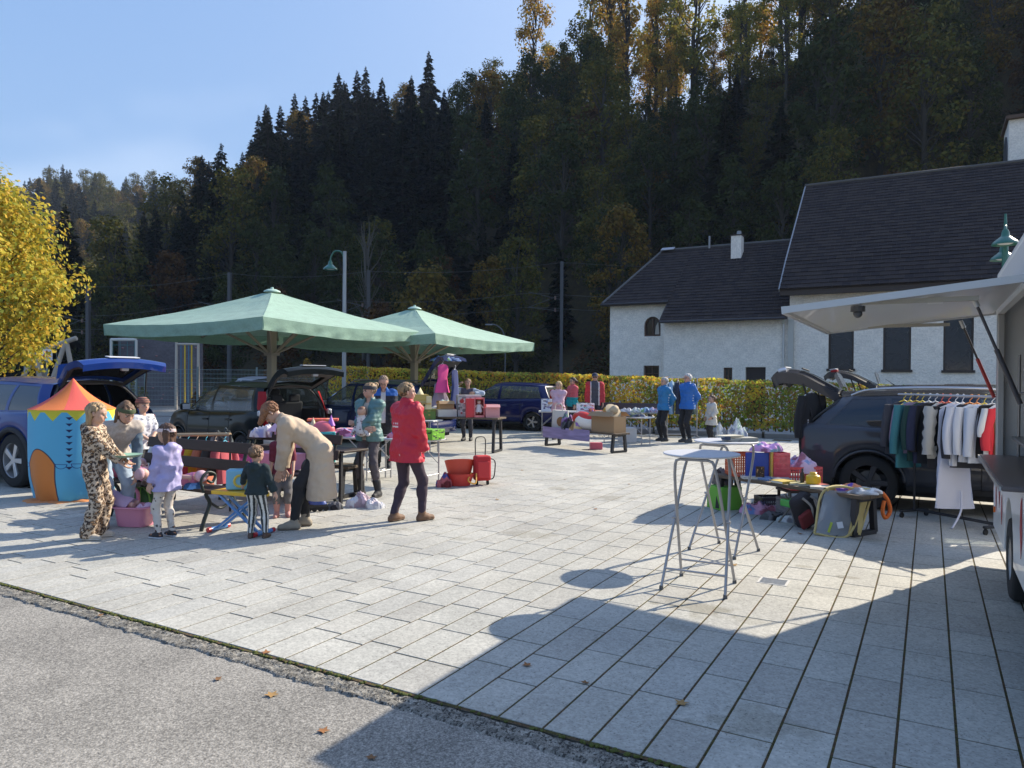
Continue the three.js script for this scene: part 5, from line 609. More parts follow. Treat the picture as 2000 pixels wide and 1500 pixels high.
// local frame: +z forward, +x the person's left, y up
function person(S) {
  const k = S.H / 1.75, child = S.child ?? 0, bw = S.wide ?? 1, t = thing(S.name ?? 'person', S.label, 'person', [S.at[0], S.at[2] ?? 0, S.at[1]], yawZ(...S.face));
  const hs = 0.112 * k * (1 + 0.42 * child), legL = 0.43 * k * (1 - 0.06 * child), armU = 0.285 * k * (1 - 0.05 * child), armF = 0.245 * k * (1 - 0.05 * child), spine = 0.47 * k * (1 - 0.02 * child);
  const pel = V(...(S.pelvis ?? [0, 0.93 * (1 - 0.035 * child), 0])).multiplyScalar(k), qt = new THREE.Quaternion().setFromEuler(new THREE.Euler(S.lean ?? 0, S.twist ?? 0, S.side ?? 0, 'YXZ'));
  const up = V(0, 1, 0).applyQuaternion(qt), fw = V(0, 0, 1).applyQuaternion(qt), lf = V(1, 0, 0).applyQuaternion(qt), hipL = V(0.088 * k * bw, -0.02 * k, 0).add(pel), hipR = V(-0.088 * k * bw, -0.02 * k, 0).add(pel);
  const waist = pel.clone().lerp(pel.clone().addScaledVector(up, spine), 0.42).add(V(0, 0.02 * k, (S.lean ?? 0) > 0.5 ? -0.03 * k : 0)), chest = pel.clone().addScaledVector(up, spine * 0.86), neck = pel.clone().addScaledVector(up, spine + 0.06 * k);
  const sw = (0.172 - 0.018 * child) * k * (0.6 + 0.4 * bw), shL = chest.clone().addScaledVector(up, 0.075 * k).addScaledVector(lf, sw), shR = chest.clone().addScaledVector(up, 0.075 * k).addScaledVector(lf, -sw);
  const hq = new THREE.Quaternion().setFromEuler(new THREE.Euler(S.nod ?? 0, S.look ?? 0, S.tilt ?? 0, 'YXZ')), hu = V(0, 1, 0).applyQuaternion(hq), hf = V(0, 0, 1).applyQuaternion(hq), hl = V(1, 0, 0).applyQuaternion(hq), nk = up.clone().lerp(hu, 0.5).normalize(), head = neck.clone().addScaledVector(nk, 0.055 * k + hs * 0.62).addScaledVector(hu, hs * 0.4);
  const hand = (i) => V(...S.hands[i]).multiplyScalar(k), pole = (i) => V(...(S.elbows?.[i] ?? [i ? -0.5 : 0.5, -0.3, -1])), [elL, wrL] = ik(shL, hand(0), armU, armF, pole(0)), [elR, wrR] = ik(shR, hand(1), armU, armF, pole(1));
  const foot = (i) => { const f = S.feet[i]; return { p: V(f[0] * k, (0.085 + (f[3] ?? 0)) * k, f[1] * k), yaw: f[2] ?? 0 }; }, fL = foot(0), fR = foot(1), kp = (i) => V(...(S.knees?.[i] ?? [i ? -0.1 : 0.1, 0, 1])), [knL, anL] = ik(hipL, fL.p, legL, legL, kp(0)), [knR, anR] = ik(hipR, fR.p, legL, legL, kp(1));
  const toe = (a, yaw) => a.clone().add(V(Math.sin(yaw), 0, Math.cos(yaw)).multiplyScalar(0.15 * k)).setY(0.035 * k), r = (v) => v * k * (1 - 0.04 * child);
  const J = [pel, waist, chest, neck, shL, shR, elL, elR, wrL, wrR, hipL, hipR, knL, knR, anL, anR];
  const torso = (e, b = bw) => [bone(hipL, hipR, r(0.098 * b) + e, r(0.098 * b) + e), bone(pel.clone().addScaledVector(lf, r(0.055)), waist.clone().addScaledVector(lf, r(0.05)), r(0.1 * b) + e, r(0.088 * b) + e), bone(pel.clone().addScaledVector(lf, -r(0.055)), waist.clone().addScaledVector(lf, -r(0.05)), r(0.1 * b) + e, r(0.088 * b) + e), bone(waist.clone().addScaledVector(lf, r(0.05)), chest.clone().addScaledVector(lf, r(0.075)), r(0.088 * b) + e, r(0.1 * b) + e), bone(waist.clone().addScaledVector(lf, -r(0.05)), chest.clone().addScaledVector(lf, -r(0.075)), r(0.088 * b) + e, r(0.1 * b) + e), bone(shL, shR, r(0.055) + e, r(0.055) + e)];
  const arms = (e, e2 = e) => [bone(shL, elL, r(0.054) + e, r(0.042) + e), bone(elL, wrL, r(0.042) + e, r(0.029) + e2), bone(shR, elR, r(0.054) + e, r(0.042) + e), bone(elR, wrR, r(0.042) + e, r(0.029) + e2)];
  const legs = (e, e2 = e) => [bone(hipL, knL, r(0.083 * bw) + e, r(0.056) + e), bone(knL, anL, r(0.056) + e, r(0.038) + e2), bone(hipR, knR, r(0.083 * bw) + e, r(0.056) + e), bone(knR, anR, r(0.056) + e, r(0.038) + e2), bone(knL.clone().lerp(anL, 0.28).addScaledVector(V(0, 0, -1), r(0.012)), knL.clone().lerp(anL, 0.4).addScaledVector(V(0, 0, -1), r(0.012)), r(0.053) + e, r(0.05) + e), bone(knR.clone().lerp(anR, 0.28).addScaledVector(V(0, 0, -1), r(0.012)), knR.clone().lerp(anR, 0.4).addScaledVector(V(0, 0, -1), r(0.012)), r(0.053) + e, r(0.05) + e)];
  // body: one surface from feet to neck, with finer head and hands joined in
  const sk = S.skin ?? [0.52, 0.31, 0.22], skc = () => sk, cb = (S.cell ?? 0.016) * (child ? 0.85 : 1), geos = [];
  geos.push(meshSDF(union([...torso(-0.012), ...arms(0), ...legs(-0.008), bone(neck.clone().addScaledVector(up, -0.05 * k), head.clone().addScaledVector(hu, -hs * 0.5), r(0.052), r(0.046)), bone(anL, toe(anL, fL.yaw), r(0.036), r(0.028)), bone(anR, toe(anR, fR.yaw), r(0.036), r(0.028))], 0.03 * k), ...bounds([...J, toe(anL, fL.yaw), toe(anR, fR.yaw), head], 0.13 * k), cb, skc));
  const at = (x, y, z) => head.clone().addScaledVector(hl, x * hs).addScaledVector(hu, y * hs).addScaledVector(hf, z * hs), inH = (x, y, z) => { const p = V(x, y, z).sub(head); return [p.dot(hl) / hs, p.dot(hu) / hs, p.dot(hf) / hs]; };
  const headF = union([blob(at(0, 0.22, -0.08), hs * 0.74, hs * 0.82, hs * 0.92, hq), blob(at(0, -0.38, 0.2), hs * 0.55, hs * 0.58, hs * 0.62, hq), bone(at(0, 0.02, 0.74), at(0, -0.22, 0.93), hs * 0.075, hs * 0.11), bone(at(-0.16, -0.5, 0.74), at(0.16, -0.5, 0.74), hs * 0.07, hs * 0.07), bone(at(0, -0.82, 0.55), at(0, -0.78, 0.6), hs * 0.13, hs * 0.13), bone(at(0.3, 0.14, 0.72), at(-0.3, 0.14, 0.72), hs * 0.1, hs * 0.1), bone(at(0.42, -0.15, 0.5), at(0.3, -0.3, 0.6), hs * 0.16, hs * 0.14), bone(at(-0.42, -0.15, 0.5), at(-0.3, -0.3, 0.6), hs * 0.16, hs * 0.14), bone(at(0.74, 0.1, -0.08), at(0.74, -0.2, 0), hs * 0.1, hs * 0.07), bone(at(-0.74, 0.1, -0.08), at(-0.74, -0.2, 0), hs * 0.1, hs * 0.07), bone(at(0, -0.3, -0.15), neck, hs * 0.45, r(0.048))], hs * 0.14);
  const br = S.brow ?? [0.12, 0.08, 0.05];
  geos.push(meshSDF(headF, ...bounds([head, neck], hs * 1.25), S.fine ?? 0.0085, (x, y, z) => { const [a, b, c] = inH(x, y, z), A = Math.abs(a); if (c > 0.4) { const ex = (A - 0.3) / 0.15, ey = (b + 0.0) / 0.075; if (ex * ex + ey * ey < 1) return Math.abs(A - 0.3) < 0.07 ? [0.03, 0.02, 0.015] : [0.5, 0.47, 0.44]; if (A > 0.12 && A < 0.5 && b > 0.13 && b < 0.22) return br; if (A < 0.22 && b > -0.56 && b < -0.45) return S.smile ? [0.5, 0.3, 0.28] : [sk[0] * 0.85, sk[1] * 0.5, sk[2] * 0.5]; if (A > 0.2 && A < 0.5 && b > -0.35 && b < -0.12) return [sk[0] * 1.0, sk[1] * 0.86, sk[2] * 0.86]; } return sk; }));
  for (const [w, e, i] of [[wrL, elL, 0], [wrR, elR, 1]]) {
    if (S.hideHands?.[i]) continue; const sg = i ? -1 : 1, dir = w.clone().sub(e).normalize(), hd = S.handDir?.[i] ? V(...S.handDir[i]).normalize() : dir, pn0 = V(...(S.palm?.[i] ?? [-sg, 0, 0])), pn = pn0.clone().addScaledVector(hd, -pn0.dot(hd)).normalize(), sd = hd.clone().cross(pn).multiplyScalar(sg === 1 ? 1 : -1), hh = k * (1 + 0.15 * child), o = (a, b, c) => w.clone().addScaledVector(hd, a * hh).addScaledVector(sd, b * hh).addScaledVector(pn, c * hh);
    const L = [bone(w.clone().addScaledVector(dir, -0.03 * k), o(0.01, 0, 0), r(0.028), 0.024 * hh), bone(o(0.03, 0.016, 0), o(0.085, 0.028, 0), 0.017 * hh, 0.014 * hh), bone(o(0.03, -0.016, 0), o(0.085, -0.028, 0), 0.017 * hh, 0.013 * hh), bone(o(0.03, 0, 0), o(0.088, 0, 0), 0.018 * hh, 0.015 * hh)], cu = S.curl?.[i] ?? 0.5;
    [[0.031, 0.068], [0.011, 0.078], [-0.01, 0.072], [-0.03, 0.056]].forEach(([b, len]) => { const p0 = o(0.088, b, 0), d1 = hd.clone().multiplyScalar(Math.cos(cu * 0.6)).addScaledVector(pn, Math.sin(cu * 0.6)), p1 = p0.clone().addScaledVector(d1, len * 0.5 * hh), d2 = hd.clone().multiplyScalar(Math.cos(cu * 1.7)).addScaledVector(pn, Math.sin(cu * 1.7)), p2 = p1.clone().addScaledVector(d2, len * 0.5 * hh); L.push(bone(p0, p1, 0.0092 * hh, 0.0085 * hh), bone(p1, p2, 0.0085 * hh, 0.007 * hh)); });
    const q0 = o(0.03, 0.03, 0.004), q1 = o(0.06, 0.056, 0.014), q2 = o(0.088, 0.06, 0.026); L.push(bone(q0, q1, 0.013 * hh, 0.011 * hh), bone(q1, q2, 0.011 * hh, 0.008 * hh));
    geos.push(meshSDF(union(L, 0.007 * hh), ...bounds([w, o(0.17, 0, 0), o(0.05, 0.07, 0.03), o(0.12, -0.04, 0.08)], 0.035 * hh), 0.0062, skc));
  }
  part('body', mergeGeometries(geos.map((g) => g)), skinM, t);
  // clothing
  const fold = (x, y, z, a) => a * (noise(x * 9 + S.H * 7, y * 13, z * 9) + 0.6 * noise(x * 22, y * 19 + 4, z * 22));
  const colf = (c) => typeof c === 'function' ? (x, y, z) => c(x, y, z, ctx) : () => c, ctx = { k, hipL, hipR, knL, knR, anL, anR, pel, chest, elL, elR, wrL, wrR, shL, shR, up, fw, lf };
  if (S.bottom) { const b = S.bottom, e = b.fit ?? 0.012, cut = (b.cut ?? 0.1) * k, fn = union([...torso(0.006).slice(0, 3), ...legs(e * k, (b.flare ?? e) * k)], 0.035 * k), top = waist.clone().addScaledVector(up, -0.02 * k); part(b.name ?? 'trousers', meshSDF((x, y, z) => Math.max(fn(x, y, z) + fold(x, y, z, b.fold ?? 0.01), cut - y, (x - top.x) * up.x + (y - top.y) * up.y + (z - top.z) * up.z), ...bounds([pel, waist, knL, knR, anL, anR, hipL, hipR], 0.16 * k + (b.flare ?? 0)), b.cell ?? cb, colf(b.color)), b.m ?? clothM, t); }
  if (S.top) for (const b of [].concat(S.top)) {
    const e = (b.fit ?? 0.022) * k, L = []; L.push(...torso(e)); const hem = b.hem ?? 0.12;   // hem: metres below the hip joints (scaled)
    if (hem > 0.02) { const dn = up.clone().negate().lerp(V(0, -1, 0), b.hang ?? 0.5).normalize(), g = (b.flare ?? 0.02) * k; for (const s of [-1, 1]) L.push(bone(pel.clone().addScaledVector(lf, s * r(0.07)), pel.clone().addScaledVector(lf, s * (r(0.075) + g * 0.5)).addScaledVector(dn, (hem + 0.06) * k), r(0.105 * bw) + e, r(0.1 * bw) + e + g)); L.push(bone(pel, pel.clone().addScaledVector(dn, (hem + 0.06) * k), r(0.1 * bw) + e, r(0.09 * bw) + e + g)); ctx.dn = dn; }
    const dn = hem > 0.02 ? ctx.dn : up.clone().negate(), hp = pel.clone().addScaledVector(dn, hem * k);
    if (b.sleeve !== 0) { const A = arms(e * (b.sleeveFit ?? 0.9), e * (b.sleeveFit ?? 0.9)); if (b.sleeve === 0.5) L.push(A[0], A[2]); else L.push(...A); }
    if (b.collar) L.push(bone(neck.clone().addScaledVector(up, -0.02 * k), neck.clone().addScaledVector(nk, b.collar * k), r(0.06) + e * 0.7, r(0.058) + e * 0.6));
    if (b.hood) L.push(blob(neck.clone().addScaledVector(fw, -0.09 * k).addScaledVector(up, 0.0), 0.12 * k, 0.085 * k, 0.075 * k, qt));
    const base = union(L, 0.035 * k), wl = b.sleeve === 0 || b.sleeve === 0.5 ? null : [[wrL, wrL.clone().sub(elL).normalize()], [wrR, wrR.clone().sub(elR).normalize()]], hole = headF;
    const pts = [pel, waist, chest, neck, shL, shR, hp, hipL, hipR, neck.clone().addScaledVector(up, 0.06 * k)]; if (b.sleeve !== 0) pts.push(elL, elR, wrL, wrR);
    const fn = (x, y, z) => { let d = base(x, y, z) + fold(x, y, z, b.fold ?? 0.012) + (b.quilt ? 0.006 * Math.abs(Math.sin(((x - pel.x) * up.x + (y - pel.y) * up.y + (z - pel.z) * up.z) / b.quilt * Math.PI)) * -1 : 0); d = Math.max(d, (x - hp.x) * dn.x + (y - hp.y) * dn.y + (z - hp.z) * dn.z); if (wl) for (const [w, n] of wl) { const a = (x - w.x) * n.x + (y - w.y) * n.y + (z - w.z) * n.z, q = Math.hypot(x - w.x, y - w.y, z - w.z); if (a > -0.02 * k && q < 0.09 * k) d = Math.max(d, a - (-0.004) * k); } if (!b.over) d = Math.max(d, -(hole(x, y, z) - 0.004)); if (b.openFront) { const c = (x - chest.x) * lf.x + (y - chest.y) * lf.y + (z - chest.z) * lf.z, ff = (x - chest.x) * fw.x + (y - chest.y) * fw.y + (z - chest.z) * fw.z; if (ff > 0.02 * k) d = Math.max(d, b.openFront * k - Math.abs(c)); } return d; };
    part(b.name ?? 'jacket', meshSDF(fn, ...bounds(pts, 0.2 * k), b.cell ?? cb, colf(b.color)), b.m ?? clothM, t);
  }
  if (S.hair) { const hc = S.hair.color, R = rng(Math.round(S.H * 1000)), L = [], st = S.hair; const cap = blob(at(0, 0.27, -0.12), hs * 0.83, hs * 0.88, hs * 1.0, hq), ex = []; if (st.long) for (const s of [-1, 0, 1]) ex.push(bone(at(s * 0.5, 0.1, -0.45), at(s * 0.55, -1 - st.long, -0.5 + (s ? 0.15 : 0)), hs * 0.38, hs * 0.24)); if (st.tail) { const a = at(0, st.tailY ?? 0.4, -1.0), e = at(st.tail[0], st.tail[1], st.tail[2]); ex.push(bone(a, a.clone().lerp(e, 0.5).addScaledVector(hf, -hs * 0.2), hs * 0.2, hs * 0.26), bone(a.clone().lerp(e, 0.5).addScaledVector(hf, -hs * 0.2), e, hs * 0.26, hs * 0.12)); } if (st.fall) for (const s of [-1, 0, 1]) ex.push(bone(at(s * 0.55, 0.5, 0.1), at(s * 0.55 + 0.1, 0.25, 1.15 + 0.25 * s), hs * 0.42, hs * 0.26)); if (st.bun) ex.push(blob(at(...st.bun), hs * 0.4, hs * 0.36, hs * 0.4));
    const ext = ex.length ? union(ex, hs * 0.2) : null, fr = st.front ?? 0.3; const fn = (x, y, z) => { const [a, b, c] = inH(x, y, z); let d = cap(x, y, z) + hs * 0.09 * noise(a * 5, b * 2 + c, c * 5) + hs * 0.06 * noise(a * 13, b * 3, c * 13); const face = Math.min((c - (st.side ?? 0.15) - Math.max(0, b - 0.2) * 1.2) * hs, (fr + 0.35 - b) * hs); d = Math.max(d, Math.min(face, (c + 10) * hs)); d = Math.max(d, ((st.nape ?? -0.55) - b) * hs); if (ext) d = smin(d, ext(x, y, z) + hs * 0.06 * noise(a * 8, b * 2, c * 8), hs * 0.12); return Math.max(d, -(headF(x, y, z) + 0.002)); };
    part('hair', meshSDF(fn, ...bounds([head, ...(st.long ? [at(0, -1.1 - st.long, -0.5)] : []), ...(st.tail ? [at(st.tail[0], st.tail[1], st.tail[2]), at(0, 0.4, -1.4)] : []), ...(st.fall ? [at(0, 0.3, 1.9)] : []), ...(st.bun ? [at(...st.bun)] : [])], hs * 1.3), 0.0095, (x, y, z) => { const v = 0.8 + 0.5 * (noise(x * 60, y * 12, z * 60) + 0.3); return hc.map((q) => q * v); }), hairM, t); }
  if (S.band) part('headband', meshSDF((x, y, z) => { const [a, b, c] = inH(x, y, z), bb = b - 0.42 + (S.band.slope ?? 0.25) * -c * 0.5; return Math.max(blobBand(x, y, z) - 0.0, (Math.abs(bb) - (S.band.h ?? 0.22)) * hs); }, ...bounds([head], hs * 1.4), 0.008, () => S.band.color), clothM, t);
  function blobBand(x, y, z) { const c = at(0, 0.26, -0.1); const p = V(x, y, z).sub(c), a = p.dot(hl) / (hs * 0.86), b = p.dot(hu) / (hs * 0.95), e = p.dot(hf) / (hs * 1.03), q = Math.sqrt(a * a + b * b + e * e); return (q - 1) * hs * 0.86; }
  if (S.cap) part(S.cap.name ?? 'cap', meshSDF((x, y, z) => { const [a, b, c] = inH(x, y, z); let d = Math.max(blobBand(x, y, z) - 0.004, ((S.cap.low ?? 0.35) - b) * hs); if (S.cap.peak) d = Math.min(d, Math.max((Math.hypot(a / 0.62, (c - 0.75) / 0.75) - 1) * hs * 0.6, (Math.abs(b - 0.4 + (c - 0.8) * 0.12) - 0.06) * hs, (0.5 - c) * hs)); return d; }, ...bounds([head, at(0, 0.4, 1.4)], hs * 1.2), 0.009, (x, y, z) => S.cap.stripe ? (Math.sin(inH(x, y, z)[1] * 22) > 0 ? S.cap.color : S.cap.stripe) : S.cap.color), clothM, t);
  if (S.glasses) part('glasses', M(...[-1, 1].flatMap((s) => [place(new THREE.TorusGeometry(hs * 0.17, hs * 0.02, 6, 16), 0, 0, 0).applyQuaternion(hq).translate(...at(s * 0.3, 0, 0.92).toArray()), bar(at(s * 0.46, 0.02, 0.9).toArray(), at(s * 0.8, 0.05, 0).toArray(), hs * 0.02, 4)]), bar(at(-0.14, 0.03, 0.95).toArray(), at(0.14, 0.03, 0.95).toArray(), hs * 0.02, 4)), mat([0.03, 0.02, 0.02], 0.4), t);
  if (S.shades) part('sunglasses', M(...[-1, 1].flatMap((s) => [ball(hs * 0.24, hs * 0.17, hs * 0.07).applyQuaternion(hq).translate(...at(s * 0.3, 0.02, 0.88).toArray()), bar(at(s * 0.46, 0.04, 0.86).toArray(), at(s * 0.8, 0.06, 0).toArray(), hs * 0.03, 4)])), mat([0.01, 0.01, 0.01], 0.15), t);
  // shoes
  const sc = S.shoes ?? { color: [0.03, 0.03, 0.03] }; for (const [a, f] of [[anL, fL], [anR, fR]]) { const dir = V(Math.sin(f.yaw), 0, Math.cos(f.yaw)), y0 = f.p.y - 0.085 * k, heel = a.clone().addScaledVector(dir, -0.035 * k).setY(y0 + 0.04 * k), tp = a.clone().addScaledVector(dir, 0.15 * k).setY(y0 + 0.035 * k), L = [bone(heel, a.clone().addScaledVector(dir, 0.06 * k).setY(y0 + 0.05 * k), r(0.043), r(0.045)), bone(a.clone().addScaledVector(dir, 0.05 * k).setY(y0 + 0.045 * k), tp, r(0.046), r(0.034)), bone(a.clone().setY(y0 + 0.06 * k), a.clone().addScaledVector(a === anL ? knL.clone().sub(anL).normalize() : knR.clone().sub(anR).normalize(), (sc.boot ?? 0.02) * k), r(0.047), r(0.05) + (sc.boot > 0.15 ? 0.012 : 0))], fn = union(L, 0.03 * k), sd = V(dir.z, 0, -dir.x); part(sc.name ?? 'shoe', meshSDF((x, y, z) => { const sole = y < y0 + 0.022 * k ? -0.005 : 0; return Math.max(fn(x, y, z) + sole, y0 + 0.002 - y); }, ...bounds([heel, tp, a, a.clone().add(V(0, (sc.boot ?? 0) * k, 0))], 0.09 * k), 0.009, (x, y, z) => y < y0 + 0.024 * k ? (sc.sole ?? [0.05, 0.045, 0.04]) : typeof sc.color === 'function' ? sc.color(x, y, z) : sc.color), shoeM, t); }
  t.userData.joints = undefined; delete t.userData.joints;
  return { t, J: { pel, waist, chest, neck, head, shL, shR, elL, elR, wrL, wrR, hipL, hipR, up, fw, lf, hs, k, at } };
}
// ---------- people ----------
function cellNoise(x, y, z, s) { x /= s; y /= s; z /= s; const i = Math.floor(x), j = Math.floor(y), k = Math.floor(z); let m = 9; for (let a = -1; a <= 1; a++) for (let b = -1; b <= 1; b++) for (let c = -1; c <= 1; c++) { const h = (n) => { const v = Math.sin((i + a) * 127.1 + (j + b) * 311.7 + (k + c) * 74.7 + n * 53.3) * 43758.5453; return v - Math.floor(v); }; m = Math.min(m, Math.hypot(i + a + h(1) - x, j + b + h(2) - y, k + c + h(3) - z)); } return m; }
const leopard = (x, y, z) => { const d = cellNoise(x, y, z, 0.032), n = noise(x * 60, y * 60, z * 60); return d > 0.3 && d < 0.56 && n > -0.32 ? [0.035, 0.022, 0.018] : d <= 0.3 ? [0.27, 0.16, 0.08] : [0.55, 0.43, 0.31]; };
const hang = [[0.235, 0.86, 0.06], [-0.235, 0.86, 0.06]], stand = [[0.1, 0, 0.12], [-0.1, 0, -0.12]];
person({ label: 'girl in a leopard print tracksuit holding a pale green plate', H: 1.4, child: 0.45, at: [-4.34, 7.67], face: [0.97, 0.12], nod: 0.2, look: 0.05, hands: [[0.1, 1.02, 0.33], [-0.06, 1.0, 0.34]], palm: [[0, 1, 0], [0, 1, 0]], curl: [0.4, 0.4], feet: [[0.1, 0.02, 0.1], [-0.1, -0.05, -0.1]], cell: 0.012,
  top: { name: 'hoodie', color: leopard, hem: 0.0, fit: 0.026, hood: true, cell: 0.0085, fold: 0.01 }, bottom: { color: leopard, fit: 0.024, flare: 0.05, cut: 0.03, cell: 0.0085, fold: 0.012 }, hair: { color: [0.36, 0.24, 0.12], long: 0.15 }, brow: [0.25, 0.16, 0.09], shoes: { color: [0.45, 0.4, 0.33], sole: [0.55, 0.5, 0.43] } });
single('toy_plate', lathe([[0.001, 0], [0.1, 0.004], [0.15, 0.03], [0.155, 0.032], [0.1, 0.012], [0.001, 0.008]], 24), mat([0.3, 0.5, 0.36], 0.5), 'pale green toy plate held by the girl in leopard print', 'plate', [-4.03, 0.845, 7.72]);
person({ label: 'woman in a cream fleece vest and green headband bending down with hands on knees', H: 1.68, at: [-4.5, 8.35], face: [0.72, -0.69], pelvis: [0, 0.86, -0.16], lean: 0.88, nod: 0.42, look: 0.25, smile: true, hands: [[0.17, 0.56, 0.2], [-0.15, 0.56, 0.2]], elbows: [[1, 0.2, -0.6], [-1, 0.2, -0.6]], feet: [[0.12, -0.02, 0.15], [-0.12, 0.02, -0.15]], cell: 0.014,
  top: [{ name: 'shirt', color: [0.1, 0.15, 0.2], fit: 0.014, hem: 0.1 }, { name: 'fleece_vest', color: (x, y, z) => { const v = 0.9 + 0.25 * noise(x * 70, y * 70, z * 70); return [0.5 * v, 0.44 * v, 0.38 * v]; }, fit: 0.034, sleeve: 0, hem: 0.06, collar: 0.05 }], bottom: { name: 'jeans', color: [0.3, 0.38, 0.47], fit: 0.018, fold: 0.01 }, hair: { color: [0.13, 0.07, 0.035], bun: [0, 0.95, -0.35], long: 0.05 }, band: { color: [0.07, 0.09, 0.045] }, shoes: { color: [0.36, 0.31, 0.24] } });
person({ label: 'child in a striped beanie and white t-shirt beside the blue crossover', H: 1.36, child: 0.5, at: [-5.38, 10.75], face: [0.85, -0.5], hands: [[0.03, 1.02, 0.24], [-0.03, 1.0, 0.24]], elbows: [[1, -0.4, -0.3], [-1, -0.4, -0.3]], feet: stand, top: { name: 't_shirt', color: (x, y, z) => noise(x * 26, y * 26, z * 26) > 0.32 && y > 0.8 && z > 0 ? [0.2, 0.2, 0.22] : [0.68, 0.68, 0.69], sleeve: 0.5, hem: 0.1, fit: 0.028 }, bottom: { color: [0.035, 0.037, 0.037], fit: 0.028 }, hair: { color: [0.2, 0.12, 0.06] }, cap: { name: 'beanie', color: [0.03, 0.03, 0.035], stripe: [0.3, 0.13, 0.09], low: 0.28 } });
person({ label: 'girl in a lavender rain jacket and pale headband seen from the side', H: 1.17, child: 0.75, at: [-3.62, 7.74], face: [-0.93, 0.36], nod: 0.12, look: 0.1, hands: [[0.24, 0.84, 0.1], [-0.25, 0.84, 0.03]], feet: [[0.1, 0.06, 0.1], [-0.1, -0.02, -0.1]], cell: 0.012,
  top: { name: 'rain_jacket', color: [0.36, 0.33, 0.55], hem: 0.16, fit: 0.036, flare: 0.03, hood: true, m: shinyCloth, fold: 0.012 }, bottom: { name: 'leggings', color: (x, y, z) => cellNoise(x, y, z, 0.05) < 0.22 ? [0.06, 0.055, 0.05] : [0.62, 0.55, 0.48], fit: 0.01, cut: 0.1, cell: 0.0085 }, hair: { color: [0.1, 0.05, 0.03], long: 0.1, nape: -0.9 }, band: { color: [0.66, 0.52, 0.5], h: 0.2 }, shoes: { color: (x, y, z) => noise(x * 40, y * 40, z * 40) > 0.38 ? [0.6, 0.25, 0.1] : [0.025, 0.022, 0.025], sole: [0.65, 0.65, 0.68], boot: 0.06 } });
const stripe = (x, y, z, c) => { const L = x > (c.knL.x + c.knR.x) / 2, a = L ? c.knL : c.knR, e = L ? c.anL : c.anR, hp = L ? c.hipL : c.hipR, t = y > a.y ? (y - a.y) / (hp.y - a.y) : 0, cx = y > a.y ? lerp(a.x, hp.x, t) : lerp(e.x, a.x, clamp((y - e.y) / (a.y - e.y), 0, 1)), cz = y > a.y ? lerp(a.z, hp.z, t) : lerp(e.z, a.z, clamp((y - e.y) / (a.y - e.y), 0, 1)); return Math.sin(Math.atan2(x - cx, z - cz) * 6) > 0.05 ? [0.62, 0.62, 0.58] : [0.03, 0.035, 0.035]; };
person({ label: 'small boy in a dark hoodie and striped trousers seen from behind', H: 0.95, child: 1, at: [-2.67, 7.72], face: [0.12, 1], hands: [[0.42, 1.02, 0.28], [-0.4, 0.72, 0.1]], elbows: [[0.6, 0.2, -1], [-0.6, -0.2, -1]], look: -0.35, feet: [[0.13, 0.02, 0.15], [-0.14, 0.08, -0.15]], cell: 0.011,
  top: { name: 'hoodie', color: [0.014, 0.028, 0.032], hem: 0.04, fit: 0.035, hood: true }, bottom: { color: stripe, fit: 0.022, cut: 0.11, cell: 0.0065, fold: 0.004 }, hair: { color: [0.2, 0.115, 0.06], nape: -0.45, front: 0.45 }, shoes: { color: [0.1, 0.055, 0.035], sole: [0.08, 0.05, 0.03], boot: 0.09, name: 'boot' } });
person({ label: 'woman in a long beige coat bending over with auburn hair falling forward', H: 1.7, at: [-2.36, 8.3], face: [-0.97, -0.22], pelvis: [0, 0.9, -0.2], lean: 0.88, nod: 0.98, hands: [[0.1, 0.55, 0.26], [-0.12, 0.52, 0.22]], elbows: [[0.6, 0.2, -1], [-0.6, 0.2, -1]], feet: [[0.1, 0.08, 0.1], [-0.1, -0.04, -0.1]], cell: 0.014,
  top: { name: 'coat', color: [0.5, 0.39, 0.28], hem: 0.56, hang: 0.94, flare: 0.045, fit: 0.034, fold: 0.01, collar: 0.05 }, bottom: { name: 'leggings', color: [0.02, 0.02, 0.022], fit: 0.012 }, hair: { color: [0.23, 0.095, 0.035], fall: true, nape: -0.8 }, shoes: { name: 'boot', color: [0.31, 0.265, 0.2], sole: [0.2, 0.16, 0.12], boot: 0.13 } });
person({ label: 'child in a maroon shirt and pink rubber boots half hidden by the beige coat', H: 1.1, child: 0.8, at: [-2.78, 8.95], face: [0.25, -0.97], hands: [[0.2, 0.9, 0.14], [-0.22, 0.84, 0.1]], feet: [[0.1, 0, 0.2], [-0.1, 0.03, -0.2]], top: { name: 'shirt', color: [0.16, 0.02, 0.04], sleeve: 0.5, hem: 0.08 }, bottom: { color: [0.14, 0.135, 0.14], fit: 0.025, cut: 0.25 }, hair: { color: [0.3, 0.18, 0.1], long: 0.1 }, shoes: { name: 'rubber_boot', color: [0.5, 0.25, 0.22], sole: [0.42, 0.2, 0.18], boot: 0.26 } });
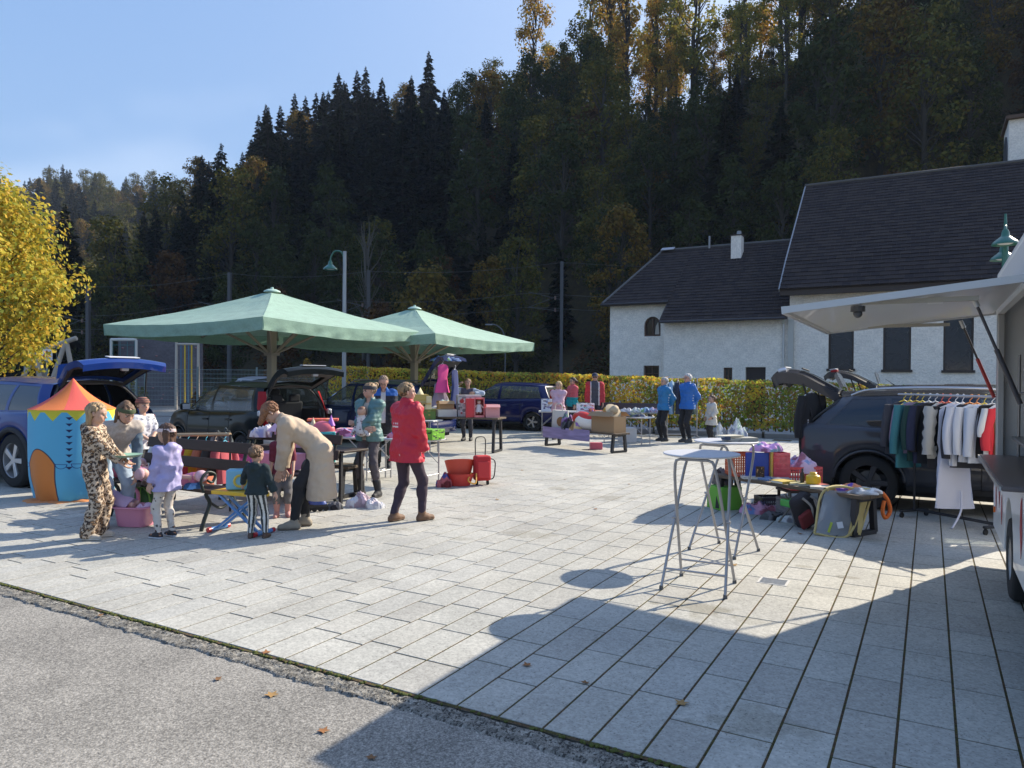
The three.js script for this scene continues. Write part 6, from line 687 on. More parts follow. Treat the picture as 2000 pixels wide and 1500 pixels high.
const teal = person({ label: 'woman in a teal quilted jacket hugging a baby in a carrier', H: 1.62, at: [-2.04, 10.59], face: [-0.42, -0.9], look: -0.45, nod: 0.08, smile: true, hands: [[-0.1, 1.14, 0.24], [0.12, 1.06, 0.25]], elbows: [[1, -0.6, 0.1], [-1, -0.6, 0.1]], feet: [[0.2, 0.04, 0.1], [-0.1, 0.06, -0.1]], handDir: [[-1, 0, 0], [1, 0, 0]], palm: [[0, 0, -1], [0, 0, -1]], cell: 0.014,
  top: [{ name: 'sweater', color: [0.45, 0.38, 0.3], fit: 0.008, hem: 0.06, sleeve: 0 }, { name: 'quilted_jacket', color: [0.09, 0.19, 0.185], fit: 0.032, hem: 0.08, quilt: 0.065, openFront: 0.05, collar: 0.03, m: shinyCloth }], bottom: { color: [0.09, 0.078, 0.085], fit: 0.008 }, hair: { color: [0.32, 0.2, 0.1], bun: [0, 0.75, -1.05] }, band: { color: [0.045, 0.045, 0.05], h: 0.26 }, shoes: { name: 'boot', color: [0.025, 0.025, 0.027], boot: 0.16 } });
{ const J = teal.J, c = V(-0.0, 1.2, 0.235).multiplyScalar(J.k), b = thing('person', 'baby in a white wrap held against the teal jacket', 'person', [-2.04, 0, 10.59], yawZ(-0.42, -0.9)); part('body', meshSDF(union([blob(V(0.01, 1.22, 0.2), 0.064, 0.072, 0.07), blob(V(0.02, 1.2, 0.26), 0.03, 0.03, 0.02), bone(V(0, 1.12, 0.17), V(0, 0.95, 0.19), 0.08, 0.09), bone(V(0.07, 1.0, 0.2), V(0.13, 0.9, 0.22), 0.04, 0.03), bone(V(-0.07, 1.0, 0.2), V(-0.13, 0.9, 0.22), 0.04, 0.03)], 0.03), [-0.25, 0.8, 0], [0.25, 1.35, 0.4], 0.009, (x, y, z) => y > 1.17 ? (z < 0.2 || y > 1.25 ? [0.2, 0.1, 0.06] : [0.5, 0.3, 0.2]) : noise(x * 30, y * 30, z * 30) > 0.3 ? [0.2, 0.12, 0.12] : [0.66, 0.64, 0.62]), skinM, b); }
person({ label: 'man with glasses and receding hair in a dark jacket behind the folding table', H: 1.74, at: [-2.42, 13.9], face: [0.12, -1], nod: 0.5, glasses: true, wide: 1.08, hands: [[0.22, 0.9, 0.3], [-0.22, 0.9, 0.3]], feet: stand, top: [{ name: 'shirt', color: [0.6, 0.55, 0.52], fit: 0.008, hem: 0.08 }, { name: 'jacket', color: (x, y, z) => y > 1.36 && z > -0.05 ? [0.02, 0.1, 0.34] : [0.02, 0.02, 0.028], fit: 0.03, hem: 0.12, openFront: 0.045, collar: 0.04 }], bottom: { color: [0.03, 0.028, 0.026], fit: 0.025 }, hair: { color: [0.24, 0.16, 0.1], front: 0.75, side: -0.15, nape: -0.5 }, skin: [0.5, 0.28, 0.2] });
person({ label: 'woman in a bright red jacket walking with hands in her pockets', H: 1.64, at: [-1.24, 8.72], face: [0.72, 0.69], look: -0.5, wide: 1.08, hands: [[0.21, 0.9, 0.12], [-0.21, 0.9, 0.12]], hideHands: [1, 1], elbows: [[0.8, 0, -1], [-0.8, 0, -1]], feet: [[0.1, -0.13, 0.1], [-0.11, 0.16, -0.1]], cell: 0.013, fine: 0.0075,
  top: { name: 'red_jacket', color: (x, y, z, c) => { const a = x, b = y; return z < -0.03 && a > -0.02 && a < 0.13 && ((b > 1.155 && b < 1.168 && a > 0.0 && a < 0.09 && Math.sin(a * 210) > -0.3) || (b > 1.115 && b < 1.135)) ? [0.7, 0.6, 0.6] : z < -0.05 && Math.hypot(a + 0.07, b - 0.80) < 0.011 ? [0.7, 0.6, 0.6] : [0.5, 0.012, 0.035]; }, hem: 0.17, fit: 0.042, flare: 0.03, collar: 0.05, fold: 0.013, m: shinyCloth, cell: 0.0095 }, bottom: { color: [0.045, 0.03, 0.045], fit: 0.01, fold: 0.006 }, hair: { color: [0.27, 0.17, 0.08], nape: -0.75, front: 0.25 }, shoes: { name: 'boot', color: [0.16, 0.085, 0.045], sole: [0.12, 0.07, 0.04], boot: 0.11 } });
person({ label: 'person in a pale blue shirt and grey vest behind the hanging dresses', H: 1.68, at: [-1.2, 20.0], face: [-0.2, -1], hands: [[0.25, 1.35, 0.2], [-0.2, 1.6, 0.25]], elbows: [[1, -0.2, 0], [-1, -0.2, 0]], feet: stand, top: { name: 'shirt', color: (x, y) => Math.abs(x) < 0.17 ? [0.1, 0.09, 0.14] : [0.4, 0.46, 0.56], hem: 0.1 }, bottom: { color: [0.04, 0.04, 0.05] }, hair: { color: [0.3, 0.18, 0.1], nape: -0.7 } });
person({ label: 'girl in a pale pink sweater with blond hair standing with folded arms', H: 1.62, child: 0.1, at: [1.3, 20.6], face: [-0.35, -0.94], look: -0.2, hands: [[-0.12, 1.12, 0.2], [0.14, 1.05, 0.22]], elbows: [[1, -0.5, 0], [-1, -0.5, 0]], feet: stand, top: { name: 'sweater', color: [0.62, 0.4, 0.47], fit: 0.035, hem: 0.08, collar: 0.04 }, bottom: { color: [0.1, 0.11, 0.14], fit: 0.02 }, hair: { color: [0.5, 0.36, 0.17], long: 0.35 }, shoes: { color: [0.05, 0.05, 0.09] } });
person({ label: 'woman in a coral and turquoise jacket with a dark ponytail', H: 1.74, at: [1.92, 23.3], face: [-0.9, -0.42], glasses: true, hands: hang, feet: stand, top: { name: 'jacket', color: (x, y) => y > 1.12 ? [0.58, 0.1, 0.12] : [0.01, 0.28, 0.31], fit: 0.034, hem: 0.1, collar: 0.04 }, bottom: { color: [0.03, 0.03, 0.04] }, hair: { color: [0.04, 0.025, 0.02], tail: [0, -0.5, -1.3] } });
person({ label: 'man in a red and grey jacket with navy cap and sunglasses', H: 1.88, at: [2.62, 23.3], face: [-0.1, -1], wide: 1.1, shades: true, cap: { color: [0.03, 0.035, 0.07], peak: true }, hands: hang, feet: stand, top: { name: 'jacket', color: (x, y, z) => { const a = Math.abs(x); return a < 0.105 && z > 0 ? [0.06, 0.06, 0.075] : a < 0.15 && z > 0.03 ? [0.6, 0.52, 0.5] : [0.46, 0.035, 0.045]; }, fit: 0.04, hem: 0.12, collar: 0.04 }, bottom: { color: [0.03, 0.03, 0.04], fit: 0.025 }, hair: { color: [0.1, 0.07, 0.05] } });
const dots = (c) => (x, y, z) => Math.abs(x) > 0.13 && Math.abs(z + 0.02) < 0.016 && y < 1.3 && Math.sin(y * 90) > 0.25 ? [0.6, 0.65, 0.7] : c;
person({ label: 'grey haired woman in a blue sports jacket, left of the two in blue', H: 1.76, at: [4.19, 20.3], face: [-0.9, -0.42], hands: [[0.06, 0.98, -0.17], [-0.06, 0.98, -0.17]], elbows: [[1, 0, -0.6], [-1, 0, -0.6]], feet: stand, top: { name: 'sports_jacket', color: dots([0.012, 0.17, 0.38]), hem: 0.08, fit: 0.03, collar: 0.05, m: shinyCloth }, bottom: { color: [0.015, 0.015, 0.018], fit: 0.012 }, hair: { color: [0.42, 0.41, 0.4], nape: -0.6 } });
person({ label: 'white haired man in a blue sports jacket, right of the two in blue', H: 1.86, at: [4.75, 19.95], face: [-0.88, -0.47], wide: 1.08, glasses: true, hands: [[0.06, 0.98, -0.17], [-0.06, 0.98, -0.17]], elbows: [[1, 0, -0.6], [-1, 0, -0.6]], feet: stand, top: { name: 'sports_jacket', color: dots([0.01, 0.12, 0.42]), hem: 0.08, fit: 0.034, collar: 0.05, m: shinyCloth }, bottom: { color: [0.015, 0.015, 0.018], fit: 0.01 }, hair: { color: [0.55, 0.53, 0.5], nape: -0.5, front: 0.6 }, skin: [0.56, 0.31, 0.23], shoes: { color: [0.06, 0.055, 0.05], sole: [0.15, 0.14, 0.13] } });
person({ label: 'girl in a long cream coat with a brown ponytail near the hedge', H: 1.26, child: 0.6, at: [5.5, 20.3], face: [-0.95, -0.3], hands: [[0.2, 0.95, 0.12], [-0.2, 0.92, 0.12]], feet: stand, top: { name: 'coat', color: [0.6, 0.55, 0.47], hem: 0.28, fit: 0.045, flare: 0.05, hood: true }, bottom: { color: [0.03, 0.028, 0.03] }, hair: { color: [0.12, 0.065, 0.035], tail: [0, -0.4, -1.3] } });
// ---------- stalls and goods ----------
const steelBlk = mat([0.02, 0.02, 0.022], 0.5), whiteTop = mat([0.62, 0.62, 0.6], 0.5), tubeGrey = mat([0.42, 0.42, 0.43], 0.35, { metalness: 0.6 }), card = mat([0.36, 0.23, 0.12], 0.9), woodTex = (() => { const a = tileNoise(256, 64, 201), b = tileNoise(256, 8, 202); return noiseTex(256, (i, j) => { const g = 0.5 + 0.5 * Math.sin(j * 0.35 + b(i, j) * 9), v = 120 + g * 40 + (a(i, j) - 0.5) * 50; return [v, v * 0.92, v * 0.82]; }); })(), oldWood = mat([0.46, 0.4, 0.33], 0.85, { map: woodTex }), darkWood = mat([0.13, 0.085, 0.06], 0.6, { map: woodTex });
const clo = (c) => mat(c, 0.9, { bumpMap: clothBump, bumpScale: 0.002 }), pl = (c, r = 0.35) => mat(c, r, { clearcoat: 0.3 });
const heapGeo = (w, h, d, seed) => sheet(34, 46, (u, v) => { const a = v * 6.2832, r = Math.pow(u, 0.85), cx = Math.cos(a), cz = Math.sin(a), n = 1 + 0.34 * noise(cx * 2 + seed, cz * 2, seed) + 0.12 * noise(cx * 6, cz * 6, seed), px = cx * r * w / 2, pz = cz * r * d / 2, rid = (f, o) => 1 - Math.abs(noise(px * f + seed * 3 + o, pz * f, o) * 2.2), edge = Math.min(1, (1 - u) * 8), y = h * Math.pow(Math.max(0, 1 - r * r), 0.42) * (0.72 + 0.55 * noise(px * 9 + seed, pz * 9, 3)) + edge * (0.14 * h * rid(13, 1) + 0.09 * h * rid(27, 5)); return [Math.cos(a) * r * w / 2 * n, Math.max(0, y), Math.sin(a) * r * d / 2 * n]; });
const heapM = mat(0xffffff, 0.9, { vertexColors: true, bumpMap: clothBump, bumpScale: 0.003 });
function tinted(g, c, seed) { const p = g.attributes.position, C = new Float32Array(p.count * 3), R = rng(seed), al = [c, c.map((v) => v * 0.55), c.map((v) => Math.min(0.72, v * 1.5 + 0.08)), [c[1] * 0.8 + 0.05, c[2] * 0.8 + 0.05, c[0] * 0.8 + 0.05], c]; for (let i = 0; i < p.count; i++) { const n = noise(p.getX(i) * 7 + seed, p.getZ(i) * 7, p.getY(i) * 5 + seed) * 2.6 + 2, k = al[clamp(Math.floor(n + 0.4), 0, 4)]; C.set(k, i * 3); } g.setAttribute('color', new THREE.BufferAttribute(C, 3)); return g; }
const heap = (label, cat, x, y, d, w, h, dp, c, seed, name = 'clothes_pile', turn = 0) => single(name, tinted(heapGeo(w, h, dp, seed), c, seed), heapM, label, cat, [x, y, d], turn);
const rel = (cx, cd, ux, ud) => (s, o = 0) => [cx + ux * s - ud * o, cd + ud * s + ux * o];     // along (ux, ud), o to the far side
function frameBench(name, label, cat, x, d, ux, ud, L, h, w, wood) {
  const t = thing(name, label, cat, [x, 0, d], yawX(ux, ud)); const n = Math.max(3, Math.round(w / 0.13)); for (let i = 0; i < n; i++) part('plank', rbox(L, 0.04, w / n - 0.008, 0.006, 0, h - 0.02, -w / 2 + (i + 0.5) * w / n), wood, t);
  for (const s of [-1, 1]) { const X = s * (L / 2 - 0.12), f = part('leg_frame', M(beam([X, 0.02, -w * 0.46], [X, h - 0.04, -w * 0.36], 0.06, 0.06), beam([X, 0.02, w * 0.46], [X, h - 0.04, w * 0.36], 0.06, 0.06), box(0.06, 0.05, w * 0.95, X, 0.025, 0), box(0.06, 0.04, w * 0.76, X, h - 0.065, 0)), steelBlk, t); }
  return t;
}
function foldTable(label, x, d, ux, ud, L, h, w) {
  const t = thing('folding_table', label, 'table', [x, 0, d], yawX(ux, ud)); part('table_top', rbox(L, 0.035, w, 0.01, 0, h - 0.018, 0), whiteTop, t); part('edge_rim', M(box(L + 0.012, 0.02, 0.012, 0, h - 0.02, w / 2 + 0.004), box(L + 0.012, 0.02, 0.012, 0, h - 0.02, -w / 2 - 0.004)), tubeGrey, t);
  for (const s of [-1, 1]) for (const z of [-1, 1]) { part('leg', bar([s * (L / 2 - 0.1), 0, z * (w / 2 - 0.06)], [s * (L / 2 - 0.1), h - 0.03, z * (w / 2 - 0.06)], 0.013, 8), tubeGrey, t); part('brace', bar([s * (L / 2 - 0.1), h * 0.42, z * (w / 2 - 0.06)], [s * (L / 2 - 0.55), h - 0.04, z * (w / 2 - 0.06)], 0.008, 6), tubeGrey, t); }
  for (const s of [-1, 1]) part('foot_bar', bar([s * (L / 2 - 0.1), 0.14, -w / 2 + 0.06], [s * (L / 2 - 0.1), 0.14, w / 2 - 0.06], 0.01, 6), tubeGrey, t);
}
function carton(name, label, cat, x, y, d, w, h, dp, c, turn = 0, open = true) { const t = thing(name, label, cat, [x, y, d], turn), m = Array.isArray(c) ? mat(c, 0.85) : c; part('side', M(box(w, h, 0.006, 0, h / 2, dp / 2), box(w, h, 0.006, 0, h / 2, -dp / 2), box(0.006, h, dp - 0.012, w / 2 - 0.003, h / 2, 0), box(0.006, h, dp - 0.012, -w / 2 + 0.003, h / 2, 0), box(w - 0.014, 0.006, dp - 0.014, 0, 0.004, 0)), m, t); if (open) for (const s of [-1, 1]) part('flap', box(w, 0.005, dp * 0.45, 0, h + dp * 0.12, s * (dp / 2 + dp * 0.17), s * 0.6, 0, 0), m, t); else part('lid', box(w + 0.008, 0.02, dp + 0.008, 0, h + 0.006, 0), m, t); return t; }
function crate(label, x, y, d, w, h, dp, c, turn = 0) { const t = thing('plastic_crate', label, 'crate', [x, y, d], turn), m = pl(c); part('base', box(w - 0.02, 0.012, dp - 0.02, 0, 0.01, 0), m, t); part('rim', M(box(w, 0.03, 0.018, 0, h - 0.015, dp / 2), box(w, 0.03, 0.018, 0, h - 0.015, -dp / 2), box(0.018, 0.03, dp, w / 2, h - 0.015, 0), box(0.018, 0.03, dp, -w / 2, h - 0.015, 0)), m, t); const g = []; for (const s of [-1, 1]) { for (let i = 0; i <= 12; i++) g.push(box(0.012, h - 0.03, 0.01, -w / 2 + i / 12 * w, h / 2, s * dp / 2)); for (let i = 1; i < 9; i++) g.push(box(0.01, h - 0.03, 0.012, s * w / 2, h / 2, -dp / 2 + i / 9 * dp)); for (let j = 1; j < 5; j++) { g.push(box(w, 0.01, 0.008, 0, j / 5 * h, s * dp / 2)); g.push(box(0.008, 0.01, dp, s * w / 2, j / 5 * h, 0)); } } part('lattice', M(g), m, t); return t; }
function books(label, x, y, d, n, seed, turn = 0, spread = 0) { const R = rng(seed), cols = [[0.6, 0.58, 0.52], [0.2, 0.3, 0.5], [0.45, 0.4, 0.2], [0.5, 0.12, 0.1], [0.2, 0.4, 0.15], [0.6, 0.45, 0.1], [0.3, 0.3, 0.32]]; for (let i = 0; i < n; i++) { const h = 0.012 + R() * 0.018, c = cols[Math.floor(R() * cols.length)], w = 0.15 + R() * 0.1, q = thing('book', label, 'book', [x + spread * (R() - 0.5) + (spread ? 0 : 0.01 * R()), y, d + spread * (R() - 0.5)], turn + (R() - 0.5) * (spread ? 1.6 : 0.3), label); part('pages', box(w - 0.008, h - 0.005, w * 1.3 - 0.008, 0, h / 2, 0), mat([0.65, 0.62, 0.55], 0.9), q); part('cover', M(box(w, 0.003, w * 1.3, 0, h, 0), box(w, 0.003, w * 1.3, 0, 0.002, 0), box(0.003, h, w * 1.3, -w / 2, h / 2, 0)), mat(c, 0.5), q); if (!spread) y += h + 0.004; } }
// a garment on a hanger; local x = shoulder line, hangs from y = 0 (the rod)
const HG = {};
function garment(label, cat, x, y, d, turn, { len = 0.7, w = 0.44, c, sleeve = 0.5, hem = 1.05, thick = 0.055, hanger = [0.7, 0.7, 0.7], puff = 0, dress = 0, seed = 1, name = 'hanging_garment', group, split = 0.06 }) {
  const t = thing(name, label, cat, [x, y, d], turn, group), sh = -0.13, R = rng(seed + 40), secs = []; for (let i = 0; i <= 16; i++) { const u = i / 16, yy = sh + 0.035 - u * len, ww = u < 0.08 ? lerp(0.09, w / 2, u / 0.08) : dress && u > 0.4 ? lerp(w * 0.4, w * 0.5 * hem + dress, (u - 0.4) / 0.6) : lerp(w / 2, w / 2 * hem, u) * (dress ? 0.92 : 1), pf = puff ? 0.014 * Math.abs(Math.sin(u * 22)) : 0; secs.push([0.012 * Math.sin(u * 5 + seed), yy, 0, ww + pf, (u < 0.06 ? 0.03 : thick * (0.75 + 0.45 * u)) + pf + dress * u * 0.5]); }
  part('fabric', stack(secs, 28, 0.07, seed), clo(c), t);
  if (sleeve) for (const s of [-1, 1]) { const L = sleeve * (0.95 + 0.1 * R()), ss = []; for (let i = 0; i <= 9; i++) { const u = i / 9, pf = puff ? 0.016 * Math.abs(Math.sin(u * 14)) : 0; ss.push([s * (w / 2 - 0.02 + 0.05 * Math.sin(u * 2.2) + 0.02 * u), sh - 0.0 - u * L, 0.012 * Math.sin(u * 4 + seed), lerp(0.06, 0.045, u) + pf, lerp(0.062, 0.05, u) + pf]); } part('sleeve', stack(ss, 14, 0.08, seed + 3), clo(c), t); }
  const hg = part('hanger', M(tube([[0, 0.005, 0], [0.025, 0.02, 0], [0.035, 0.0, 0], [0.02, -0.03, 0], [0, -0.05, 0], [0, -0.075, 0]], 0.005, 16, 5), bar([0, -0.075, 0], [w * 0.42, -0.145, 0], 0.008, 6), bar([0, -0.075, 0], [-w * 0.42, -0.145, 0], 0.008, 6)), pl(hanger, 0.5), t); return t;
}
function doll(label, x, y, d, turn, lie, s, c1, c2) { const t = thing('doll', label, 'doll', [x, y, d], turn); const g = M(ball(0.055, 0.06, 0.055, 0, 0.3, 0), stack([[0, 0.08, 0, 0.06, 0.05], [0, 0.16, 0, 0.07, 0.055], [0, 0.24, 0, 0.045, 0.04]], 12), bar([0.05, 0.22, 0], [0.13, 0.14, 0.03], 0.022, 8), bar([-0.05, 0.22, 0], [-0.13, 0.14, 0.03], 0.022, 8), bar([0.03, 0.1, 0], [0.05, -0.02, 0.04], 0.028, 8), bar([-0.03, 0.1, 0], [-0.05, -0.02, 0.04], 0.028, 8)); place(g, 0, 0.06, 0, lie, 0, 0); g.scale(s, s, s); part('doll_body', g, mat([0.62, 0.36, 0.3], 0.6), t); const dr = stack([[0, 0.02, 0, 0.1, 0.08], [0, 0.12, 0, 0.078, 0.064], [0, 0.235, 0, 0.055, 0.05]], 14, 0.08, 4); place(dr, 0, 0.06, 0, lie, 0, 0); dr.scale(s, s, s); part('dress', dr, clo(c1), t); const hb = ball(0.06, 0.045, 0.062, 0, 0.335, -0.01); place(hb, 0, 0.06, 0, lie, 0, 0); hb.scale(s, s, s); part('bonnet', hb, clo(c2), t); }
const printTex = (bg, seed, n = 26, cols = ['#c33', '#36a', '#e8b830', '#3a8a3a', '#f2f2ee', '#333']) => canvasTex(128, 128, (c) => { const R = rng(seed); c.fillStyle = bg; c.fillRect(0, 0, 128, 128); for (let i = 0; i < n; i++) { c.fillStyle = cols[Math.floor(R() * cols.length)]; const x = R() * 118, y = R() * 118; if (R() < 0.5) c.fillRect(x, y, 6 + R() * 26, 4 + R() * 16); else { c.beginPath(); c.arc(x, y, 3 + R() * 10, 0, 7); c.fill(); } } });
function printBox(label, x, y, d, w, h, dp, bg, seed, turn = 0, cols) { const t = thing('printed_box', label, 'box', [x, y, d], turn); part('carton', rbox(w, h, dp, 0.004, 0, h / 2, 0), mat(0xffffff, 0.5, { map: printTex(bg, seed, 26, cols) }), t); part('lid_edge', box(w + 0.004, 0.012, dp + 0.004, 0, h - 0.03, 0), mat(bg, 0.5), t); return t; }

// -- toy tent
{
  const t = thing('play_tent', 'toy castle tent with orange cone roof and blue printed wall', 'tent', [-6.1, 0, 10.25], 1.12), r = 0.53, h = 1.24, ap = 1.66;
  for (let k = 0; k < 8; k++) { const a0 = k * Math.PI / 4, a1 = a0 + Math.PI / 4; part('roof_panel', sheet(8, 5, (u, v) => { const a = lerp(a0, a1, v), rr = r * u * 1.01 + 0.004, sag = 0.05 * Math.sin(Math.PI * u) + 0.012 * Math.sin(Math.PI * v) * u; return [Math.sin(a) * rr, lerp(ap, h, Math.pow(u, 0.85)) - sag * 0.7, Math.cos(a) * rr]; }), clo(k % 2 ? [0.66, 0.1, 0.08] : [0.76, 0.2, 0.05]), t); }
  const tex = canvasTex(1024, 512, (c) => { c.fillStyle = '#5fb4d8'; c.fillRect(0, 0, 1024, 512); c.fillStyle = '#d8cf3a'; for (let i = 0; i < 12; i++) { c.beginPath(); c.moveTo(i * 85.3, 0); c.lineTo(i * 85.3 + 85.3, 0); c.lineTo(i * 85.3 + 43, 62); c.fill(); } c.fillRect(0, 0, 1024, 14); for (const x of [60, 316, 572, 828]) { c.fillStyle = '#d6813c'; c.strokeStyle = '#262a45'; c.lineWidth = 5; c.beginPath(); c.moveTo(x - 70, 512); c.lineTo(x - 74, 300); c.quadraticCurveTo(x, 130, x + 74, 300); c.lineTo(x + 70, 512); c.closePath(); c.fill(); c.stroke(); } c.fillStyle = '#1d2350'; for (const x of [188, 444, 700, 956]) { for (let i = 0; i < 9; i++) { const y = 40 + i * 34; c.beginPath(); c.moveTo(x - 13, y); c.lineTo(x + 13, y); c.lineTo(x, y + 16); c.fill(); } c.lineWidth = 3; c.strokeStyle = '#1d3a80'; for (const s of [-1, 1]) { c.beginPath(); c.arc(x + s * 30, 300, 22, 0, 3.3); c.closePath(); c.stroke(); } } });
  tex.wrapS = THREE.RepeatWrapping; part('wall_fabric', sheet(64, 22, (u, v) => { const a = u * 6.2832 - 0.25, y = h * (1 - v), low = Math.pow(Math.max(0, v - 0.72) / 0.28, 1.5), rr = r * (1 - 0.1 * Math.pow(v, 3)) + 0.012 * Math.sin(a * 9 + v * 3) * v + low * 0.05 * noise(Math.cos(a) * 5, v * 9, Math.sin(a) * 5); return [Math.sin(a) * rr + 0.05 * low, Math.max(0.006, y + 0.03 * low * noise(a * 4, v * 6, 2)), Math.cos(a) * rr]; }, (u, v) => [u, 1 - v]), mat(0xffffff, 0.85, { map: tex, side: THREE.DoubleSide, transmission: 0.15, thickness: 0 }), t);
  part('hem', heapGeo(1.05, 0.05, 1.0, 7), clo([0.55, 0.22, 0.08]), t);
}
// -- park benches with cast iron ends, dolls and clothes around them
function parkBench(label, x, d, ux, ud, L) { const t = thing('park_bench', label, 'bench', [x, 0, d], yawX(ux, ud)), iron = mat([0.012, 0.02, 0.016], 0.5); for (let i = 0; i < 4; i++) part('seat_slat', rbox(L, 0.035, 0.09, 0.01, 0, 0.43 - 0.006 * i, 0.2 - i * 0.115), darkWood, t); for (const [y, z] of [[0.66, -0.25], [0.86, -0.31]]) part('back_slat', rbox(L, 0.13, 0.035, 0.01, 0, y, z, -0.22, 0, 0), darkWood, t); for (const s of [-1, 1]) { const X = s * (L / 2 - 0.12); part('iron_end', M(tube([[X, 0, 0.28], [X, 0.12, 0.24], [X, 0.3, 0.17], [X, 0.4, 0.22], [X, 0.4, 0.05], [X, 0.4, -0.2], [X, 0.62, -0.27], [X, 0.95, -0.37]], 0.022, 40, 6), tube([[X, 0, -0.34], [X, 0.14, -0.26], [X, 0.3, -0.15], [X, 0.4, -0.1]], 0.022, 20, 6), tube([[X, 0.42, 0.25], [X, 0.56, 0.28], [X, 0.64, 0.2], [X, 0.6, 0.1], [X, 0.52, 0.14], [X, 0.55, 0.2]], 0.016, 30, 6), tube([[X, 0.3, 0.17], [X, 0.22, 0.02], [X, 0.3, -0.14]], 0.015, 16, 6)), iron, t); } return t; }
const b1 = rel(-3.98, 8.72, 0.87, -0.493); parkBench('park bench with dark slats and iron ends loaded with dolls', -3.98, 8.72, 0.87, -0.493, 1.9);
const b2 = rel(-3.2, 10.0, 0.87, -0.493); parkBench('second park bench behind the boy carrying pink boxes', -3.2, 10.0, 0.87, -0.493, 1.8);
[[-0.75, [0.5, 0.2, 0.32], 'doll in a rose dress at the far end of the first park bench'], [-0.3, [0.62, 0.25, 0.36], 'doll in bright pink lying on the first park bench'], [0.05, [0.6, 0.45, 0.5], 'doll in pale pink lying mid bench'], [0.42, [0.55, 0.18, 0.3], 'doll in deep pink next to the blue toy box']].forEach(([s, c, l], i) => { const [x, d] = b1(s, -0.12); doll(l, x, 0.44, d, i * 1.3, -1.3, 1.1, c, [0.6, 0.4, 0.45]); });
[[-0.55, [0.03, 0.12, 0.4], 'blue'], [-0.15, [0.12, 0.07, 0.06], 'brown'], [0.25, [0.5, 0.5, 0.52], 'white'], [0.6, [0.06, 0.2, 0.45], 'sky blue']].forEach(([s, c, n], i) => { const [x, d] = b1(s, -0.2); heap(n + ' small knitted heap in front of the dolls on the bench', 'clothes', x, 0.44, d, 0.22, 0.08, 0.16, c, 20 + i); });
{ const [x, d] = b1(-0.85, -0.1); const q = thing('doll_bath', 'pink and purple doll bath tub on the bench end', 'toy tub', [x, 0.45, d], 0.3); part('bowl', lathe([[0.001, 0], [0.1, 0.005], [0.15, 0.09], [0.18, 0.16], [0.172, 0.16], [0.13, 0.03], [0.001, 0.02]], 24), pl([0.7, 0.16, 0.27]), q); part('rim', place(new THREE.TorusGeometry(0.18, 0.014, 6, 28), 0, 0.16, 0, Math.PI / 2), pl([0.45, 0.18, 0.55]), q); heap('pink doll clothes heaped in the doll bath', 'clothes', x, 0.57, d, 0.28, 0.12, 0.26, [0.7, 0.25, 0.38], 31); }
{ const q = rel(-4.15, 9.62, 0.87, -0.493), A = q(-0.75), B = q(0.7); const t = thing('clothes_rod', 'slanting wooden rod with small coloured children clothes', 'clothes rail', [0, 0, 0]); part('rod', bar([A[0], 0.9, -A[1]], [B[0], 0.97, -B[1]], 0.022, 8), mat([0.46, 0.32, 0.18], 0.7), t); part('stand', M(bar([A[0], 0, -A[1]], [A[0], 0.9, -A[1]], 0.015, 8), bar([B[0], 0, -B[1]], [B[0], 0.97, -B[1]], 0.015, 8)), steelBlk, t);
  [[[0.55, 0.55, 0.55], 'white'], [[0.1, 0.25, 0.5], 'blue'], [[0.42, 0.36, 0.32], 'beige'], [[0.6, 0.08, 0.2], 'pink'], [[0.65, 0.42, 0.03], 'yellow'], [[0.6, 0.2, 0.12], 'orange'], [[0.05, 0.05, 0.05], 'black'], [[0.5, 0.1, 0.12], 'red']].forEach(([c, n], i) => { const s = i / 7, [x, d] = q(lerp(-0.65, 0.6, s)); garment(n + ' child garment on the slanting wooden rod', 'clothes', x, lerp(0.9, 0.965, s), d, yawX(0.493, 0.87) + 0.25, { c, w: 0.3, len: 0.42 + 0.1 * (i % 3), sleeve: 0.26, thick: 0.035, seed: i + 3, hanger: i % 2 ? [0.1, 0.5, 0.65] : [0.5, 0.4, 0.3], group: 'children clothes on the wooden rod' }); }); }
{ const f = mat([0.55, 0.33, 0.42], 0.8); let [x, d] = b2(-0.1, 0.5); carton('pink_box', 'open pale pink cardboard box standing on end behind the second bench', 'box', x, 0.72, d, 0.5, 0.22, 0.4, [0.6, 0.37, 0.46], yawX(0.87, -0.493)); [x, d] = b2(0.0, 0.05); carton('pink_box', 'long pink box on the seat of the second bench', 'box', x, 0.45, d, 0.7, 0.2, 0.3, [0.68, 0.3, 0.42], yawX(0.87, -0.493), false); [x, d] = b2(-0.62, 0.02); heap('bright pink bag heap on the second bench', 'bag', x, 0.45, d, 0.36, 0.26, 0.3, [0.72, 0.05, 0.22], 44); [x, d] = b2(-0.55, 0.3); heap('fluffy pale pink plush toys above the second bench', 'plush toy', x, 0.84, d, 0.4, 0.18, 0.26, [0.6, 0.38, 0.38], 45, 'plush_toy'); [x, d] = b2(-0.72, -0.3); heap('dark padded jacket draped over the end of the bench back', 'jacket', x, 0.72, d, 0.3, 0.27, 0.2, [0.04, 0.055, 0.06], 46, 'draped_jacket'); const st = thing('display_table', 'low dark table under the pink box behind the benches', 'table', [...[b2(0.1, 0.55)].flatMap(([a, b]) => [a, 0, b])], yawX(0.87, -0.493)); part('table_top', rbox(1.7, 0.03, 0.5, 0.01, 0, 0.7, 0), darkWood, st); for (const a of [-0.75, 0.75]) for (const z of [-0.2, 0.2]) part('leg', box(0.04, 0.69, 0.04, a, 0.345, z), steelBlk, st); }
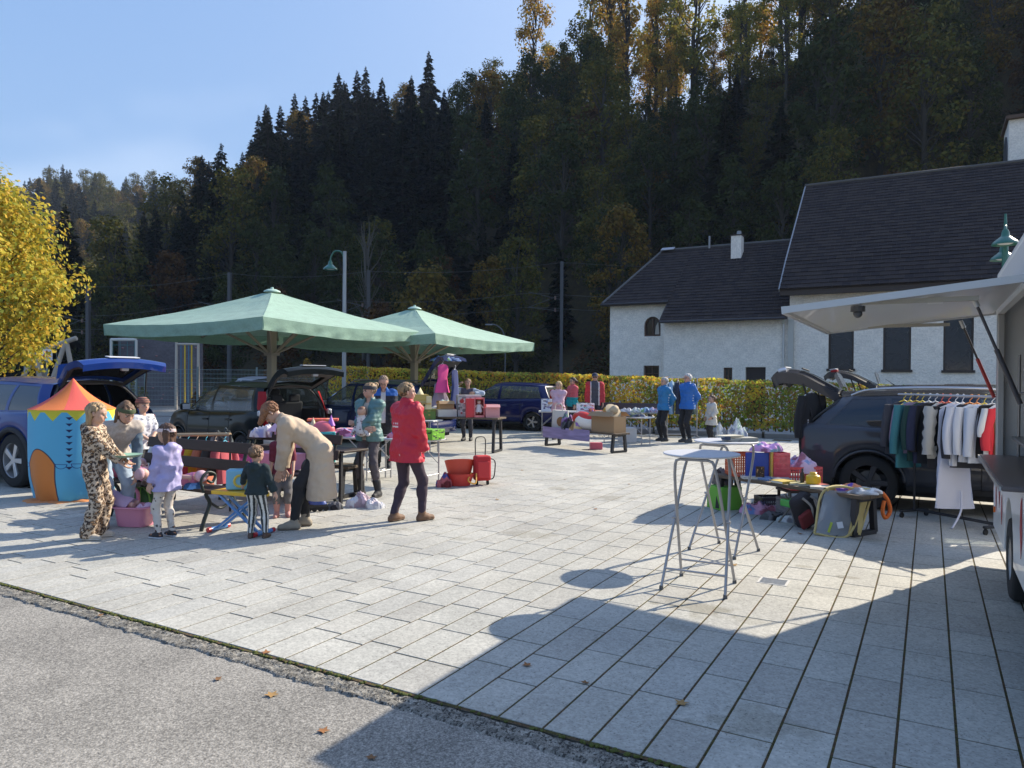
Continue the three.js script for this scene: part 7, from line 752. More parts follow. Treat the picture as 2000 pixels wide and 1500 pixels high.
// ironing board toy, blue box, pink tub, bags
{ const t = thing('toy_ironing_board', 'toy ironing board with yellow top and crossed blue legs', 'toy', [-2.95, 0, 8.02], yawX(0.93, -0.37)); part('board', extrude([[-0.3, -0.1], [0.24, -0.1], [0.36, -0.03], [0.36, 0.03], [0.24, 0.1], [-0.3, 0.1]], 0.03, 0.006, 0, 0.45, 0, Math.PI / 2), pl([0.72, 0.45, 0.02]), t); for (const z of [-0.05, 0.05]) { part('leg', beam([-0.3, 0.03, z - 0.02], [0.24, 0.42, z - 0.02], 0.025, 0.025), pl([0.08, 0.24, 0.52]), t); part('leg', beam([0.32, 0.03, z + 0.02], [-0.24, 0.42, z + 0.02], 0.025, 0.025), pl([0.08, 0.24, 0.52]), t); } for (const s of [-0.3, 0.32]) { const f = part('foot', bar([s, 0.03, -0.13], [s, 0.03, 0.13], 0.024, 10), pl([0.08, 0.24, 0.52]), t); for (const z of [-0.14, 0.14]) part('foot_cap', cyl(0.027, 0.027, 0.04, 10, s, 0.03, z, Math.PI / 2), pl([0.5, 0.03, 0.04]), f); } const b = thing('toy_washer', 'light blue toy box with yellow ring on the toy ironing board', 'toy', [-3.0, 0.462, 8.1], 0.2); part('case', rbox(0.24, 0.22, 0.17, 0.02, 0, 0.11, 0), pl([0.16, 0.42, 0.56]), b); part('ring', place(new THREE.TorusGeometry(0.06, 0.014, 8, 20), 0.03, 0.1, 0.088), pl([0.6, 0.45, 0.05]), b); }
{ const t = thing('pink_tub', 'pink plastic tub with a doll inside beside the leopard print girl', 'tub', [-4.26, 0, 8.36], -0.15); const secs = (o, y0) => [[0, y0, 0, 0.17 - o, 0.13 - o], [0, 0.1, 0, 0.18 - o, 0.14 - o], [0, 0.235, 0, 0.2 - o, 0.155 - o]]; const sq = (u, v, a, o) => { const an = v * 6.2832, c = Math.cos(an), s = Math.sin(an), p = Math.pow(Math.pow(Math.abs(c), 5) + Math.pow(Math.abs(s), 5), -0.2); return [c * p * (a[0] - o), a[2], s * p * (a[1] - o)]; }; const lv = [[0.165, 0.12, 0.004], [0.172, 0.127, 0.02], [0.185, 0.14, 0.12], [0.2, 0.152, 0.225], [0.225, 0.175, 0.232], [0.225, 0.175, 0.216]]; part('shell', M(sheet(5, 40, (u, v, i) => sq(u, v, lv[i], 0)), sheet(2, 40, (u, v, i) => sq(u, v, [[0.2, 0.152, 0.23], [0.17, 0.125, 0.03], [0.001, 0.001, 0.03]][i], 0.006))), pl([0.68, 0.26, 0.36], 0.4), t); }
doll('baby doll in pale blue and pink lying in the pink tub', -4.3, 0.13, 8.36, 1.6, -1.05, 1.25, [0.5, 0.36, 0.52], [0.65, 0.3, 0.38]);
heap('pink doll blanket spilling in the tub', 'blanket', -4.18, 0.14, 8.38, 0.28, 0.12, 0.2, [0.66, 0.3, 0.42], 51, 'doll_blanket');
{ const t = thing('toy_bag', 'green and black watermelon style bag with a pink strap behind the tub', 'bag', [-4.55, 0, 9.05]); part('shell', ball(0.17, 0.16, 0.1, 0, 0.17, 0), mat([0.03, 0.12, 0.03], 0.6), t); for (let i = 0; i < 4; i++) part('stripe', place(new THREE.TorusGeometry(0.166, 0.01, 6, 24), 0, 0.17, 0, 0, 0.3 + i * 0.75, 0).scale(1, 0.97, 0.64), mat([0.2, 0.42, 0.06], 0.6), t); part('strap', tube([[-0.12, 0.25, 0.09], [-0.05, 0.34, 0.12], [0.02, 0.3, 0.13], [0.03, 0.1, 0.12]], 0.022, 20, 6), clo([0.65, 0.25, 0.38]), t); }
{ const t = thing('doll_pram', 'purple pink doll pram behind the lavender jacket', 'toy pram', [-4.9, 0, 10.2], 0.6); part('hood', sheet(10, 14, (u, v) => { const a = u * 1.6, b = v * 3.1416; return [Math.cos(b) * 0.2, 0.42 + Math.sin(b) * Math.cos(a) * 0.24, -Math.sin(a) * Math.sin(b) * 0.24]; }), clo([0.55, 0.04, 0.08]), t); part('basket', rbox(0.34, 0.16, 0.5, 0.05, 0, 0.36, 0), clo([0.45, 0.1, 0.4]), t); part('frame', M(bar([-0.17, 0.1, 0.22], [-0.17, 0.3, -0.2], 0.012), bar([0.17, 0.1, 0.22], [0.17, 0.3, -0.2], 0.012), tube([[-0.17, 0.3, 0.2], [-0.17, 0.62, 0.4], [0, 0.66, 0.42], [0.17, 0.62, 0.4], [0.17, 0.3, 0.2]], 0.012, 24, 6)), steelBlk, t); for (const x of [-0.17, 0.17]) for (const z of [-0.2, 0.22]) part('wheel', cyl(0.08, 0.08, 0.03, 16, x, 0.08, z, 0, 0, Math.PI / 2), rubber, t); }
// -- bench with turquoise toy machine
frameBench('plank_bench', 'weathered plank bench with black legs under the turquoise toy', 'bench', -2.98, 10.72, 0.93, -0.37, 1.7, 0.46, 0.42, oldWood);
{ const t = thing('toy_machine', 'turquoise toy vending machine with pink dome top', 'toy', [-2.72, 0.46, 10.6], 0.25); part('case', rbox(0.36, 0.46, 0.24, 0.02, 0, 0.23, 0), pl([0.05, 0.42, 0.4]), t); part('front_frame', M(rbox(0.03, 0.4, 0.02, 0.006, 0.12, 0.22, 0.125), rbox(0.3, 0.03, 0.02, 0.006, -0.02, 0.42, 0.125)), pl([0.03, 0.33, 0.32]), t); for (let i = 0; i < 6; i++) part('button', rbox(0.06, 0.05, 0.012, 0.005, -0.08 + (i % 2) * 0.1, 0.08 + Math.floor(i / 2) * 0.09, 0.123), pl([0.55, 0.5, 0.4]), t); part('name_strip', box(0.2, 0.05, 0.006, -0.04, 0.37, 0.124), mat([0.55, 0.52, 0.5], 0.5, { map: printTex('#e9e2da', 4, 9, ['#222', '#b33', '#223a66']) }), t); part('chute', rbox(0.14, 0.05, 0.12, 0.01, 0.2, 0.34, 0.04), pl([0.05, 0.42, 0.4]), t); part('base', rbox(0.4, 0.025, 0.28, 0.006, 0, 0.012, 0), pl([0.6, 0.6, 0.57]), t); part('dome', sheet(8, 20, (u, v) => { const a = u * 1.57, b = v * 6.2832; return [Math.cos(a) * Math.cos(b) * 0.18, 0.46 + Math.sin(a) * 0.15, Math.cos(a) * Math.sin(b) * 0.11]; }), pl([0.72, 0.13, 0.17]), t); part('horn', M(new THREE.ConeGeometry(0.06, 0.16, 12).translate(0.12, 0.62, 0)), pl([0.4, 0.12, 0.55]), t); part('horn', new THREE.ConeGeometry(0.05, 0.13, 12).translate(-0.13, 0.6, 0), pl([0.65, 0.5, 0.3]), t); }
foldTable('white folding table behind the turquoise toy and teal jacket', -2.9, 12.55, 0.93, -0.37, 1.8, 0.72, 0.7);
{ const t = thing('toy_bucket', 'yellow printed bucket with lid on the white table', 'bucket', [-3.17, 0.72, 12.3]); part('pail', lathe([[0.001, 0], [0.1, 0], [0.13, 0.2], [0.125, 0.2], [0.095, 0.01]], 24), mat(0xffffff, 0.4, { map: printTex('#e8d9b0', 9) }), t); part('lid', cyl(0.145, 0.145, 0.05, 24, 0, 0.21, 0), pl([0.72, 0.5, 0.02]), t); single('board_game', rbox(0.5, 0.035, 0.34, 0.006), mat(0xffffff, 0.5, { map: printTex('#d4574a', 12, 20, ['#e8b830', '#d88', '#c33', '#eec']) }), 'flat red and yellow board game lying on the bucket', 'box', [-3.15, 0.99, 12.3], 0.2); }
printBox('purple picture box upright on the white table', -2.42, 0.72, 12.0, 0.26, 0.34, 0.1, '#4a3a86', 15, 0.2, ['#e8b830', '#c33', '#7a5ac0', '#d06a2a']); heap('pink and violet toys piled on the white table', 'toy', -2.8, 0.72, 12.25, 0.5, 0.12, 0.3, [0.6, 0.15, 0.3], 61, 'toy_pile'); printBox('flat pink game box on the white table', -2.75, 0.72, 12.75, 0.5, 0.1, 0.3, '#d898b8', 16);
// -- roller skates and bags on the paving
{ const t = thing('roller_skate', 'blue and black inline skates standing behind the beige coat', 'skates', [-2.52, 0, 9.35], 0.5); for (const z of [-0.08, 0.08]) { part('boot', M(stack([[0, 0.1, z, 0.06, 0.05], [0, 0.2, z, 0.055, 0.05], [-0.02, 0.32, z, 0.06, 0.052]], 14), stack([[0.07, 0.09, z, 0.09, 0.045], [0.06, 0.13, z, 0.08, 0.045], [0.03, 0.17, z, 0.05, 0.04]], 14)), pl([0.015, 0.05, 0.25], 0.5), t); part('buckle', M(box(0.03, 0.03, 0.11, 0.03, 0.25, z), box(0.03, 0.025, 0.11, 0.06, 0.17, z)), pl([0.05, 0.2, 0.55]), t); part('rail', box(0.26, 0.04, 0.03, 0.03, 0.075, z), steelBlk, t); for (let i = 0; i < 4; i++) part('wheel', cyl(0.036, 0.036, 0.022, 14, -0.07 + i * 0.072, 0.037, z, Math.PI / 2), rubber, t); } }
heap('white and pink plastic bag lying on the paving left of the red jacket', 'bag', -1.98, 0, 9.7, 0.34, 0.17, 0.24, [0.66, 0.5, 0.56], 63, 'plastic_bag'); heap('white bag with red print lying beside the pink bag', 'bag', -1.78, 0, 9.6, 0.26, 0.13, 0.2, [0.62, 0.55, 0.56], 64, 'plastic_bag'); heap('dark helmet bag next to the inline skates', 'bag', -2.28, 0, 9.5, 0.22, 0.12, 0.18, [0.03, 0.03, 0.035], 65, 'sports_bag');
// -- white table beyond the red jacket
foldTable('white folding table with fruit coloured toys right of the red jacket', -1.78, 12.05, AV[0], AV[1], 1.3, 0.72, 0.6);
{ const q = rel(-1.78, 12.05, AV[0], AV[1]); let [x, d] = q(0.35, 0); const t = thing('toy_tray', 'clear tray of small brown and red toys on the white table', 'tray', [x, 0.72, d], yawX(AV[0], AV[1])); part('tray', M(box(0.3, 0.01, 0.3, 0, 0.006, 0), box(0.3, 0.14, 0.006, 0, 0.07, -0.15), box(0.006, 0.1, 0.3, -0.15, 0.05, 0)), mat([0.7, 0.7, 0.72], 0.1, { transmission: 0.7, thickness: 0 }), t); const R = rng(8); for (let i = 0; i < 16; i++) single('small_toy', ball(0.04, 0.045, 0.04), pl([[0.35, 0.13, 0.05], [0.45, 0.2, 0.1], [0.4, 0.06, 0.05], [0.5, 0.3, 0.2]][i % 4], 0.6), 'small round brown toy on the white table', 'toy', [x - 0.25 + R() * 0.45, 0.765, d - 0.12 + R() * 0.2], R() * 6, 'small round toys on the white table'); [x, d] = q(0.55, 0.02); printBox('black and lime green box at the end of the white table', x, 0.72, d, 0.3, 0.16, 0.34, '#6fae2a', 21, yawX(AV[0], AV[1]), ['#111', '#222', '#8c3', '#131']); [x, d] = q(-0.02, 0); single('toy_ball', ball(0.1, 0.1, 0.1), pl([0.06, 0.5, 0.08]), 'bright green toy ball on the white table', 'ball', [x, 0.83, d]); [x, d] = q(-0.08, -0.1); heap('red and pink toys beside the green ball', 'toy', x, 0.72, d, 0.3, 0.1, 0.24, [0.6, 0.12, 0.16], 66, 'toy_pile'); }
// -- red trolley case, red hod, dark red bag
{ const t = thing('trolley_case', 'red trolley case with raised handle standing on the paving', 'suitcase', [-0.47, 0, 11.75], 0.35); part('shell', rbox(0.26, 0.4, 0.2, 0.04, 0, 0.27, 0), clo([0.5, 0.03, 0.035]), t); part('pocket', rbox(0.2, 0.26, 0.03, 0.012, 0.0, 0.25, 0.105), clo([0.6, 0.05, 0.05]), t); part('pull_handle', tube([[-0.08, 0.4, -0.09], [-0.08, 0.72, -0.09], [-0.06, 0.75, -0.09], [0.06, 0.75, -0.09], [0.08, 0.72, -0.09], [0.08, 0.4, -0.09]], 0.009, 40, 6), steelBlk, t); part('carry_loop', tube([[0.13, 0.42, 0], [0.21, 0.38, 0], [0.22, 0.25, 0], [0.19, 0.1, 0], [0.13, 0.08, 0]], 0.01, 24, 6), steelBlk, t); for (const s of [-0.09, 0.09]) part('wheel', cyl(0.035, 0.035, 0.03, 14, s, 0.036, 0.02, 0, 0, Math.PI / 2), rubber, t);
  const b = thing('toy_hod', 'red orange open child carrier leaning beside the trolley case', 'toy', [-0.8, 0, 11.6], 0.2); part('shell', sheet(12, 16, (u, v) => { const a = lerp(0.1, 3.04, v), rr = lerp(0.12, 0.2, u); return [Math.cos(a) * rr * 1.2, 0.02 + u * 0.36 + Math.sin(a) * 0.05 * u, Math.sin(a) * rr - 0.12 - u * 0.06]; }), mat([0.62, 0.07, 0.035], 0.5, { side: THREE.DoubleSide }), b); part('tray', sheet(8, 16, (u, v) => { const a = v * 6.2832; return [Math.cos(a) * 0.2 * lerp(0.75, 1.1, u), 0.01 + u * 0.19, Math.sin(a) * 0.14 * lerp(0.8, 1.15, u)]; }), mat([0.55, 0.04, 0.03], 0.5, { side: THREE.DoubleSide }), b); part('strap', tube([[0.16, 0.2, 0.05], [0.1, 0.1, 0.17], [0.2, 0.06, 0.2], [0.24, 0.2, 0.08]], 0.012, 24, 6), pl([0.7, 0.35, 0.03]), b); part('white_label', box(0.16, 0.025, 0.006, 0.02, 0.3, -0.06), mat([0.7, 0.68, 0.64], 0.6), b);
  heap('dark red leather bag lying left of the red carrier', 'bag', -1.05, 0, 11.5, 0.26, 0.18, 0.22, [0.28, 0.03, 0.035], 67, 'leather_bag'); }
// -- dark table with doll house
frameBench('plank_table', 'plank table with black legs carrying the red toy oven', 'table', -1.22, 17.25, 0.95, -0.3, 2.1, 0.8, 0.62, oldWood);
{ const q = rel(-1.22, 17.25, 0.95, -0.3); let [x, d] = q(-0.95, -0.1);
  foldTable('small white table with the yellow doll house beside the red jacket', -2.15, 16.9, 0.95, -0.3, 1.0, 0.74, 0.55); const t = thing('doll_house', 'cream yellow doll house with porch and pointed tower', 'doll house', [-2.1, 0.98, 16.9], 0.3); part('wall', rbox(0.42, 0.2, 0.24, 0.006, 0, 0.1, 0), mat([0.6, 0.5, 0.25], 0.7), t); part('roof', M(extrude([[-0.24, 0.2], [0.24, 0.2], [0.16, 0.34], [-0.16, 0.34]], 0.28, 0, 0, 0, -0.14)), mat([0.5, 0.36, 0.1], 0.7), t); part('tower', M(rbox(0.12, 0.3, 0.12, 0.006, 0.17, 0.15, 0.1), new THREE.ConeGeometry(0.1, 0.16, 4).rotateY(0.78).translate(0.0, 0.42, 0)), mat([0.66, 0.56, 0.32], 0.7), t); for (let i = 0; i < 4; i++) part('porch_post', box(0.014, 0.13, 0.014, -0.2 + i * 0.1, 0.065, 0.15), mat([0.68, 0.62, 0.45], 0.7), t); for (let i = 0; i < 3; i++) part('window', box(0.05, 0.07, 0.006, -0.14 + i * 0.11, 0.11, 0.122), mat([0.08, 0.06, 0.04], 0.4), t); part('porch_roof', box(0.44, 0.014, 0.1, 0, 0.14, 0.15, 0.25, 0, 0), mat([0.42, 0.26, 0.08], 0.7), t);
  printBox('green and brown picture box under the doll house', -2.08, 0.74, 16.9, 0.62, 0.24, 0.3, '#55702a', 25, 0.3, ['#7a4a22', '#3a5a1a', '#c89a4a', '#8a3a22']);
  [x, d] = q(-0.62, 0); single('toy_drum', M(ball(0.12, 0.12, 0.12, 0, 0.12, 0)), mat(0xffffff, 0.5, { map: canvasTex(64, 64, (c) => { c.fillStyle = '#6b3a1e'; c.fillRect(0, 0, 64, 64); c.fillStyle = '#eee8dc'; c.fillRect(0, 0, 64, 22); c.fillStyle = '#d8a040'; c.fillRect(0, 22, 64, 5); }) }), 'brown and white ball on the plank table', 'ball', [x, 0.8, d]);
  [x, d] = q(-0.3, -0.08); carton('white_carton', 'flat white carton under the brown carton on the plank table', 'box', x, 0.8, d, 0.44, 0.15, 0.3, [0.6, 0.58, 0.53], 0.25, false); carton('brown_carton', 'brown carton stacked on a white carton on the plank table', 'box', x - 0.03, 0.98, d, 0.36, 0.12, 0.26, card, 0.3); heap('blue and white toys in the brown carton', 'toy', x - 0.03, 1.06, d, 0.3, 0.12, 0.22, [0.35, 0.45, 0.52], 68, 'toy_pile');
  [x, d] = q(0.3, 0.2); printBox('large grey white printed appliance box behind the red toy', x - 0.15, 0.8, d + 0.1, 0.55, 0.5, 0.4, '#b9b9b6', 27, 0.2, ['#777', '#999', '#444', '#a33', '#ddd']);
  [x, d] = q(0.42, -0.12); const o = thing('toy_stage', 'bright red toy cabinet with open front and doll', 'toy', [x, 0.8, d], 0.15); part('cabinet', M(box(0.014, 0.42, 0.26, -0.2, 0.21, 0), box(0.014, 0.42, 0.26, 0.2, 0.21, 0), box(0.4, 0.014, 0.26, 0, 0.42, 0), box(0.4, 0.42, 0.014, 0, 0.21, -0.125), box(0.18, 0.42, 0.24, -0.11, 0.21, 0)), pl([0.62, 0.03, 0.04]), o); part('frame', M(box(0.02, 0.46, 0.02, -0.01, 0.23, 0.14), box(0.02, 0.46, 0.02, 0.2, 0.23, 0.14), box(0.23, 0.02, 0.02, 0.095, 0.45, 0.14), box(0.2, 0.05, 0.14, 0.1, 0.025, 0.13)), pl([0.72, 0.2, 0.2]), o); doll('doll in white sitting in the red toy cabinet', x + 0.1, 0.86, d - 0.08, 0.1, 0, 0.8, [0.65, 0.6, 0.6], [0.2, 0.1, 0.05]);
  [x, d] = q(0.82, -0.05); carton('pink_house_box', 'small open pink toy box at the end of the plank table', 'box', x, 0.8, d, 0.32, 0.24, 0.24, [0.7, 0.33, 0.32], 0.2); }
// dresses on the estate tailgate
garment('hot pink frilled dress hanging on the estate car tailgate', 'dress', -1.72, 2.13, 18.25, 0.75, { c: [0.72, 0.07, 0.27], w: 0.34, len: 0.7, sleeve: 0, dress: 0.05, thick: 0.03, seed: 7, name: 'hanging_dress' });
garment('grey patterned dirndl skirt hanging below the pink dress', 'dress', -1.78, 1.68, 18.4, 0.4, { c: [0.34, 0.28, 0.36], w: 0.34, len: 0.62, sleeve: 0, dress: 0.12, seed: 9, name: 'hanging_dress' });
garment('navy and pale blue dress hanging right of the pink dress', 'dress', -1.42, 2.0, 18.35, 1.15, { c: [0.025, 0.04, 0.14], w: 0.34, len: 0.85, sleeve: 0, dress: 0.04, thick: 0.03, seed: 11, name: 'hanging_dress' });
heap('blue and red clothes thrown over the estate car tailgate', 'clothes', -1.68, 2.12, 18.5, 0.8, 0.12, 0.4, [0.09, 0.16, 0.34], 69, 'thrown_clothes', 0.3);
// -- centre: bench with bags and carton
{ const ux = 0.63, ud = -0.776, q = rel(1.76, 17.86, ux, ud); frameBench('plank_bench', 'plank bench with black legs in mid square carrying bags and a carton', 'bench', 1.76, 17.86, ux, ud, 2.5, 0.46, 0.5, oldWood); let [x, d] = q(-0.35, -0.3); const pb = single('lilac_board', rbox(1.65, 0.27, 0.02, 0.006), mat([0.5, 0.38, 0.62], 0.7, { map: gray(128, 151, [[8, 40]], 220) }), 'lilac board leaning along the front of the mid bench', 'board', [x, 0.36, d], yawX(ux, ud)); [x, d] = q(-0.85); const wb = thing('white_bag', 'tall white carry bag with a round brown patch on the mid bench', 'bag', [x, 0.46, d], yawX(ux, ud) + 0.2); part('bag', stack([[0, 0, 0, 0.25, 0.13], [0, 0.2, 0, 0.24, 0.13], [0, 0.45, 0, 0.24, 0.12]], 24, 0.02), mat([0.66, 0.62, 0.56], 0.8), wb); part('handle', tube([[-0.12, 0.44, 0.08], [-0.08, 0.6, 0.08], [0.08, 0.6, 0.08], [0.12, 0.44, 0.08]], 0.012, 20, 6), mat([0.6, 0.55, 0.5], 0.8), wb); part('patch', cyl(0.12, 0.12, 0.02, 20, 0.1, 0.17, 0.125, Math.PI / 2), mat([0.3, 0.15, 0.06], 0.8), wb);
  [x, d] = q(-0.5, -0.1); heap('purple and black rucksack on the mid bench', 'bag', x, 0.46, d, 0.34, 0.42, 0.26, [0.16, 0.07, 0.2], 71, 'rucksack'); [x, d] = q(-0.36, -0.18); heap('black bag slumped on the mid bench', 'bag', x, 0.46, d, 0.3, 0.28, 0.22, [0.02, 0.02, 0.025], 72, 'black_bag');
  [x, d] = q(0.12, -0.05); const fl = thing('swim_cushion', 'white red and yellow inflatable swim cushion on the mid bench', 'cushion', [x, 0.66, d], yawX(ux, ud)); part('cushion', ball(0.42, 0.22, 0.2, 0, 0.02, 0, 0.5, 0, -0.3), mat(0xffffff, 0.3, { map: canvasTex(256, 128, (c) => { c.fillStyle = '#f4f0e6'; c.fillRect(0, 0, 256, 128); c.fillStyle = '#d3321f'; c.fillRect(0, 0, 256, 26); c.fillRect(0, 0, 40, 128); c.fillStyle = '#f0c020'; c.beginPath(); c.arc(190, 60, 26, 0, 7); c.arc(240, 80, 20, 0, 7); c.fill(); c.fillStyle = '#2f8f3f'; c.fillRect(120, 96, 136, 32); c.fillStyle = '#e06a1a'; c.fillRect(60, 100, 60, 28); }) }), fl); part('seam', place(new THREE.TorusGeometry(0.4, 0.012, 6, 32), 0, 0.02, 0).scale(1.03, 0.54, 1), pl([0.6, 0.06, 0.05]), fl);
  heap('colourful ball pit bag under the swim cushion', 'bag', ...(() => { const [a, b] = q(-0.05, -0.15); return [a, 0.46, b]; })(), 0.4, 0.26, 0.26, [0.5, 0.3, 0.12], 73, 'toy_bag_clear');
  [x, d] = q(0.8); carton('brown_carton', 'large brown carton at the right end of the mid bench', 'box', x, 0.46, d, 0.72, 0.38, 0.4, card, yawX(ux, ud)); [x, d] = q(0.95); const ht = thing('straw_hat', 'beige straw hat lying on the large brown carton', 'hat', [x, 0.94, d], 0.5); part('crown', lathe([[0.001, 0.14], [0.07, 0.135], [0.1, 0.06], [0.1, 0]], 20, 0, 0.02, 0, 0.9), mat([0.5, 0.4, 0.26], 0.9, { bumpMap: clothBump, bumpScale: 0.003 }), ht); part('brim', lathe([[0.1, 0], [0.2, -0.01], [0.205, -0.004], [0.1, 0.008]], 24, 0, 0.02, 0, 0.9), mat([0.5, 0.4, 0.26], 0.9), ht); [x, d] = q(0.5); heap('pink wrap spilling from the brown carton', 'clothes', x, 0.8, d, 0.3, 0.12, 0.26, [0.6, 0.3, 0.35], 74); [x, d] = q(0.2, 0.2); single('pink_crate_box', rbox(0.3, 0.16, 0.2, 0.01, 0, 0.08, 0), pl([0.7, 0.12, 0.2]), 'bright pink box on the ground beneath the mid bench', 'box', [x, 0, d]); }
// long white tables by the hedge
foldTable('long white folding table near the pink sweater girl', 1.75, 21.9, 1, -0.05, 1.9, 0.74, 0.7); foldTable('long white folding table in front of the man with the cap', 3.7, 21.8, 1, -0.05, 1.9, 0.74, 0.7);
printBox('white box with blue print standing on the white table behind the pink sweater', 1.08, 0.74, 21.8, 0.42, 0.36, 0.12, '#d6dce4', 33, 0, ['#88a', '#69c', '#aaa', '#446']); printBox('white game box with small pictures on the white table', 2.18, 0.74, 21.85, 0.52, 0.24, 0.14, '#e6e6ea', 34, 0, ['#5a8', '#c86', '#779', '#a44']); books('flat picture book on the long white table', 2.55, 0.74, 21.65, 5, 41, 0, 0.5);
[[2.35, [0.6, 0.1, 0.05], 'red toy pile at the middle of the long table', 0.2], [2.95, [0.02, 0.02, 0.022], 'black tray of small things on the long table', 0.4], [3.35, [0.55, 0.52, 0.5], 'cream folded clothes on the long table', 0.34], [3.62, [0.5, 0.54, 0.62], 'pale blue clothes on the long table', 0.34], [3.9, [0.2, 0.3, 0.5], 'blue clothes on the long table', 0.3], [4.15, [0.62, 0.33, 0.4], 'rose clothes on the long table', 0.34], [4.42, [0.5, 0.2, 0.26], 'dark pink clothes at the end of the long table', 0.3], [1.4, [0.4, 0.25, 0.1], 'brown toys at the start of the long table', 0.26], [2.75, [0.65, 0.4, 0.05], 'yellow toy pile on the long table', 0.16]].forEach(([x, c, l, w], i) => heap(l, 'goods', x, 0.74, 21.6, w, 0.13, 0.36, c, 80 + i));
foldTable('short white table with dark clothes beside the two in blue', 3.05, 19.5, 0.8, -0.6, 1.3, 0.72, 0.6); heap('dark blue clothes hanging over the short white table', 'clothes', 3.2, 0.72, 19.3, 0.6, 0.1, 0.45, [0.02, 0.03, 0.07], 91); heap('navy and turquoise clothes on the short white table', 'clothes', 2.75, 0.72, 19.7, 0.4, 0.14, 0.36, [0.03, 0.1, 0.2], 92); carton('white_paper_box', 'white printed paper box on the ground under the short table', 'box', 3.15, 0, 20.1, 0.42, 0.36, 0.34, [0.6, 0.6, 0.6], 0.2, false);
heap('clear plastic bag of white and blue clothes by the hedge', 'bag', 6.35, 0, 20.8, 0.6, 0.5, 0.5, [0.5, 0.54, 0.66], 93, 'plastic_bag'); heap('smaller white plastic bag left of the clear bag', 'bag', 5.95, 0, 20.9, 0.34, 0.42, 0.3, [0.55, 0.57, 0.62], 94, 'plastic_bag');
{ const t = thing('garment_stand', 'grey garment stand behind the two people in blue', 'clothes rail', [4.9, 0, 21.3], 0); part('frame', M(bar([-0.45, 0.05, 0], [-0.45, 1.75, 0], 0.018, 8), bar([0.45, 0.05, 0], [0.45, 1.75, 0], 0.018, 8), bar([-0.5, 1.75, 0], [0.5, 1.75, 0], 0.016, 8), bar([-0.45, 0.05, -0.25], [-0.45, 0.05, 0.25], 0.02, 8), bar([0.45, 0.05, -0.25], [0.45, 0.05, 0.25], 0.02, 8), bar([-0.45, 0.12, 0], [0.45, 0.12, 0], 0.014, 8)), tubeGrey, t); [[-0.42, [0.55, 0.58, 0.62], 'white'], [-0.28, [0.3, 0.45, 0.6], 'pale blue'], [-0.1, [0.03, 0.035, 0.06], 'navy'], [0.15, [0.5, 0.52, 0.55], 'pale grey'], [0.35, [0.03, 0.06, 0.05], 'dark green']].forEach(([s, c, n], i) => garment(n + ' garment on the stand behind the two in blue', 'clothes', 4.9 + s, 1.75, 21.3, 1.2, { c, len: 0.95, seed: 30 + i, group: 'garments on the stand by the hedge' })); }
// -- bistro tables
function bistro(label, x, d, turn) {
  const t = thing('bistro_table', label, 'table', [x, 0, d], turn, 'round white standing tables'), H = 1.1; part('table_top', lathe([[0.001, H - 0.022], [0.285, H - 0.022], [0.305, H - 0.016], [0.31, H - 0.008], [0.305, H], [0.001, H + 0.002]], 48), mat([0.58, 0.59, 0.62], 0.45), t);
  const tm = mat([0.38, 0.37, 0.37], 0.4, { metalness: 0.45 }); for (const s of [-1, 1]) { const w = s > 0 ? 0.255 : 0.225, leg = part('leg_frame', tube([[-w, 0.015, s * 0.24], [-w * 0.86, 0.55, -s * 0.01], [-w * 0.72, 0.98, -s * 0.2], [-w * 0.62, 1.055, -s * 0.225], [-w * 0.3, 1.062, -s * 0.228], [w * 0.3, 1.062, -s * 0.228], [w * 0.62, 1.055, -s * 0.225], [w * 0.72, 0.98, -s * 0.2], [w * 0.86, 0.55, -s * 0.01], [w, 0.015, s * 0.24]], 0.0125, 70, 8), tm, t); part('cross_bar', bar([-w * 0.97, 0.16, s * 0.18], [w * 0.97, 0.16, s * 0.18], 0.009, 8), tm, leg); for (const q of [-1, 1]) part('foot_cap', cyl(0.016, 0.018, 0.03, 10, q * w, 0.015, s * 0.24), mat([0.1, 0.1, 0.1], 0.6), leg); }
  part('pivot_bolt', M(bar([-0.24, 0.55, 0], [-0.2, 0.55, 0], 0.012), bar([0.2, 0.55, 0], [0.24, 0.55, 0], 0.012)), tm, t); part('latch', M(box(0.05, 0.03, 0.3, 0, 1.066, 0)), tm, t);
}
bistro('round white standing table in front, its top empty', 1.56, 6.05, -0.5); bistro('round white standing table behind, with a book on top', 2.13, 7.32, -0.85);
{ const t = thing('game_box', 'flat white boxed set lying on the rear standing table', 'box', [2.2, 1.1, 7.22], 0.15); part('tray', box(0.3, 0.035, 0.16, 0.04, 0.02, 0), mat([0.55, 0.55, 0.52], 0.6, { map: printTex('#e6e4dc', 44, 8, ['#446', '#aaa', '#222']) }), t); part('lid', box(0.24, 0.014, 0.14, -0.06, 0.05, -0.02, 0, 0.3, 0), mat([0.6, 0.56, 0.45], 0.7), t); part('insert', box(0.06, 0.03, 0.08, -0.13, 0.035, 0.05), mat([0.04, 0.06, 0.12], 0.6), t); }
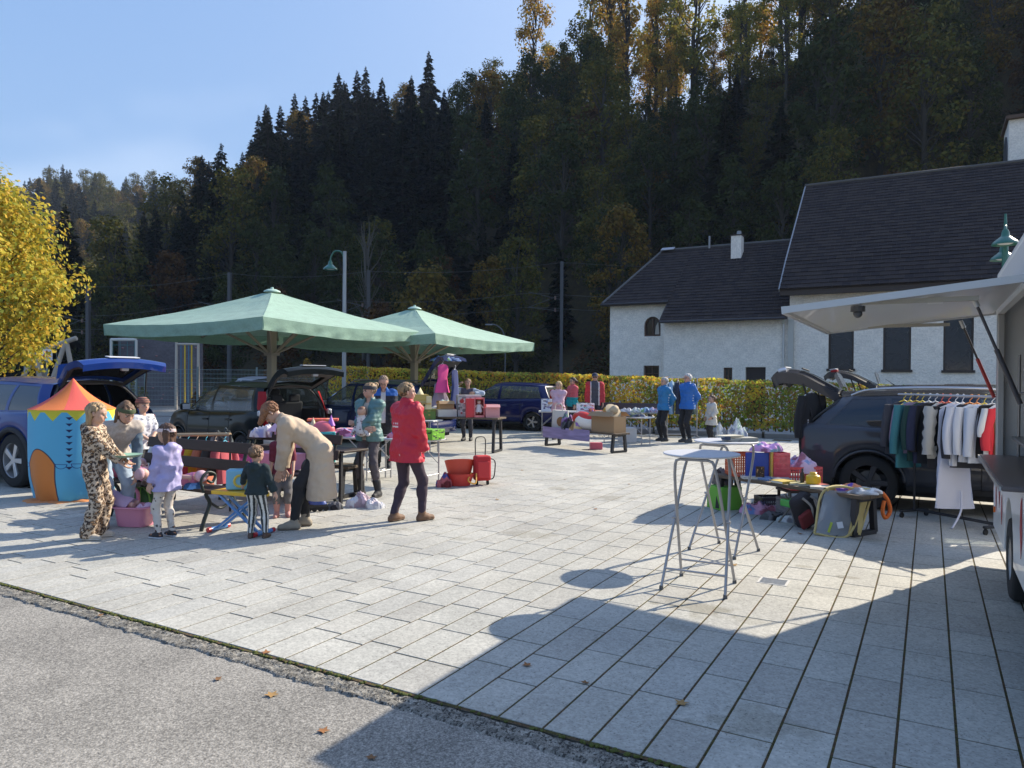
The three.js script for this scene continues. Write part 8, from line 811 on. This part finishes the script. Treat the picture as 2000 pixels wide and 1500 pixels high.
// -- right bench with crates and books
{ const ux = 0.526, ud = -0.85, q = rel(3.38, 8.92, ux, ud), tn = yawX(ux, ud), P = (s, o = 0, y = 0.46) => { const [x, d] = q(s, o); return [x, y, d]; }; frameBench('plank_bench', 'plank bench with black frame legs under the crates beside the black car', 'bench', 3.38, 8.92, ux, ud, 2.15, 0.46, 0.42, oldWood);
  let p = P(-0.72); crate('orange red lattice crate on its side at the far end of the bench', ...p, 0.36, 0.3, 0.3, [0.6, 0.1, 0.03], 0.1); single('picture_folder', rbox(0.3, 0.32, 0.03, 0.004, 0, 0.16, 0), mat([0.03, 0.07, 0.36], 0.5), 'royal blue folder with yellow edge leaning on the orange crate', 'folder', [P(-0.5)[0], 0.46, P(-0.5)[2]], 0.1); single('picture_card', rbox(0.11, 0.16, 0.02, 0.004, 0, 0.08, 0), mat(0xffffff, 0.5, { map: printTex('#3a2a22', 51, 20, ['#a86', '#642', '#222', '#c96']) }), 'small dark picture in front of the blue folder', 'picture', [P(-0.45)[0] - 0.03, 0.46, P(-0.45)[2] - 0.08], 0.1); single('folder_edge', box(0.025, 0.33, 0.04, 0, 0.165, 0), pl([0.68, 0.45, 0.08]), 'yellow book spine beside the blue folder', 'book', [P(-0.5)[0] + 0.175, 0.46, P(-0.5)[2] - 0.02], 0.1); crate('pink red lattice crate right of the blue folder', P(-0.45)[0] + 0.26, 0.46, P(-0.45)[2] + 0.14, 0.2, 0.32, 0.28, [0.66, 0.08, 0.12], 0.1); heap('lilac pink cushion lying on the crates', 'cushion', P(-0.5)[0] + 0.15, 0.79, P(-0.5)[2] + 0.12, 0.42, 0.12, 0.3, [0.5, 0.2, 0.4], 101, 'cushion'); crate('red lattice basket full of pink things behind the yellow jar', P(-0.3)[0] + 0.5, 0.3, P(-0.3)[2] + 0.35, 0.42, 0.3, 0.36, [0.66, 0.05, 0.06], 0.1); heap('pink and white clothes in the red basket', 'clothes', P(-0.3)[0] + 0.5, 0.52, P(-0.3)[2] + 0.35, 0.44, 0.22, 0.36, [0.68, 0.3, 0.4], 102); const sb = thing('stool', 'small dark stool under the red basket', 'stool', [P(-0.3)[0] + 0.5, 0, P(-0.3)[2] + 0.35], 0.1); part('seat', rbox(0.46, 0.03, 0.38, 0.008, 0, 0.283, 0), darkWood, sb); for (const a of [-0.2, 0.2]) for (const b of [-0.15, 0.15]) part('leg', box(0.03, 0.27, 0.03, a, 0.135, b), darkWood, sb);
  p = P(0.3, 0.02); const jar = thing('yellow_jar', 'yellow cylindrical plastic storage jar with knob on the bench', 'jar', [p[0], p[1] + 0.01, p[2]]); part('jar_body', lathe([[0.001, 0], [0.05, 0], [0.075, 0.012], [0.082, 0.03], [0.082, 0.09], [0.075, 0.11], [0.055, 0.12], [0.04, 0.125], [0.04, 0.15], [0.001, 0.152]], 28), pl([0.75, 0.45, 0.01]), jar); part('jar_base', rbox(0.17, 0.012, 0.15, 0.004, 0.01, 0.002, 0), mat([0.66, 0.6, 0.5], 0.7), jar); single('black_bottle', lathe([[0.001, 0], [0.025, 0], [0.025, 0.12], [0.012, 0.15], [0.012, 0.19], [0.001, 0.19]], 14), pl([0.02, 0.02, 0.02]), 'small black bottle behind the yellow jar', 'bottle', [p[0] - 0.08, 0.46, p[2] + 0.12]);
  for (let i = 0; i < 8; i++) { const [x, y, d] = P(-0.55 + i * 0.17, -0.08 + 0.08 * (i % 3)); books(['picture book lying at the far end of the right bench', 'open magazine before the blue folder', 'thin greenish book on the right bench', 'pale book left of the yellow jar', 'green covered book under the yellow jar', 'cream book right of the yellow jar', 'yellowish book near the bench end', 'thin book at the near end of the right bench'][i], x, y, d, 1, 300 + i, i * 0.7); }
  p = P(0.92, 0.05); heap('white and black shirt lying on the near bench end', 'clothes', ...p, 0.36, 0.06, 0.3, [0.6, 0.58, 0.6], 103); const ob = single('orange_strap', tube([[0, 0, 0], [0.03, -0.08, 0.05], [0.05, -0.2, 0.06], [0.0, -0.27, 0.05], [-0.05, -0.2, 0.06], [-0.02, -0.08, 0.05]], 0.022, 30, 6), clo([0.7, 0.16, 0.03]), 'orange strap hanging from the near bench end', 'strap', [p[0] + 0.18, 0.47, p[2] - 0.05], 0.3); heap('orange and black sports vest on the bench end', 'clothes', p[0] - 0.1, 0.46, p[2] + 0.1, 0.34, 0.08, 0.28, [0.45, 0.13, 0.04], 104);
  const gb = thing('green_box', 'bright green cardboard cube on the ground left of the bench', 'box', [2.82, 0, 9.75], 0.35); part('cube', rbox(0.32, 0.3, 0.32, 0.006, 0, 0.15, 0), mat([0.17, 0.45, 0.05], 0.7, { bumpMap: clothBump, bumpScale: 0.002 }), gb); part('tape', box(0.05, 0.004, 0.325, 0, 0.302, 0), mat([0.25, 0.5, 0.1], 0.4), gb); heap('dark brown bag and magazines on the green cube', 'bag', 2.85, 0.305, 9.85, 0.26, 0.22, 0.22, [0.09, 0.06, 0.05], 105, 'dark_bag'); crate('grey lattice crate under the right bench', P(0.1)[0] + 0.12, 0, P(0.1)[2] + 0.3, 0.4, 0.24, 0.3, [0.28, 0.28, 0.29], 0.1); crate('dark lattice basket under the right bench beside the pink clothes', P(-0.25)[0] + 0.1, 0, P(-0.25)[2] + 0.4, 0.3, 0.2, 0.26, [0.05, 0.04, 0.06], 0.1); heap('pink child shoes and clothes on the ground under the bench', 'clothes', P(-0.6)[0] + 0.1, 0, P(-0.6)[2], 0.5, 0.14, 0.3, [0.65, 0.2, 0.3], 106); heap('black and white shoes in front of the pink clothes', 'shoes', P(-0.25)[0], 0, P(-0.25)[2] - 0.12, 0.4, 0.1, 0.2, [0.04, 0.035, 0.04], 107, 'shoes'); heap('white striped cloth on the ground under the bench', 'clothes', P(0.0)[0], 0, P(0.0)[2] - 0.05, 0.36, 0.09, 0.18, [0.55, 0.54, 0.6], 108);
  const st = thing('folding_stool', 'green folding tripod stool in front of the right bench', 'stool', [3.32, 0, 8.72], 0.4); for (let i = 0; i < 3; i++) { const a = i * 2.094; part('leg', bar([Math.cos(a) * 0.15, 0, Math.sin(a) * 0.15], [-Math.cos(a) * 0.1, 0.36, -Math.sin(a) * 0.1], 0.012, 8), mat([0.16, 0.15, 0.13], 0.5), st); } part('seat', rbox(0.2, 0.09, 0.18, 0.02, 0, 0.25, 0), pl([0.06, 0.36, 0.05]), st);
  const bp = thing('backpack', 'black and red chequered backpack leaning against the clear bag', 'backpack', [3.38, 0, 8.5], 0.5); part('pack', rbox(0.28, 0.4, 0.18, 0.07, 0, 0.2, 0, 0, 0, 0.45), clo([0.025, 0.022, 0.025]), bp); part('front_pocket', rbox(0.2, 0.18, 0.06, 0.03, -0.08, 0.12, 0.1, 0, 0, 0.45), clo([0.2, 0.03, 0.03]), bp); part('strap', M(tube([[0.0, 0.38, 0.08], [0.1, 0.3, 0.12], [0.12, 0.12, 0.1]], 0.014, 16, 6), tube([[-0.12, 0.36, 0.08], [-0.02, 0.26, 0.12], [0.02, 0.1, 0.1]], 0.014, 16, 6)), clo([0.4, 0.38, 0.36]), bp);
  const cbx = 3.62, cbd = 8.12, cb = thing('clear_bag', 'clear plastic bag with yellow fabric edges leaning on the bench', 'bag', [cbx, 0, cbd], -0.35), yl = clo([0.58, 0.47, 0.2]); part('window', sheet(10, 10, (u, v) => [lerp(-0.2, 0.13, u) + (1 - v) * -0.06 + v * 0.06, 0.02 + v * 0.46, 0.14 - v * 0.2 + 0.04 * Math.sin(u * 3) * Math.sin(v * 3)]), mat([0.75, 0.78, 0.8], 0.15, { transmission: 0.75, thickness: 0, side: THREE.DoubleSide }), cb); part('gusset', sheet(8, 8, (u, v) => [0.13 + (1 - v) * -0.06 + v * 0.06 + u * 0.13, 0.02 + v * 0.46, 0.14 - v * 0.2 - u * 0.1 + 0.02 * Math.sin(v * 9)]), mat([0.58, 0.47, 0.2], 0.9, { side: THREE.DoubleSide }), cb); part('trim', M(tube([[-0.26, 0.02, 0.14], [-0.14, 0.48, -0.06], [0.19, 0.48, -0.06], [0.07, 0.02, 0.14], [-0.26, 0.02, 0.14]], 0.013, 60, 6), tube([[0.2, 0.02, 0.04], [0.32, 0.48, -0.16], [0.19, 0.48, -0.06]], 0.012, 30, 6), tube([[-0.14, 0.48, -0.06], [-0.02, 0.5, -0.16], [0.32, 0.48, -0.16]], 0.03, 30, 6)), yl, cb); part('back', sheet(4, 4, (u, v) => [lerp(-0.14, 0.2, u) + (v - 0.5) * 0.12, 0.02 + v * 0.45, 0.03 - v * 0.2]), clo([0.1, 0.12, 0.14]), cb); part('tag', box(0.06, 0.07, 0.004, 0.0, 0.13, 0.125, -0.4, 0, 0.2), mat([0.66, 0.68, 0.7], 0.6), cb); part('green_strap', box(0.025, 0.12, 0.006, -0.1, 0.1, 0.13, -0.4, 0, -0.3), mat([0.4, 0.5, 0.06], 0.7), cb); }
// -- clothes rail at the right
{ const A = [4.98, 9.42], B = [5.56, 7.95], h = 1.53, L = Math.hypot(B[0] - A[0], B[1] - A[1]), u = [(B[0] - A[0]) / L, (B[1] - A[1]) / L], at = (s) => [lerp(A[0], B[0], s), lerp(A[1], B[1], s)], tn = yawX(u[1] * -1, u[0]);
  const t = thing('clothes_rail', 'black wheeled clothes rail crowded with hanging clothes', 'clothes rail', [A[0], 0, A[1]], yawX(...u)); part('rod', bar([-0.05, h, 0], [L + 0.05, h, 0], 0.014, 10), tubeGrey, t); for (const x of [0.2, L - 0.3]) { part('upright', bar([x, 0.08, 0], [x, h, 0], 0.014, 10), steelBlk, t); part('foot', rbox(0.05, 0.03, 0.46, 0.01, x, 0.085, 0), steelBlk, t); for (const z of [-0.21, 0.21]) part('castor', M(cyl(0.032, 0.032, 0.02, 14, x, 0.033, z, 0, 0, Math.PI / 2), box(0.02, 0.04, 0.02, x, 0.06, z)), rubber, t); } part('base_bar', M(bar([0.2, 0.1, 0.04], [L - 0.3, 0.1, 0.04], 0.01, 8), bar([0.2, 0.1, -0.04], [L - 0.3, 0.1, -0.04], 0.01, 8)), steelBlk, t);
  const G = [['dark grey blazer at the left end of the rail', [0.05, 0.05, 0.06], 0.66, 0.56, 'y'], ['teal jacket with yellow hem on the rail', [0.05, 0.2, 0.22], 0.82, 0.6, 'y'], ['mauve grey cardigan on the rail', [0.3, 0.22, 0.3], 0.64, 0.5, 'y'], ['bottle green jacket with yellow collar on the rail', [0.015, 0.05, 0.04], 0.72, 0.56, 'y'], ['royal blue lined dark jacket on the rail', [0.02, 0.025, 0.06], 0.74, 0.56, 'w'], ['black cardigan before the silver padded jacket', [0.018, 0.018, 0.02], 0.74, 0.56, 'w'], ['silver grey padded jacket on the rail', [0.42, 0.41, 0.38], 0.66, 0.6, 'r', 1], ['black suit jacket right of the padded jacket', [0.016, 0.016, 0.02], 0.78, 0.58, 'r'], ['long sheer white dress reaching nearly to the ground', [0.66, 0.66, 0.74], 1.24, 0, 'w', 0, 0.001], ['white blouse behind the long white dress', [0.62, 0.63, 0.68], 0.72, 0.56, 'w'], ['charcoal blazer right of the long white dress', [0.035, 0.035, 0.042], 0.74, 0.62, 'o'], ['white cotton shirt right of the charcoal blazer', [0.66, 0.66, 0.68], 0.66, 0.56, 'o'], ['pale blue striped shirt on the rail', [0.5, 0.54, 0.62], 0.66, 0.54, 'y'], ['black jacket behind the red cardigan', [0.018, 0.016, 0.016], 0.6, 0.5, 'w'], ['white cropped top below the red cardigan', [0.68, 0.67, 0.66], 0.68, 0.3, 'w'], ['bright red cardigan at the right end of the rail', [0.55, 0.03, 0.045], 0.54, 0.48, 'w'], ['brown suede skirt at the right end of the rail', [0.16, 0.07, 0.035], 0.92, 0, 'w']], HC = { y: [0.7, 0.5, 0.03], w: [0.65, 0.65, 0.66], r: [0.7, 0.1, 0.05], o: [0.75, 0.25, 0.04] };
  G.forEach(([l, c, len, sl, hc, puff, dress], i) => { const s = 0.02 + i / (G.length - 1) * 0.9, [x, d] = at(s); garment(l, 'clothes', x, h + 0.002, d, yawX(1, 0.12) + 0.35 * Math.sin(i * 2.3), { c, len, w: 0.42, sleeve: sl, seed: 50 + i, hanger: HC[hc], puff, dress: dress ?? 0, thick: 0.045 }); });
  const [rx, rd] = at(0.5); single('white_ribbon', tube([[0, 0.42, 0], [-0.05, 0.2, 0.08], [-0.14, 0.06, 0.12], [-0.2, 0.01, 0.16]], 0.012, 20, 5), clo([0.62, 0.62, 0.7]), 'white ribbon trailing from the long dress to the paving', 'ribbon', [rx, 0, rd - 0.06]); }
// -- black coat on the black car tailgate
{ const g = garment('long black coat with white lettering down its side hanging at the open tailgate', 'coat', 4.18, 1.62, 10.3, 0.5, { c: [0.014, 0.015, 0.018], len: 0.98, w: 0.4, sleeve: 0.6, seed: 77, name: 'hanging_coat' }); part('lettering', box(0.03, 0.34, 0.002, -0.15, -0.62, 0.078), mat(0xffffff, 0.8, { transparent: true, alphaTest: 0.4, map: canvasTex(48, 512, (c) => { c.clearRect(0, 0, 48, 512); c.fillStyle = '#e8e8ee'; const R = rng(3); for (let i = 0; i < 11; i++) { c.fillRect(12, 12 + i * 45, 24, 8); c.fillRect(12, 12 + i * 45, 8, 30); if (R() > 0.4) c.fillRect(28, 12 + i * 45, 8, 30); } }) }), g); }
renderer.render(scene, camera);
